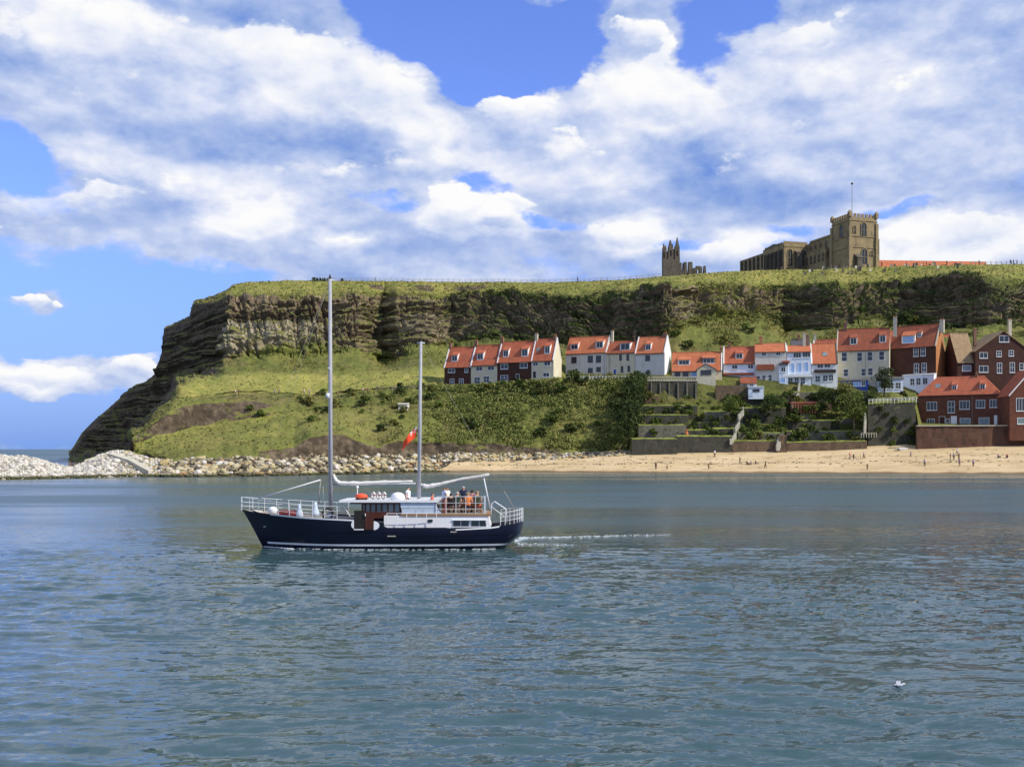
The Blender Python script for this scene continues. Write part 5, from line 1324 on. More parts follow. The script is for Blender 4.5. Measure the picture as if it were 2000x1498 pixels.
# fences
def fence(label, pts, wd, ht, n, m='palewood', name='fence', rails=2, group=None):
    t = empty(name, pts[0]); tag(t, label, 'fence', group); o = Vector(pts[0])
    L = np.cumsum([0]+[(Vector(b)-Vector(a)).length for a, b in zip(pts[:-1], pts[1:])])
    def at(s_):
        i = min(len(pts)-2, int(np.searchsorted(L, s_, 'right'))-1); f = (s_-L[i])/(L[i+1]-L[i]); return Vector(pts[i])*(1-f)+Vector(pts[i+1])*f-o
    pm = MB().box((-wd/2,-wd/2,-.5),(wd/2,wd/2,ht)).mesh('post', M[m])
    for i in range(n): link('post', pm, t, at(L[-1]*i/(n-1)*.9999))
    for r_ in range(rails):
        z = ht*(.92-.42*r_); MB().tube([at(L[-1]*i/(n-1)*.9999)+Vector((0,wd*.6,z)) for i in range(n)], .05, 4).build('rail', M[m], t)
    return t
def skyline(px): return [Vector(ground(np.array([x]), np.array([10.0]))[0])+Vector((0,-.3,-.1)) for x in px]
fence('long post and rail fence along the cliff edge above the terrace', skyline(np.arange(640, 1292, 11)), .16, 1.25, 59)
fence('short fence beside the shrubs at the end of the cliff top', skyline(np.arange(610, 641, 5)), .16, 1.3, 7)
fence('post fence on the cliff top past the long red roof', skyline(np.arange(1895, 2005, 10)), .18, 1.3, 11)
fence('rough timber fence along the hillside path next to the dark brick cottage', [ground_at(x, y, 5.0, 7.0) for x, y in ((735,763),(770,762),(810,760),(850,759))], .2, 1.2, 12)
fence('white garden fence in front of the pale houses', [P(x, y, Y) for x, y, Y in ((1108,741,323),(1150,741,321),(1200,741,318.5),(1240,741,316))], .14, 1.0, 22, 'frame')
fence('white railing on top of the black retaining wall', [P(1697,787,289.4), P(1790,783,289.4)], .12, 1.1, 14, 'frame')
fence('white picket fence at the foot of the black retaining wall', [P(1682,852,287), P(1712,851,287)], .14, .9, 7, 'wall_pale')
# the path across the slope
xs = np.arange(345, 872, 6.0); ce = ground(xs, np.full(len(xs), 6.0)); pv = []
for c in ce: pv += [tuple(c+np.array([0,-1.0,.12])), tuple(c+np.array([0,1.0,.2]))]
tag(MB().add(pv, [(2*i,2*i+2,2*i+3,2*i+1) for i in range(len(ce)-1)]).build('path', M['asphalt']), kind='structure')
# gravestones in front of the church
gm = [MB().prism([(-.4,0,-.4),(.4,0,-.4),(.4,0,h_),(.2,0,h_+.2),(-.2,0,h_+.2),(-.4,0,h_)], (0,.16,0)).mesh('gravestone', M[m_]) for h_, m_ in ((1.0,'wall_grey'),(1.3,'ruin'),(.8,'wall_pale'))]
for i in range(46):
    px = RNG.uniform(1560, 1880); rr = RNG.uniform(9.72, 10.3)
    g = ground(np.array([px]), np.array([rr]))[0]
    wh = 'in front of the long nave' if px < 1628 else 'at the foot of the square tower' if px < 1722 else 'before the near end of the red roof' if px < 1800 else 'before the low end of the red roof'
    tag(link('gravestone', gm[i%3], None, Vector(g), (RNG.uniform(-.1,.1), RNG.uniform(-.1,.1), RNG.uniform(-.4,.4)), (1.1,1.1,1.2)), ['short grey','tall dark','small pale'][i%3]+' gravestone '+('lower on the grass ' if rr < 9.95 else 'on the skyline ')+wh, 'gravestone', 'gravestones in the churchyard')

# weed and debris along the tide line
tm = MB(); rt = np.random.default_rng(23)
for i in range(520):
    px = rt.uniform(880, 2040); f_ = rt.choice([.42, .62, rt.uniform(.15, .95)], p=[.45, .25, .3]) + .03*math.sin(px*.03)+rt.normal(0,.02)
    c_ = int(np.clip(round((px-740)/6.0), 0, nc-1)); r_i = 4+f_*16; k0 = int(r_i); g_ = bs[k0,c_]*(1-(r_i-k0))+bs[min(k0+1,nr-1),c_]*(r_i-k0)
    a1_, b1_ = rt.uniform(.15,.75), rt.uniform(.08,.3); n_ = 5
    pts = [(g_[0]+rt.normal(0,1.2)*0+a1_*rt.uniform(.6,1.2)*math.cos(2*math.pi*k/n_), g_[1]+b1_*rt.uniform(.6,1.2)*math.sin(2*math.pi*k/n_), g_[2]+.02) for k in range(n_)]
    tm.add(pts+[(g_[0], g_[1], g_[2]+.10)], [(k, (k+1)%n_, n_) for k in range(n_)])
M['weed'] = mat('seaweed', (0.07,0.055,0.025), 0.8, var=.4)
tag(tm.build('seaweed', M['weed']), 'dark seaweed and debris strewn along the tide line of the beach', 'seaweed', kind='stuff')

# ------------------------------------------------------------------ bushes and trees of the gardens
def tree(label, p, ht, wd, kind, group=None, seed=0):
    t = empty('tree', p, RNG.uniform(0, 6.28)); tag(t, label, 'tree', group)
    tr = MB(); tr.tube([(0,0,-.6),(.08,.05,ht*.25),(.05,-.1,ht*.5),(.15,.05,ht*.75)], [ht*.035,ht*.028,ht*.018,ht*.008], 7)
    rng = np.random.default_rng(seed); c = []
    for i in range(7):
        a = i*2.4+seed; z = ht*(.28+.08*i); r_ = wd*.36*(1-.06*i); e = (r_*math.cos(a), r_*math.sin(a), z+ht*.12)
        tr.tube([(.06,0,z-.05*ht),(e[0]*.5,e[1]*.5,z+.03*ht),e], [ht*.014,ht*.010,ht*.004], 5); c.append(e)
    tr.build('trunk', M['bark'], t)
    c += [(rng.normal(0,wd*.2), rng.normal(0,wd*.2), ht*rng.uniform(.3,.95)) for _ in range(16)]
    V, Fq = leaf_cloud(c, rng.uniform(wd*.16, wd*.30, len(c)), 70, wd*.075, rng)
    link('crown', np_mesh('crown', V, Fq, M[kind]), t); return t
GI = 'dark ivy clad trees between the scrub slope and the gardens'
for i, (px, pb, ht, wd, wh) in enumerate([(1218,872,11,6,'second lowest of the strip, close above the sand'),(1228,866,12,6,'tallest of the strip, beside the end of the dark sea wall'),(1238,850,10,6,'beside the grey wall with the bright lawn'),(1210,880,7,5,'lowest of the strip, standing on the edge of the sand'),(1222,838,10,7,'in the middle of the strip on the scrub side'),
        (1236,822,11,7,'in the middle of the strip on the garden side'),(1246,800,10,6,'next to the end of the clipped hedge'),(1240,786,9,6,'second highest of the strip on the scrub side'),(1252,775,8,6,'highest of the strip, under the balustrade wall')]):
    Yt = 286+ (880-pb)*.26
    tree('dark ivy clad tree '+wh, P(px, pb, Yt), ht, wd, 'leaf_dark', GI, 300+i)
tree('dark tree growing against the tall cream house', P(1727, 770, 307), 8.5, 5.5, 'leaf_dark', None, 330)
tree('tree with olive leaves between the gardens and the black retaining wall', P(1668, 838, 290), 10, 7, 'leaf_mid', None, 331)
tree('bushy green tree in the gardens below the tall cream house', P(1655, 800, 300), 8, 6.5, 'leaf_olive', None, 332)
tree('dark shrubby tree beside the brick summerhouse', P(1612, 798, 303), 6, 5, 'leaf_dark', None, 333)
tree('small dark tree in front of the white cottages', P(1510, 812, 297), 6, 6, 'leaf_dark', None, 334)
tree('bright green tree in the middle of the gardens, above the white steps', P(1425, 808, 298), 5, 5, 'leaf_mid', None, 335)
bush('bush', P(1122, 741, 322.5), 4.2, 3.6, 'leaf_dark', 'round dark bush in front of the long pale house', 'bush')
bush('bush', P(1012, 748, 321), 3.5, 2.4, 'leaf_dark', 'dark bush in front of the wide dark brick cottage', 'bush')
MARKS = [(1265,858,'the sea wall end by the ivy clad trees'),(1300,840,'the bright lawn above the dark sea wall'),(1341,850,'the orange garden figure'),(1300,815,'the middle wall under the clipped hedge'),(1262,785,'the balustrade wall next to the trees'),(1305,780,'the middle of the balustrade wall'),(1350,782,'the far end of the balustrade wall'),
 (1378,770,'the cream gabled bay'),(1400,845,'the low walls beside the white steps'),(1430,858,'the foot of the white steps'),(1444,828,'the bend of the white steps'),(1452,797,'the top of the white steps'),(1430,765,'the brown boundary wall'),(1476,780,'the white box shed'),(1490,812,'the dark tall wall behind the steps'),(1490,858,'the brown sea wall before the gate pier'),
 (1530,860,'the gate pier'),(1530,790,'the dark wall beside the white box shed'),(1568,805,'the brick summerhouse'),(1556,770,'the pale steps above the summerhouse'),(1590,840,'the short dark wall below the summerhouse'),(1560,862,'the long brown sea wall near the pier'),(1650,862,'the far end of the long brown sea wall'),(1620,775,'the white cottage with the roof light'),(1662,780,'the tall cream house'),(1690,825,'the thin steps by the black wall'),(1640,830,'the grey wall above the long sea wall'),
 (1705,850,'the picket fence under the black wall'),(1770,860,'the foot of the black wall'),(1715,820,'the steps side of the black wall'),(1770,820,'the house side of the black wall'),(1720,785,'the conservatory'),(1760,785,'the white extension of the brick house'),(1122,742,'the long pale house'),(1212,742,'the house with the blue door'),(1255,745,'the bright white gable'),(985,750,'the wide dark brick cottage'),(1060,745,'the cream cottage with the white gable')]
USED = set()
def many(zone, label, group, n, x0, x1, y0, y1, Ya, Yb, kinds, smin, smax):
    for i in range(n):
        px = RNG.uniform(x0, x1); pyy = RNG.uniform(y0, y1); Yt = Ya+(Yb-Ya)*(y1-pyy)/max(1e-6,(y1-y0))
        s_ = RNG.uniform(smin, smax); kd = random.choice(kinds); mk = min(MARKS, key=lambda m_: (m_[0]-px)**2+(m_[1]-pyy)**2)
        lb = ('small ' if s_ < smin+.35*(smax-smin) else 'large ' if s_ > smin+.72*(smax-smin) else '')+{'leaf_dark':'dark green','leaf_mid':'bright green','leaf_olive':'olive'}[kd]+(' bush just above ' if pyy < mk[1]-8 else ' bush just below ' if pyy > mk[1]+8 else ' bush beside ')+mk[2]
        if lb in USED:
            mk2 = sorted(MARKS, key=lambda m_: (m_[0]-px)**2+(m_[1]-pyy)**2)[1]; lb = lb[:-len(mk[2])]+mk[2] if False else ('small ' if s_ < smin+.35*(smax-smin) else 'large ' if s_ > smin+.72*(smax-smin) else '')+{'leaf_dark':'dark green','leaf_mid':'bright green','leaf_olive':'olive'}[kd]+' bush not far from '+mk2[2]
        USED.add(lb)
        bush('bush', P(px, pyy+1.5, Yt), s_*1.3, s_, kd, lb, 'bush', group)
many(0, 'olive and green bush in the terraced gardens below the low orange roofed cottage', 'bushes in the gardens below the balustrade', 46, 1245, 1365, 770, 848, 292, 309, ['leaf_mid','leaf_mid','leaf_dark','leaf_olive'], 1.0, 2.4)
many(0, 'green bush in the gardens below the white and grey cottages', 'bushes in the gardens around the white steps', 74, 1366, 1540, 776, 862, 289, 309, ['leaf_dark','leaf_mid','leaf_mid','leaf_olive'], .9, 2.6)
many(0, 'bush in the gardens between the brick summerhouse and the long brown sea wall', 'bushes around the brick summerhouse', 66, 1538, 1695, 768, 864, 289, 309, ['leaf_mid','leaf_mid','leaf_dark','leaf_olive'], 1.0, 2.8)
many(0, '', 'plants along the tops of the sea walls', 40, 1240, 1690, 851, 866, 287.5, 289, ['leaf_mid','leaf_olive','leaf_mid','leaf_dark'], .5, 1.3)
many(0, 'leafy bush on top of the black retaining wall', 'bushes on the black retaining wall', 10, 1698, 1786, 772, 790, 290, 303, ['leaf_mid','leaf_dark','leaf_olive'], 1.0, 2.2)
many(0, 'low bush at the front of the pale house row', 'bushes below the pale house row', 16, 1092, 1262, 741, 752, 313, 321, ['leaf_dark','leaf_mid'], 1.0, 2.0)
many(0, 'bush at the foot of the dark brick and cream cottages', 'bushes below the cottage terrace', 10, 955, 1090, 746, 756, 311, 317, ['leaf_mid','leaf_dark'], .9, 1.7)
many(0, '', 'plants growing down the black retaining wall', 16, 1700, 1786, 795, 872, 288.6, 289.4, ['leaf_dark','leaf_dark','leaf_mid'], 1.0, 2.4)
# more small terrace walls between the long ones
rw2 = np.random.default_rng(19)
for i in range(26):
    px = rw2.uniform(1250, 1670); pyy = rw2.uniform(772, 858); g_ = ground_at(px, pyy, 2.2, 6.1); wd = rw2.uniform(14, 40); hh_ = rw2.uniform(5, 9)
    mk = min(MARKS, key=lambda m_: (m_[0]-px)**2+(m_[1]-pyy)**2); mt = ['wall_grey','wall_dark','wall_brown'][i%3]
    garden_wall('low '+{'wall_grey':'grey','wall_dark':'dark','wall_brown':'brown'}[mt]+' terrace wall '+('above ' if pyy < mk[1] else 'below ')+mk[2], px-wd/2, px+wd/2, pyy-hh_, pyy+1, g_.y-1.0, mt, 3.2, True, 'low terrace walls in the gardens')
# bushes standing out of the scrub slope
for i in range(64):
    px = rw2.uniform(700, 1230) if i < 52 else rw2.uniform(480, 720); rr = rw2.uniform(3.1, 5.8); g_ = Vector(ground(np.array([px]), np.array([rr]))[0]); s_ = rw2.uniform(1.3, 3.2); kd = ['leaf_mid','leaf_olive','leaf_dark','leaf_mid'][i%4]
    wh = 'beside the tall mast' if px < 700 else 'above the red flag' if px < 830 else 'below the end brick cottage' if px < 920 else 'below the two dark brick cottages' if px < 1040 else 'below the white coped gable' if px < 1105 else 'below the long pale house' if px < 1185 else 'near the ivy clad trees'
    bush('bush', g_, s_*1.5, s_, kd, ('big ' if s_ > 2.5 else 'small ' if s_ < 1.8 else '')+{'leaf_dark':'dark green','leaf_mid':'bright green','leaf_olive':'olive'}[kd]+' bush '+('low ' if rr < 3.9 else 'high ' if rr > 5.0 else 'halfway up ')+'on the slope '+wh, 'bush', 'bushes on the scrub slope')
for i in range(14):
    px = rw2.uniform(1310, 1900); rr = rw2.uniform(7.1, 8.2); g_ = Vector(ground(np.array([px]), np.array([rr]))[0]); s_ = rw2.uniform(2.0, 4.2)
    wh = 'above the low orange roofed cottage' if px < 1420 else 'above the white and grey cottages' if px < 1640 else 'above the tall cream house' if px < 1745 else 'above the orange gable'
    bush('bush', g_, s_*1.4, s_, ['leaf_olive','leaf_mid','leaf_dark'][i%3], ('large ' if s_ > 3 else '')+['olive','bright green','dark green'][i%3]+' bush under the cliff '+wh, 'bush', 'bushes under the cliff')
for x, wh in ((613,'at the outer end of the short fence'),(619,'second from the outer end of the short fence'),(626,'in the middle of the short fence'),(634,'just before the inner end of the short fence'),(641,'where the short fence meets the long one'),(668,'alone past the end of the short fence')):
    bush('bush', Vector(ground(np.array([x]), np.array([9.97]))[0]), 1.8, RNG.uniform(1.0, 1.8), 'leaf_dark', 'dark wind shaped cliff top shrub '+wh, 'bush', 'shrubs at the end of the cliff top')
# ------------------------------------------------------------------ people
def person_chain(pose):
    """joints: name -> (x, y, z, radius); the figure faces -y; and the bones between them"""
    J = {'pelvis':(0,0,.95,.135),'spine':(0,0,1.15,.125),'chest':(0,.0,1.36,.145),'neck':(0,-.01,1.50,.052),'head':(0,-.03,1.60,.088),'crown':(0,-.02,1.69,.075)}
    for s, n in ((-1,'l'),(1,'r')):
        J['sh'+n] = (s*.185,0,1.41,.062); J['el'+n] = (s*.25,.03,1.14,.044); J['wr'+n] = (s*.26,-.07,.90,.032); J['ha'+n] = (s*.255,-.10,.81,.036)
        J['hip'+n] = (s*.095,0,.90,.095); J['kn'+n] = (s*.105,-.01,.50,.062); J['an'+n] = (s*.11,.02,.09,.042); J['to'+n] = (s*.125,-.13,.045,.042)
    mv = lambda k, x, y, z: J.__setitem__(k, (x, y, z, J[k][3]))
    if pose == 'walk':
        mv('knl',-.105,-.16,.52); mv('anl',-.11,-.22,.11); mv('tol',-.12,-.37,.08); mv('knr',.105,.05,.50); mv('anr',.11,.28,.13); mv('tor',.12,.16,.05)
        mv('ell',-.25,.16,1.16); mv('wrl',-.25,.14,.92); mv('hal',-.25,.12,.84); mv('elr',.25,-.08,1.15); mv('wrr',.23,-.28,1.0); mv('har',.22,-.36,.97)
    if pose == 'sit':
        dz = -.50
        for k in list(J):
            x, y, z, r_ = J[k]
            if not k.startswith(('kn','an','to')): J[k] = (x, y, z+dz, r_)
        for s, n in ((-1,'l'),(1,'r')):
            mv('kn'+n, s*.13,-.42,.47); mv('an'+n, s*.14,-.40,.09); mv('to'+n, s*.15,-.56,.05)
            mv('wr'+n, s*.18,-.28,.56); mv('ha'+n, s*.14,-.36,.54)
    if pose == 'ground':
        dz = -.82
        for k in list(J):
            x, y, z, r_ = J[k]
            if not k.startswith(('kn','an','to')): J[k] = (x, y+.1*(z-.95), z+dz, r_)
        for s, n in ((-1,'l'),(1,'r')):
            mv('kn'+n, s*.16,-.36,.40); mv('an'+n, s*.15,-.66,.08); mv('to'+n, s*.16,-.80,.10)
            mv('wr'+n, s*.24,-.30,.36); mv('ha'+n, s*.20,-.38,.38)
    B = [('pelvis','spine'),('spine','chest'),('chest','neck'),('neck','head'),('head','crown')]
    for n in 'lr': B += [('chest','sh'+n),('sh'+n,'el'+n),('el'+n,'wr'+n),('wr'+n,'ha'+n),('pelvis','hip'+n),('hip'+n,'kn'+n),('kn'+n,'an'+n),('an'+n,'to'+n)]
    return J, B
def seg_dist(p, a, b):
    ab_ = b-a; t_ = max(0, min(1, (p-a).dot(ab_)/max(ab_.length_squared, 1e-9))); return (p-(a+ab_*t_)).length
PM = {}
def make_pose(pose):
    J, B = person_chain(pose); names = list(J); bm = bmesh.new(); vs = {}
    lay = bm.verts.layers.skin.verify()
    for k in names: vs[k] = bm.verts.new(J[k][:3])
    for a, b in B: bm.edges.new((vs[a], vs[b]))
    for k in names: vs[k][lay].radius = (J[k][3],)*2; vs[k][lay].use_root = (k == 'pelvis')
    me = bpy.data.meshes.new('body'); bm.to_mesh(me); bm.free()
    o = bpy.data.objects.new('body', me); COL.objects.link(o)
    o.modifiers.new('skin', 'SKIN'); sb = o.modifiers.new('smooth', 'SUBSURF'); sb.levels = 1; sb.render_levels = 1
    dg = bpy.context.evaluated_depsgraph_get(); body = bpy.data.meshes.new_from_object(o.evaluated_get(dg))
    bpy.data.objects.remove(o)
    # a nose on the face
    body.polygons.foreach_set('use_smooth', [True]*len(body.polygons))
    zone = {'pelvis':'legs','spine':'top','chest':'top','hip':'legs','kn':'legs','an':'shoe','to':'shoe','sh':'top','el':'fore','wr':'hand','ha':'hand','neck':'neck','head':'head','crown':'head'}
    pts = {k: Vector(J[k][:3]) for k in names}
    sel = {'shirt':[], 'long':[], 'trousers':[], 'shorts':[], 'shoes':[], 'hair':[]}
    hd = pts['head']
    for f in body.polygons:
        c = Vector(f.center); best = min(B, key=lambda b: seg_dist(c, pts[b[0]], pts[b[1]])-0.5*max(J[b[0]][3], J[b[1]][3])); k2 = best[1].rstrip('lr') if best[1] not in ('pelvis',) else 'pelvis'
        k2 = {'spine':'spine','chest':'chest','neck':'neck','head':'head','crown':'crown'}.get(best[1], k2)
        if k2 in ('spine','chest','sh'): sel['shirt'].append(f.index); sel['long'].append(f.index)
        elif k2 == 'el': sel['shirt'].append(f.index); sel['long'].append(f.index)
        elif k2 == 'wr': sel['long'].append(f.index)
        elif k2 in ('hip','kn'): sel['trousers'].append(f.index); sel['shorts'].append(f.index)
        elif k2 == 'an': sel['trousers'].append(f.index)
        elif k2 == 'to': sel['shoes'].append(f.index)
        elif k2 in ('head','crown') and (c.z > hd.z+.045 or (c.y > hd.y+.02 and c.z > hd.z-.06)): sel['hair'].append(f.index)
    out = {'body': body}
    for part, fl in sel.items():
        b = bmesh.new(); b.from_mesh(body); b.normal_update(); b.faces.ensure_lookup_table(); keep = set(fl)
        bmesh.ops.delete(b, geom=[f for f in b.faces if f.index not in keep], context='FACES')
        if part == 'hair' and b.verts:                            # one piece of hair
            left = set(b.verts); best_ = []
            while left:
                st_ = [left.pop()]; comp = list(st_)
                while st_:
                    v_ = st_.pop()
                    for ed_ in v_.link_edges:
                        o_ = ed_.other_vert(v_)
                        if o_ in left: left.discard(o_); st_.append(o_); comp.append(o_)
                if len(comp) > len(best_): best_ = comp
            kp = set(best_); bmesh.ops.delete(b, geom=[v_ for v_ in b.verts if v_ not in kp], context='VERTS')
        off = {'shirt':.018,'long':.018,'trousers':.014,'shorts':.022,'shoes':.012,'hair':.016}[part]
        for v in b.verts: v.co += v.normal*off
        m_ = bpy.data.meshes.new({'long':'shirt','shorts':'trousers'}.get(part, part)); b.to_mesh(m_); b.free(); out[part] = m_
    nose = MB(); h_ = pts['head']; nose.add([(h_.x-.014,h_.y-.085,h_.z-.02),(h_.x+.014,h_.y-.085,h_.z-.02),(h_.x,h_.y-.118,h_.z-.02),(h_.x,h_.y-.085,h_.z+.03)], [(0,1,3),(1,2,3),(2,0,3),(0,2,1)])
    for s in (-1,1):
        nose.ball((h_.x+s*.034,h_.y-.083,h_.z+.03), .011, 1, 6, 4); nose.ball((h_.x+s*.09,h_.y+.005,h_.z), (.018,.028,.036), 0, 6, 4)
        for nm in ('hal','har')[(s+1)//2:(s+1)//2+1]:
            hp_ = pts[nm]
            for q_ in range(4): nose.tube([hp_+Vector(((q_-1.5)*.017,-.015,-.02)), hp_+Vector(((q_-1.5)*.019,-.025,-.075+.006*abs(q_-1))), hp_+Vector(((q_-1.5)*.018,-.045,-.10+.008*abs(q_-1)))], [.010,.009,.007], 5)
            nose.tube([hp_+Vector((-s*.02,-.01,.0)), hp_+Vector((-s*.045,-.03,-.03)), hp_+Vector((-s*.043,-.045,-.055))], [.011,.010,.008], 5)
    nose.box((h_.x-.025,h_.y-.088,h_.z-.052),(h_.x+.025,h_.y-.080,h_.z-.044),1)
    out['detail'] = nose.mesh('face', [None, None])
    return out
CLO = {}
def cloth(c):
    if c not in CLO: CLO[c] = mat('cloth', c, 0.9, var=0.15, scale=6)
    return CLO[c]
M['skin'] = mat('skin', (0.52,0.30,0.20), 0.6, var=0.08); M['dark'] = mat('dark', (0.02,0.016,0.014), 0.6, var=0)
HAIRC = {'dark':(.03,.022,.016),'brown':(.10,.06,.03),'grey':(.45,.43,.40),'white':(.75,.73,.70),'fair':(.38,.26,.12),'black':(.012,.011,.012)}
def person(p, pose, label, top, legs, hair='brown', face=0.0, h=1.0, shorts=False, longs=False, group=None):
    if pose not in PM: PM[pose] = make_pose(pose)
    S = PM[pose]; t = empty('person', p, face); t.scale = (h, h, h); tag(t, label, 'person', group)
    def part(nm, key, m_):
        o = link(nm, S[key], t)
        if not S[key].materials: S[key].materials.append(None)
        o.material_slots[0].link = 'OBJECT'; o.material_slots[0].material = m_; return o
    part('body', 'body', M['skin'])
    o = part('face', 'detail', M['skin']); o.material_slots[1].link = 'OBJECT'; o.material_slots[1].material = M['dark']
    part('shirt', 'long' if longs else 'shirt', cloth(top)); part('trousers', 'shorts' if shorts else 'trousers', cloth(legs)); part('shoes', 'shoes', cloth((.04,.035,.03))); part('hair', 'hair', cloth(HAIRC[hair]))
    return t

# ------------------------------------------------------------------ the two masted boat
BY = 65.0; bo = P(760, 877, BY); bo.z = 0.0
boat = empty('sailing_boat', bo); tag(boat, 'dark blue two masted sailing boat carrying passengers across the harbour', 'boat')
def bl(px, py_, y=0.0):
    Yt = BY+y; return Vector(((px-CX)/F*Yt-bo.x, y, H+(HY-py_)/F*Yt))
M['hull'] = mat('navy_hull_paint', (0.006,0.008,0.029), 0.24, var=0.5, scale=0.6, spec=0.5)
M['gloss'] = mat('white_gloss_paint', (0.80,0.81,0.83), 0.3, var=0.06, scale=1.5)
M['rail'] = mat('white_rail', (0.62,0.64,0.66), 0.4, var=0)
M['mast'] = mat('silver_mast', (0.37,0.38,0.42), 0.45, var=0.15, metal=0.0)
M['mahog'] = mat('varnished_wood', (0.085,0.026,0.016), 0.4, var=0.3, scale=4)
M['teak'] = mat('teak', (0.36,0.19,0.08), 0.6, var=0.25, scale=3)
M['sail'] = mat('sailcloth', (0.68,0.67,0.63), 0.8, var=0.12, scale=1.2, bump=0.04, bscale=3)
M['panel'] = mat('pale_blue_grey_panel', (0.50,0.58,0.70), 0.6, var=0.1)
M['rope'] = mat('rope', (0.35,0.33,0.30), 0.9, var=0)
M['orange'] = mat('orange_red', (0.75,0.10,0.04), 0.5, var=0.1)
M['deckp'] = mat('deck', (0.34,0.30,0.24), 0.8, var=0.2)
M['redstripe'] = mat('dark_red_paint', (0.22,0.03,0.03), 0.4, var=0.2)
# hull: stations along, levels down; half beam and sheer
NSX = 60
def hull_pt(t_, k_, side=-1, out=0.0):
    """t_: 0 stem .. 1 stern; k_: 0 sheer .. 1 waterline .. 1.4 below"""
    px_s = 472+550*t_; step_ = ss(.492, .50, np.float64(t_)); rise = ss(.745, .755, np.float64(t_))
    py_a = np.interp(px_s, [472,520,600,690,747,760,882,886,960,1022], [997,1002,1008.5,1012.5,1015,1027.5,1027.5,1031.5,1028,1018.5])
    zs = H+(HY-py_a)*.0319
    z = zs*(1-k_) + 0*k_ if k_ <= 1 else -(k_-1)*2.0
    f = max(0.0, min(1.0, k_))
    x0 = bl(472,0).x+ (bl(513,0).x-bl(472,0).x)*f**0.9; x1 = bl(1022,0).x - (0.25*f + 1.0*max(0,f-.45)**1.3*2.0)
    if k_ > 1: x0 += (k_-1)*2.0; x1 -= (k_-1)*1.5
    x = x0+(x1-x0)*t_
    e = 1-(1-min(1, t_/.42))**2.1; st = 1-.30*max(0, (t_-.6)/.4)**2
    end = math.sqrt(max(0.0, 1-max(0, (t_-.955)/.045)**2)) if t_ > .955 else 1.0
    b_ = 2.35*(e**(.85+.35*f))*st*(1-.13*f**2.0)*end
    if k_ > 1: b_ *= (1-(k_-1)*.9)
    return Vector((x, side*(b_+out), z))
TS = [1-(1-i/NSX)**1.0 for i in range(NSX+1)]; TS = sorted(set(TS+[.4925,.4975,.748,.753,.965,.975,.985,.992,.997]))
KS = [0,.08,.18,.3,.45,.6,.75,.9,1.0,1.2,1.4]
def hull_strip(name, ks, m, parent, out=0.0, t0=0, t1=1, smooth=True, kfn=None):
    b = MB(); ts = [t_ for t_ in TS if t0 <= t_ <= t1]
    for sd in (-1, 1):
        n = len(b.v); vs = [hull_pt(t_, (kfn(t_, k_) if kfn else k_), sd, out) for t_ in ts for k_ in ks]; q_ = len(ks)
        fs = [(i*q_+j, i*q_+j+1, (i+1)*q_+j+1, (i+1)*q_+j) for i in range(len(ts)-1) for j in range(q_-1)]
        if sd > 0: fs = [f[::-1] for f in fs]
        b.add(vs, fs)
    return b.build(name, m, parent, smooth)
hull = hull_strip('hull', KS, M['hull'], boat)
zk = lambda t_, z: 1-z/max(hull_pt(t_, 0).z, .1)
hull_strip('boot_stripe', [0, 1], M['gloss'], boat, .012, .03, .985, True, lambda t_, k_: zk(t_, (.36 if k_ == 0 else .24)))
hull_strip('rubbing_strake', [0, 1], M['hull'], boat, .05, .30, .99, True, lambda t_, k_: zk(t_, (1.05 if k_ == 0 else .95)))
hull_strip('rail_cap', [0, 1], M['gloss'], boat, .03, .10, .488, True, lambda t_, k_: -.012 if k_ == 0 else .035)
hull_strip('rail_cap', [0, 1], M['gloss'], boat, .03, .757, .93, True, lambda t_, k_: -.012 if k_ == 0 else .05)
# deck
b = MB(); ts = TS; dz_ = lambda t_: hull_pt(t_, 0).z-(.12 if t_ < .4 else .35)
vs = []
for t_ in ts:
    k_ = zk(t_, dz_(t_)); vs += [hull_pt(t_, k_, -1, -.02), hull_pt(t_, k_, 1, -.02)]
b.add(vs, [(2*i, 2*i+1, 2*i+3, 2*i+2) for i in range(len(ts)-1)]); b.build('deck', M['deckp'], boat)
def bbox(name, px0, px1, pyt, pyb, y0, y1, m, parent=boat, slant=(0,0)):
    """box on the boat: px measured at its near side y0; slant: how far top corners lean in px"""
    a = bl(px0, pyb, y0); c = bl(px1, pyt, y0); sl0 = slant[0]*.0315; sl1 = slant[1]*.0315
    return MB().hexa([(a.x,y0,a.z),(c.x,y0,a.z),(c.x,y1,a.z),(a.x,y1,a.z)], [(a.x+sl0,y0,c.z),(c.x+sl1,y0,c.z),(c.x+sl1,y1,c.z),(a.x+sl0,y1,c.z)]).build(name, M[m], parent)
def bar(name, pts, r_, m, parent=boat, n=6): return MB().tube(pts, r_, n).build(name, M[m], parent, True)
# long white deckhouse with the aft saloon windows
cab = bbox('deckhouse', 750, 958, 1007, 1031, -1.75, 1.75, 'gloss', boat, (0, -6))
bbox('deck_edge', 783, 958, 1004.3, 1007.6, -1.8, 1.8, 'teak')
bbox('upper_deck', 783, 950, 1003, 1004.2, -1.75, 1.75, 'deckp')
for x0, x1 in ((885.5,899),(901,916),(920.5,935),(937,950)):
    w_ = bbox('window', x0, x1, 1016.5, 1027.5, -1.80, -1.752, 'glass', cab, (0, -2 if x1 > 940 else 0))
MB().box((bl(883,0,-1.8).x,-1.82,bl(0,1029.6,-1.8).z),(bl(953,0,-1.8).x,-1.752,bl(0,1028,-1.8).z)).build('window_frame', M['gloss'], cab)
MB().box((bl(883,0,-1.8).x,-1.82,bl(0,1016.2,-1.8).z),(bl(951,0,-1.8).x,-1.752,bl(0,1015,-1.8).z)).build('window_frame', M['gloss'], cab)
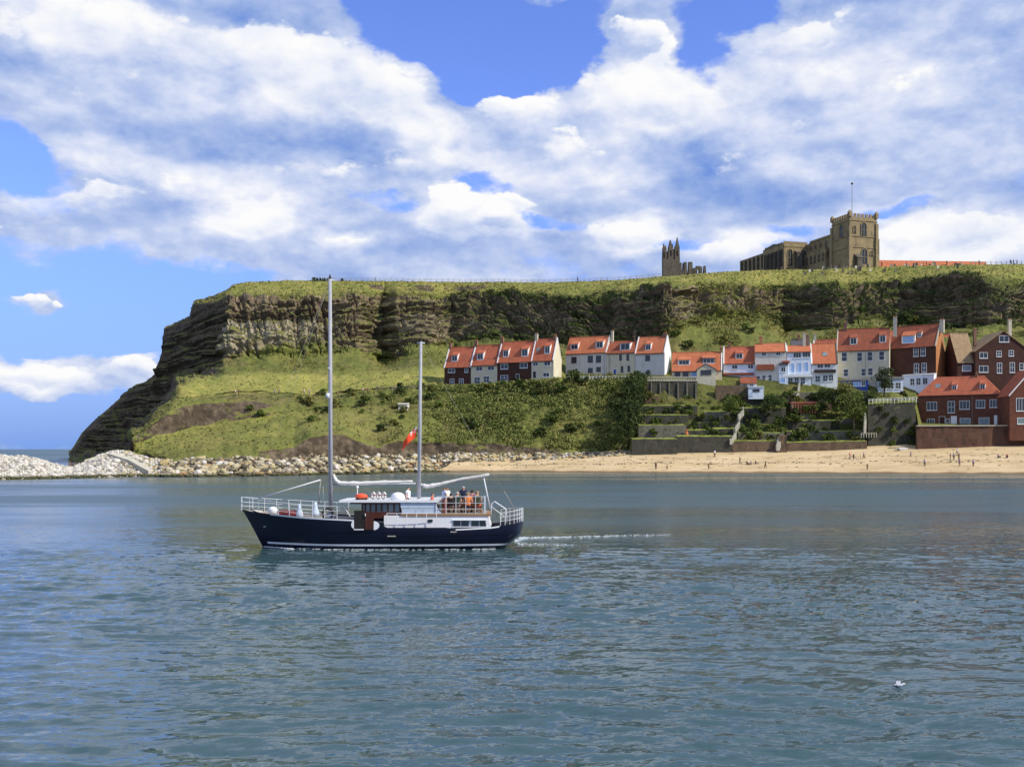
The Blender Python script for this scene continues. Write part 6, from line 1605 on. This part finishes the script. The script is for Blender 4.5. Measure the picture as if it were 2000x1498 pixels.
for px in (838, 842.5): MB().lathe((0,0,0), [(.10,0),(.10,.04)], 10).build('porthole', M['glass'], cab, loc=bl(px, 1017, -1.756), rot=(R(90),0,0))
# wheelhouse: dark red woodwork with large windows, a white roof and an open front
wh = bbox('wheelhouse', 706, 783, 1000, 1012, -1.5, 1.5, 'mahog')
for px in (706, 712, 722, 733, 744, 756, 768, 780): bbox('window_post', px, px+3, 981.5, 1000, -1.5, -1.38, 'mahog', wh)
for px in (706, 733, 756, 780): bbox('window_post', px, px+3, 981.5, 1000, 1.38, 1.5, 'mahog', wh)
for x0, x1 in ((709,712),(715,722),(725,733),(736,744),(747,756),(759,768),(771,780)): bbox('window', x0+.05, x1-.05, 983, 999.9, -1.46, -1.43, 'glass_pale', wh)
for x0, x1 in ((709,733),(736,756),(759,780)): bbox('window', x0+.05, x1-.05, 983, 999.9, 1.43, 1.46, 'glass_pale', wh)
bbox('roof_beam', 684, 783, 981.4, 984.2, -1.55, 1.55, 'mahog', wh)
bbox('roof', 662, 855, 977, 981.2, -1.75, 1.75, 'gloss', wh)
bbox('inner_bulkhead', 783, 786, 984.4, 1003, -1.4, 1.4, 'mahog', wh)
for y in (-1.5, 1.5): bar('strut', [bl(667, 982, y), bl(684, 1009, y)], .04, 'rail', wh)
for i in range(3): bar('ladder_rung', [bl(655+i*1.0, 993+i*5, -.8), bl(682, 993+i*5, -.8)], .025, 'rail', wh)
# screen panels on the side of the upper deck
for i, (pt, pb, s0, s1) in enumerate(((982,992.4,0,-8),(993.4,1004.2,0,-9))):
    x0 = 783+i*2.2; x1 = 855+ (0 if i else -0)+ i*0
    a = bl(x0, pb, -1.66); c = bl((864 if i else 855.5), pb, -1.66); d_ = bl(x0-1, pt, -1.66); e = bl((855 if i else 848.5), pt, -1.66)
    MB().prism([a, c, e, d_], (0,.05,0)).build('screen_panel', M['panel'], boat)
# boarding gate cut in the bulwark: dark opening, half open wooden door, white guards
bbox('gate_opening', 691.5, 712.5, 997, 1033, -2.40, -2.32, 'dark')
dr = bbox('door', 713, 729.5, 1003, 1034, -2.42, -2.30, 'mahog'); bar('handle', [bl(713.5, 1009, -2.46), bl(713.5, 1003, -2.46)], .03, 'rail', dr)
bbox('sill', 691, 710, 1033.2, 1035, -2.46, -2.3, 'gloss')
for cx_, cy_, sg in ((691, 1024.5, -1), (730, 1026.5, 1)):
    pts = []
    for i in range(13):
        a = -math.pi/2+math.pi*i/12; pts.append(bl(cx_+sg*(5.0 if sg < 0 else 10.5)*math.cos(a), cy_+(7.5 if sg < 0 else 8.5)*math.sin(a), -2.44))
    MB().prism(pts if sg > 0 else pts[::-1], (0,.1,0)).build('gate_guard', M['gloss'], boat)
# masts, spreaders, booms
def mast(name, pxb, pyb, pxt, pyt, rb, rt):
    a, c = bl(pxb, pyb), bl(pxt, pyt); o = bar(name, [a, a.lerp(c, .5), c], [rb, rb*.95, rt], 'mast', boat, 10)
    bar('mast_cap', [c+Vector((0,0,.01)), c+Vector((0,0,.28))], [.11,.03], 'darkwood', o); bar('masthead_arm', [c+Vector((-.25,0,-.1)), c+Vector((.25,0,-.1))], .035, 'rail', o)
    return o
m1 = mast('main_mast', 646, 1010, 644.5, 545, .138, .105); m2 = mast('mizzen_mast', 818, 1003, 822, 667, .118, .095)
for f in (.62,): 
    for mm, a, c, w_ in ((m1, bl(646,1010), bl(644.5,545), .75),): bar('spreader', [a.lerp(c,f)+Vector((0,-w_,.05)), a.lerp(c,f), a.lerp(c,f)+Vector((0,w_,.05))], .035, 'rail', mm)
bar('light_box', [bl(640, 768, -.2), bl(640, 778, -.2)], .13, 'rail', m1)
MB().box(bl(638,1012,-.35), bl(656,1005,.35)).build('mast_step', M['gloss'], m1)
def sail(name, pts, rad, label=None):
    P_ = [bl(*p) for p in pts]; n = 26; c = []; rr = []
    for i in range(n+1):
        f = i/n*(len(P_)-1); k_ = min(len(P_)-2, int(f)); g_ = f-k_; c.append(P_[k_].lerp(P_[k_+1], g_)); rr.append((rad[k_]*(1-g_)+rad[k_+1]*g_)*(1+.14*math.sin(i*2.3)+.08*math.sin(i*5.1)))
    o = MB().tube(c, rr, 10).build(name, M['sail'], boat, True); return o
bar('boom', [bl(648, 946), bl(812, 944)], .07, 'mast'); bar('boom', [bl(822, 952), bl(956, 927.5)], .06, 'mast')
sail('furled_sail', [(651,926),(655,938),(663,943.5),(700,944),(760,941.5),(806,939.5)], [.08,.13,.14,.13,.12,.05])
sail('furled_sail', [(822,946),(834,950),(862,945),(900,936),(955,925.5)], [.08,.14,.115,.09,.04])
bar('staysail_boom', [bl(503, 974), bl(626, 937)], .045, 'rail')
for a, c in (((627,937,0),(621,985,0)),((625,938,0),(623,984,.3)),((631,950,0),(631,985,0))): bar('sheet', [bl(*a), bl(*c)], .02, 'rope')
T1 = bl(644.5, 548); T2 = bl(822, 670)
for q_ in (bl(474,975), bl(498,975), bl(640,1006,-1.9), bl(652,1006,-1.9), bl(640,1006,1.9), bl(652,1006,1.9)):
    bar('stay', [T1, q_], .006, 'rope', m1, 4)
for q_ in (bl(812,1003,-1.7), bl(826,1003,-1.7), bl(812,1003,1.7), bl(826,1003,1.7), bl(1003,994)):
    bar('stay', [T2, q_], .006, 'rope', m2, 4)
bar('boom_gallows', [bl(945,934,-.3), bl(957,993,-.3)], .05, 'rail'); bar('boom_gallows', [bl(950,962,.8), bl(957,993,.8)], .04, 'rail')
bar('backstay', [bl(984,958), bl(1004,993)], .022, 'rope')
# rails
def railing(name, pts, posts, rails=(1.0,.5), r_=.024, hh=.9, label=None):
    """pts: deck-edge points; stanchions of their own"""
    o = MB(); L = [Vector(p) for p in pts]
    for f in rails: o.tube([p+Vector((0,0,hh*f)) for p in L], r_ if f == rails[0] else r_*.75, 5)
    root = o.build(name, M['rail'], boat)
    pm_ = MB().tube([(0,0,-.05),(0,0,hh)], r_*1.1, 5).mesh('stanchion', M['rail'])
    seg = np.cumsum([0]+[(b_-a).length for a, b_ in zip(L[:-1], L[1:])])
    for i in range(posts):
        s_ = seg[-1]*i/(posts-1); k_ = min(len(L)-2, int(np.searchsorted(seg, s_, 'right'))-1); g_ = (s_-seg[k_])/(seg[k_+1]-seg[k_])
        link('stanchion', pm_, root, L[k_].lerp(L[k_+1], g_))
    return root
for sd in (-1, 1):
    railing('bow_rail', [hull_pt(t_, 0, sd, -.08) for t_ in np.linspace(.0, .36, 14)], 10, (1.0,.62,.3), .019, .78)
    railing('side_rail', [hull_pt(t_, 0, sd, -.25) for t_ in np.linspace(.53, .70, 6)], 6, (1.0,), .022, .85)
    railing('stern_rail', [hull_pt(t_, 0, sd, -.10) for t_ in list(np.linspace(.92, .955, 4))+[.965,.975,.985,.993,.999]], 9, (1.0,.66,.33), .019, .78)
    railing('upper_deck_rail', [bl(852,1003,sd*1.7), bl(948,1003,sd*1.7)], 6, (1.0,.62,.28), .019, 1.05)
railing('upper_deck_rail', [bl(948,1003,-1.7), bl(948,1003,1.7)], 4, (1.0,.62,.28), .019, 1.05)
railing('roof_rail', [bl(800,1003,1.6), bl(850,1003,1.6)], 4, (1.0,.5), .024, 1.05)
bbox('rail_post', 945.5, 948.5, 968, 1003, -1.74, -1.66, 'rail')
# stern ladder frame
for y in (-1.45, -.6):
    bar('boarding_ladder', [bl(958,1012,y), bl(960,983,y), bl(966,979.5,y), bl(988,994,y), bl(990,1021,y)], .045, 'rail')
bar('ladder_rung', [bl(960,990,-1.45), bl(984,1008,-1.45)], .035, 'rail')
# deck fittings forward: vents, windlass, hatch, red cover
def vent(px, pyb, pyt, rb):
    a = bl(px, pyb, -.6); h_ = (pyb-pyt)*.0319
    return MB().lathe(a, [(rb,0),(rb*.9,h_*.3),(rb*.45,h_*.7),(rb*.4,h_),(.02,h_+.03)], 10).build('vent', M['panel'], boat, True)
vent(585, 1010, 984, .25); vent(616, 1008, 981, .27)
MB().ball(bl(533, 997, -.5), (.30,.25,.25), 0, 12, 8).build('windlass', M['gloss'], boat, True)
MB().ball(bl(572, 1003, -.3), (.75,.5,.22), 0, 12, 6).build('hatch_cover', M['redstripe'], boat, True); bbox('locker', 545, 556, 997, 1008, -.4, .4, 'redstripe')
ring = MB(); n_ = 14
ring.tube([bl(640,1003,-1.5)+Vector((.32*math.cos(2*math.pi*i/n_),0,.32*math.sin(2*math.pi*i/n_))) for i in range(n_+1)], .07, 6); ring.build('tyre_fender', M['dark'], boat, True)
# benches on the upper deck
for y in (-.9, .7): 
    bn = bbox('bench', 862, 942, 994, 996, y, y+.5, 'teak'); bbox('backrest', 862, 942, 982, 992, y+.46, y+.54, 'teak', bn)
    for px in (866, 890, 914, 938): bbox('leg', px, px+2, 996.05, 1003, y+.05, y+.45, 'teak', bn)
# name-less pale patches on the bow and quarter: draught marks and hawse plate
for px, py_, w_ in ((505,1031,5),(767,1045.5,16),(889,1037.5,12)):
    t_ = (px-472)/550; q_ = hull_pt(t_, zk(t_, H+(HY-py_)*.0316), -1, .03); MB().box((q_.x-w_*.016,q_.y-.02,q_.z-.035),(q_.x+w_*.016,q_.y+.05,q_.z+.035)).build('hull_plate', M['rope'], boat)

# things carried on the roof
z_roof = bl(0, 977, 0).z
def on_roof(px, y=-.9): v = bl(px, 977, y); return v+Vector(bo)
zr = bl(700, 977, -1.75).z
t = MB(); p0 = on_roof(706); 
t.ball((0,0,.20), (.40,.30,.19), 0, 14, 8); t.box((-.34,-.22,0),(.34,.22,.10),1)
tag(link('life_raft', t.mesh('life_raft', [M['orange'], M['dark']], True), None, (p0.x, p0.y, zr+.005)), 'orange red life raft lying on the wheelhouse roof', 'life raft')
for i, px in enumerate((729, 738, 747)):
    q_ = on_roof(px); rg = MB()
    for k0 in range(4):
        for mi, (u0, u1) in enumerate(((0, .86), (.86, 1))): rg.tube([Vector((.05*i, .20*math.cos(1.5708*(k0+u0+(u1-u0)*k_/4)), .26+.19*math.sin(1.5708*(k0+u0+(u1-u0)*k_/4)))) for k_ in range(5)], .065+.004*mi, 7, mi)
    tag(link('lifebuoy', rg.mesh('lifebuoy', [M['sail'], M['redstripe']], True), None, (q_.x, q_.y, zr+.002), (0,0,R(35))), ['red banded white lifebuoy next to the orange life raft','red banded white lifebuoy in the middle of the row on the wheelhouse roof','red banded white lifebuoy nearest the white dome on the roof'][i], 'lifebuoy', 'lifebuoys on the wheelhouse roof')
q_ = on_roof(777); tag(link('dome', MB().lathe((0,0,0), [(.42,0),(.44,.18),(.38,.33),(.22,.43),(.05,.46)], 14).mesh('dome', M['gloss'], True), None, (q_.x, q_.y, zr+.002)), 'white dome shaped canister on the roof near the smaller mast', 'canister')
mst = MB().tube([(0,0,0),(0,0,.75)], .03, 5).ball((0,0,.78), .09); q_ = on_roof(698); tag(link('searchlight', mst.mesh('searchlight', M['gloss']), None, (q_.x, q_.y, zr+.002)), 'small white searchlight on a stalk at the front of the wheelhouse roof', 'lamp')

# red ensign on the smaller mast
NXF, NYF = 18, 9; fv = []; fm = []
c0 = bl(814.5, 833, -.12)+bo; dn_ = Vector((-.05,0,-.32))
for i in range(NXF+1):
    u = i/NXF
    for j in range(NYF+1):
        v = j/NYF
        x = -.86*u**.92 - .10*v; z = -.95*u**1.15 - .72*v*(1-.2*u) ; y = .10*math.sin(u*7+v*1.5)*u**.6
        fv.append(tuple(c0+Vector((x, y-.02, z))))
ff = []
for i in range(NXF):
    for j in range(NYF):
        ff.append((i*(NYF+1)+j, (i+1)*(NYF+1)+j, (i+1)*(NYF+1)+j+1, i*(NYF+1)+j+1)); u = (i+.5)/8; v = (j+.5)/4.5; k_ = 0
        if u < 1 and v < 1:
            k_ = 1
            if abs(u-v) < .10 or abs(u+v-1) < .10: k_ = 2
            if abs(u-.5) < .17 or abs(v-.5) < .17: k_ = 2
            if abs(u-.5) < .10 or abs(v-.5) < .10: k_ = 0
        fm.append(k_)
fl = MB(); fl.add(fv, ff); fl.m = fm
M['flagred'] = mat('flag_red', (0.95,0.09,0.03), 0.8, var=0.1); M['flagblue'] = mat('flag_blue', (0.02,0.03,0.22), 0.8, var=0.1); M['flagwhite'] = mat('flag_white', (0.8,0.8,0.8), 0.8, var=0.05)
tag(fl.build('flag', [M['flagred'], M['flagblue'], M['flagwhite']], None, True), 'red ensign with a small union canton drooping from the smaller mast', 'flag')

# people on board
DK = bl(0, 1003.2, -.5).z
def aboard(px, y, pose, label, top, legs, hair, face, dz=0.0, h=1.0, **kw):
    q_ = bl(px, 1003, y)+bo; return person(Vector((q_.x, q_.y, DK+dz)), pose, label, top, legs, hair, R(face), h, **kw)
aboard(797, -.6, 'stand', 'person in a white shirt and dark hair standing on deck behind the pale screen panels', (.72,.76,.85), (.05,.05,.08), 'dark', 70, longs=True)
aboard(868, -1.2, 'stand', 'standing person in a light blue and white top at the front of the passenger deck', (.60,.68,.85), (.35,.10,.08), 'brown', -60, longs=True)
aboard(873, .0, 'stand', 'person in a white shirt standing close behind the one in light blue', (.75,.74,.68), (.20,.14,.10), 'brown', 40, h=.97)
aboard(905, .1, 'stand', 'white haired person in a dark navy jacket standing among the passengers', (.015,.022,.06), (.04,.04,.06), 'white', 20, longs=True)
aboard(881, -.75, 'sit', 'seated passenger in a black top next to the white shirted one', (.02,.02,.022), (.25,.16,.14), 'dark', 180, dz=.02, h=1.06, longs=True)
aboard(893, -.75, 'sit', 'seated passenger in dark green, with grey hair, below the navy jacket', (.03,.05,.04), (.30,.20,.18), 'grey', 170, dz=.05, h=1.12, longs=True)
aboard(914, -.78, 'sit', 'seated passenger in a bright orange top', (.80,.24,.06), (.10,.06,.10), 'fair', 175, dz=.05, h=1.08)
aboard(922, -.1, 'sit', 'dark haired passenger in a pink top next to the orange one', (.60,.20,.32), (.07,.06,.10), 'black', 160, dz=.08, h=1.16)
aboard(932, -.78, 'sit', 'seated passenger in dark green with fair hair at the aft end of the bench', (.05,.06,.03), (.45,.13,.08), 'fair', 175, dz=.07, h=1.14)
aboard(844, -1.3, 'sit', 'passenger with a red top sitting low beside the end of the screen panels', (.55,.12,.08), (.08,.07,.08), 'brown', 90, dz=.08, h=1.05)
aboard(718, .2, 'stand', 'person in dark clothes at the wheel inside the wheelhouse', (.03,.03,.05), (.03,.03,.04), 'dark', -90, dz=-.5, h=.97, longs=True)

# ------------------------------------------------------------------ foam, gull
M['foam'] = mat('foam', (0.50,0.56,0.60), 0.8, var=0.1)
fo = MB(); rng = np.random.default_rng(5)
def fleck(x, y, wx, wy, z=.03):
    n = 7; pts = []
    for i in range(n):
        a = 2*math.pi*i/n; r_ = rng.uniform(.6, 1.15); pts.append((x+wx*r_*math.cos(a), y+wy*r_*math.sin(a), z))
    k_ = len(fo.v); fo.add(pts+[(x, y, z+.03)], [(i, (i+1)%n, n) for i in range(n)])
for t_ in np.linspace(.03, .97, 230):                            # along the waterline
    for sd in (-1, 1):
        q_ = hull_pt(t_, 1.0, sd, .0)
        if rng.random() < (.95 if t_ < .14 or t_ > .9 else .5): fleck(bo.x+q_.x+rng.normal(0,.08), BY+q_.y+sd*abs(rng.normal(.12,.12)), rng.uniform(.06,.22), rng.uniform(.02,.06))
for i in range(70):                                              # small bow wave
    s_ = rng.random()**1.4; q_ = hull_pt(.02, 1.0, -1); fleck(bo.x+q_.x+s_*2.2-.1, BY+q_.y-.1-s_*1.6+rng.normal(0,.1), rng.uniform(.05,.2), rng.uniform(.02,.06))
def wake(px0, px1, py0, py1, n, spread, wx):
    for i in range(n):
        f = rng.random()**1.25; px = px0+(px1-px0)*f; py_ = py0+(py1-py0)*f+rng.normal(0, spread)
        Yt = water_Y(py_); fleck((px-CX)/F*Yt, Yt, rng.uniform(.3,1)*wx*(1-.6*f), rng.uniform(.012,.04))
wake(1014, 1310, 1051.5, 1045, 420, 1.0, .13); wake(1012, 1150, 1063, 1066, 110, 1.2, .11); wake(1006, 1026, 1058, 1051, 90, 1.6, .10)
tag(fo.build('foam', M['foam']), 'white foam along the waterline and in the wake of the boat', 'foam', kind='stuff')
gY = water_Y(1341); g0 = P(1755, 1341, gY)
gl = empty('gull', g0, R(75)); gl.scale = (.75,.75,.62); tag(gl, 'white gull with raised wings settling on the water', 'gull')
gb = MB(); gb.tube([(0,.17,.07),(0,.10,.075),(0,0,.07),(0,-.10,.085),(0,-.15,.13),(0,-.18,.145),(0,-.205,.14)], [.012,.04,.062,.05,.032,.034,.018], 9); gb.build('body', M['gloss'], gl, True)
MB().tube([(0,-.20,.14),(0,-.245,.130)], [.012,.004], 6).build('beak', mat('beak', (.6,.35,.05), .5, var=0), gl)
M['gullgrey'] = mat('gull_grey', (0.45,0.47,0.50), 0.8, var=0.1)
for s in (-1, 1):
    MB().add([(s*.04,-.07,.10),(s*.04,.07,.10),(s*.20,-.09,.20),(s*.20,.06,.19),(s*.36,-.02,.16),(s*.34,.07,.15),(s*.04,-.07,.085),(s*.04,.07,.085),(s*.20,-.09,.188),(s*.20,.06,.178),(s*.36,-.02,.155),(s*.34,.07,.145)],
             [(0,2,3,1),(2,4,5,3),(7,9,8,6),(9,11,10,8),(0,6,8,2),(2,8,10,4),(4,10,11,5),(5,11,9,3),(3,9,7,1)]).build('wing', M['gullgrey'], gl)

# ------------------------------------------------------------------ people ashore
def on_beach(px, pyb): return beach_at(px, pyb)
BP = [(1281,917,'stand','person in dark clothes at the water edge, at the rocky end of the beach',(.03,.03,.035),(.03,.03,.05),'dark',0,{}),
 (1303,918,'walk','small child like figure in dark shorts walking by the water near the rocky end',(.10,.08,.07),(.03,.03,.04),'brown',-70,dict(h=.75,shorts=True)),
 (1384,917,'stand','person in olive clothes standing alone at the edge of the water',(.16,.15,.07),(.13,.11,.05),'brown',20,dict(h=.85)),
 (1396,893,'stand','person in a white shirt standing at the foot of the dark sea wall',(.72,.72,.74),(.12,.06,.06),'dark',10,dict()),
 (1445,906,'stand','person in dark purple standing beside the group lying on the sand',(.06,.03,.07),(.03,.025,.04),'dark',60,dict()),
 (1459,907,'ground','sunbather sitting on the sand closest to the standing purple figure',(.06,.03,.04),(.10,.05,.04),'dark',30,dict()),
 (1467,907,'ground','sunbather in white in the middle of the group on the sand',(.6,.58,.55),(.07,.05,.05),'brown',-20,dict(shorts=True)),
 (1476,906,'ground','sunbather in dark clothes at the far end of the group on the sand',(.04,.03,.03),(.3,.2,.16),'dark',50,dict()),
 (1495,915,'walk','person in dark green walking past the group lying on the sand',(.05,.06,.03),(.05,.05,.03),'dark',-80,dict()),
 (1660,897,'stand','person in a pink top standing below the brown sea wall',(.65,.16,.20),(.03,.06,.05),'dark',50,dict()),
 (1667,898,'stand','shorter person in dark green next to the pink top',(.03,.05,.04),(.03,.03,.03),'brown',-40,dict(h=.8)),
 (1687,896,'walk','person in grey and white walking with a dark bag towards the pink top',(.42,.42,.48),(.04,.04,.05),'dark',70,dict()),
 (1681,897,'stand','child in grey beside the walking person in grey and white',(.25,.25,.28),(.25,.22,.2),'fair',70,dict(h=.6)),
 (1694,918,'stand','slim person in brown at the water edge below the walking pair',(.20,.12,.07),(.14,.09,.05),'brown',0,dict(h=.85)),
 (1779,891,'stand','small figure in lilac near the foot of the black retaining wall',(.40,.30,.42),(.3,.22,.3),'dark',0,dict(h=.7)),
 (1806,911,'stand','person in a pale lilac shirt standing alone on the open sand',(.55,.52,.66),(.05,.04,.08),'dark',-30,dict()),
 (1856,899,'stand','person in dark purple in the group below the brick sea wall',(.07,.04,.07),(.05,.04,.06),'dark',60,dict()),
 (1863,898,'stand','white topped person in the group below the brick sea wall',(.70,.68,.68),(.12,.07,.08),'brown',-60,dict()),
 (1870,890,'stand','person in white farther up the sand behind the group by the brick wall',(.75,.72,.66),(.4,.3,.25),'fair',0,dict()),
 (1873,900,'stand','person in brown standing at the edge of the group by the brick wall',(.22,.12,.10),(.06,.04,.05),'dark',-80,dict()),
 (1874,911,'walk','person in mauve walking down the sand from the group',(.34,.22,.30),(.20,.12,.14),'brown',-20,dict()),
 (1901,911,'stand','person in violet and white standing apart on the right hand sand',(.42,.34,.48),(.06,.05,.10),'dark',10,dict()),
 (1950,894,'ground','person in purple and dark green sitting on the sand below the brick wall',(.22,.12,.28),(.03,.05,.04),'dark',20,dict()),
 (1967,894,'ground','person in a reddish top sitting beside the purple one under the brick wall',(.45,.10,.10),(.03,.04,.04),'dark',-25,dict())]
for px, py_, pose, lb, top, legs, hair, face, kw in BP:
    person(on_beach(px, py_), pose, lb, top, legs, hair, R(face), kw.pop('h', 1.0)*1.16, **kw)
HP = [(460,773,'stand','white shirted walker in the pair on the bright grass near the headland',(.75,.74,.72),(.12,.10,.12)),(466,773,'stand','dark dressed walker in the pair on the bright grass near the headland',(.05,.03,.03),(.10,.03,.03)),
 (536,771,'walk','walker in lilac on the path, first of two after the bright grass pair',(.35,.28,.40),(.10,.07,.12)),(545,771,'walk','walker in maroon on the path, second of two after the bright grass pair',(.25,.08,.10),(.07,.06,.09)),
 (594,772,'walk','walker in pale clothes on the path before the tall mast',(.6,.58,.62),(.15,.14,.16)),(604,772,'walk','walker in grey on the path just before the tall mast',(.3,.3,.33),(.1,.1,.12)),
 (660,776,'stand','walker in brown just past the tall mast on the path',(.20,.13,.10),(.06,.05,.05)),(667,776,'stand','walker in black beside the brown one past the tall mast',(.03,.03,.03),(.05,.04,.05)),
 (676,769,'walk','walker in a green top on the path past the tall mast',(.10,.22,.12),(.06,.05,.06)),(709,769,'walk','walker in a white and red top in the middle of the path',(.65,.5,.48),(.1,.06,.07)),
 (718,769,'walk','walker in dark red following the white and red top',(.22,.05,.05),(.05,.04,.05)),(738,763,'stand','walker in brown by the start of the timber fence',(.25,.18,.12),(.06,.05,.05)),(772,765,'walk','walker in grey next to the timber fence',(.35,.32,.30),(.08,.07,.07))]
for i, (px, py_, pose, lb, top, legs) in enumerate(HP):
    person(ground_at(px, py_, 5.2, 7.2)+Vector((0,0,.05)), pose, lb, top, legs, random.choice(['dark','brown','fair']), R(random.choice([90,-90,70])), 1.1)
TP = [(1722,520,'dark coated visitor near the foot of the church tower',(.05,.03,.03)),(1770,519,'visitor in red in front of the long red roof',(.45,.05,.05)),(1803,518,'visitor in grey standing highest before the long red roof',(.25,.2,.24)),(1809,518,'visitor in black beside the grey one before the long red roof',(.03,.03,.05)),
 (1849,519,'visitor in brown near the low end of the red roof',(.15,.08,.06)),(1912,517,'visitor in pale clothes by the cliff top fence',(.4,.36,.4)),(1973,516,'first visitor in black on the skyline by the fence end',(.03,.03,.05)),(1979,516,'second visitor in black on the skyline by the fence end',(.04,.03,.05)),(1986,516,'visitor in navy on the skyline at the picture edge',(.04,.05,.12)),
 (734,549,'visitor in dark clothes on the cliff edge above the red flag',(.04,.03,.05)),(1128,551,'visitor on the cliff edge above the pale houses',(.1,.05,.05))]
for i, (px, _, lb, top) in enumerate(TP):
    p = Vector(ground(np.array([px]), np.array([9.99]))[0]); person(p+Vector((0,-.2,.02)), 'stand', lb, top, (.05,.045,.06), 'dark', R(30*i), 1.12, longs=True)
fig = on = P(1341, 852, 291.5)
gf = MB().lathe((0,0,0), [(.25,-.4),(.5,.0),(.55,.7),(.35,1.2),(.15,1.4)], 10).ball((0,0,1.65), .32, 0, 10, 6)
tag(link('garden_figure', gf.mesh('garden_figure', M['tile_orange'], True), None, fig), 'small orange garden figure beside the low garden wall', 'ornament')
tag(link('dinghy', MB().hexa([(-1.1,-.5,0),(1.0,-.45,0),(1.0,.45,0),(-1.1,.5,0)], [(-1.7,-.75,.6),(1.3,-.65,.55),(1.3,.65,.55),(-1.7,.75,.6)]).box((-1.2,-.55,.602),(1.1,.55,.66)).mesh('dinghy', M['gloss']), None, beach_at(1763, 879), (.1,0,R(15))), 'white upturned dinghy on the sand at the foot of the black retaining wall', 'dinghy')
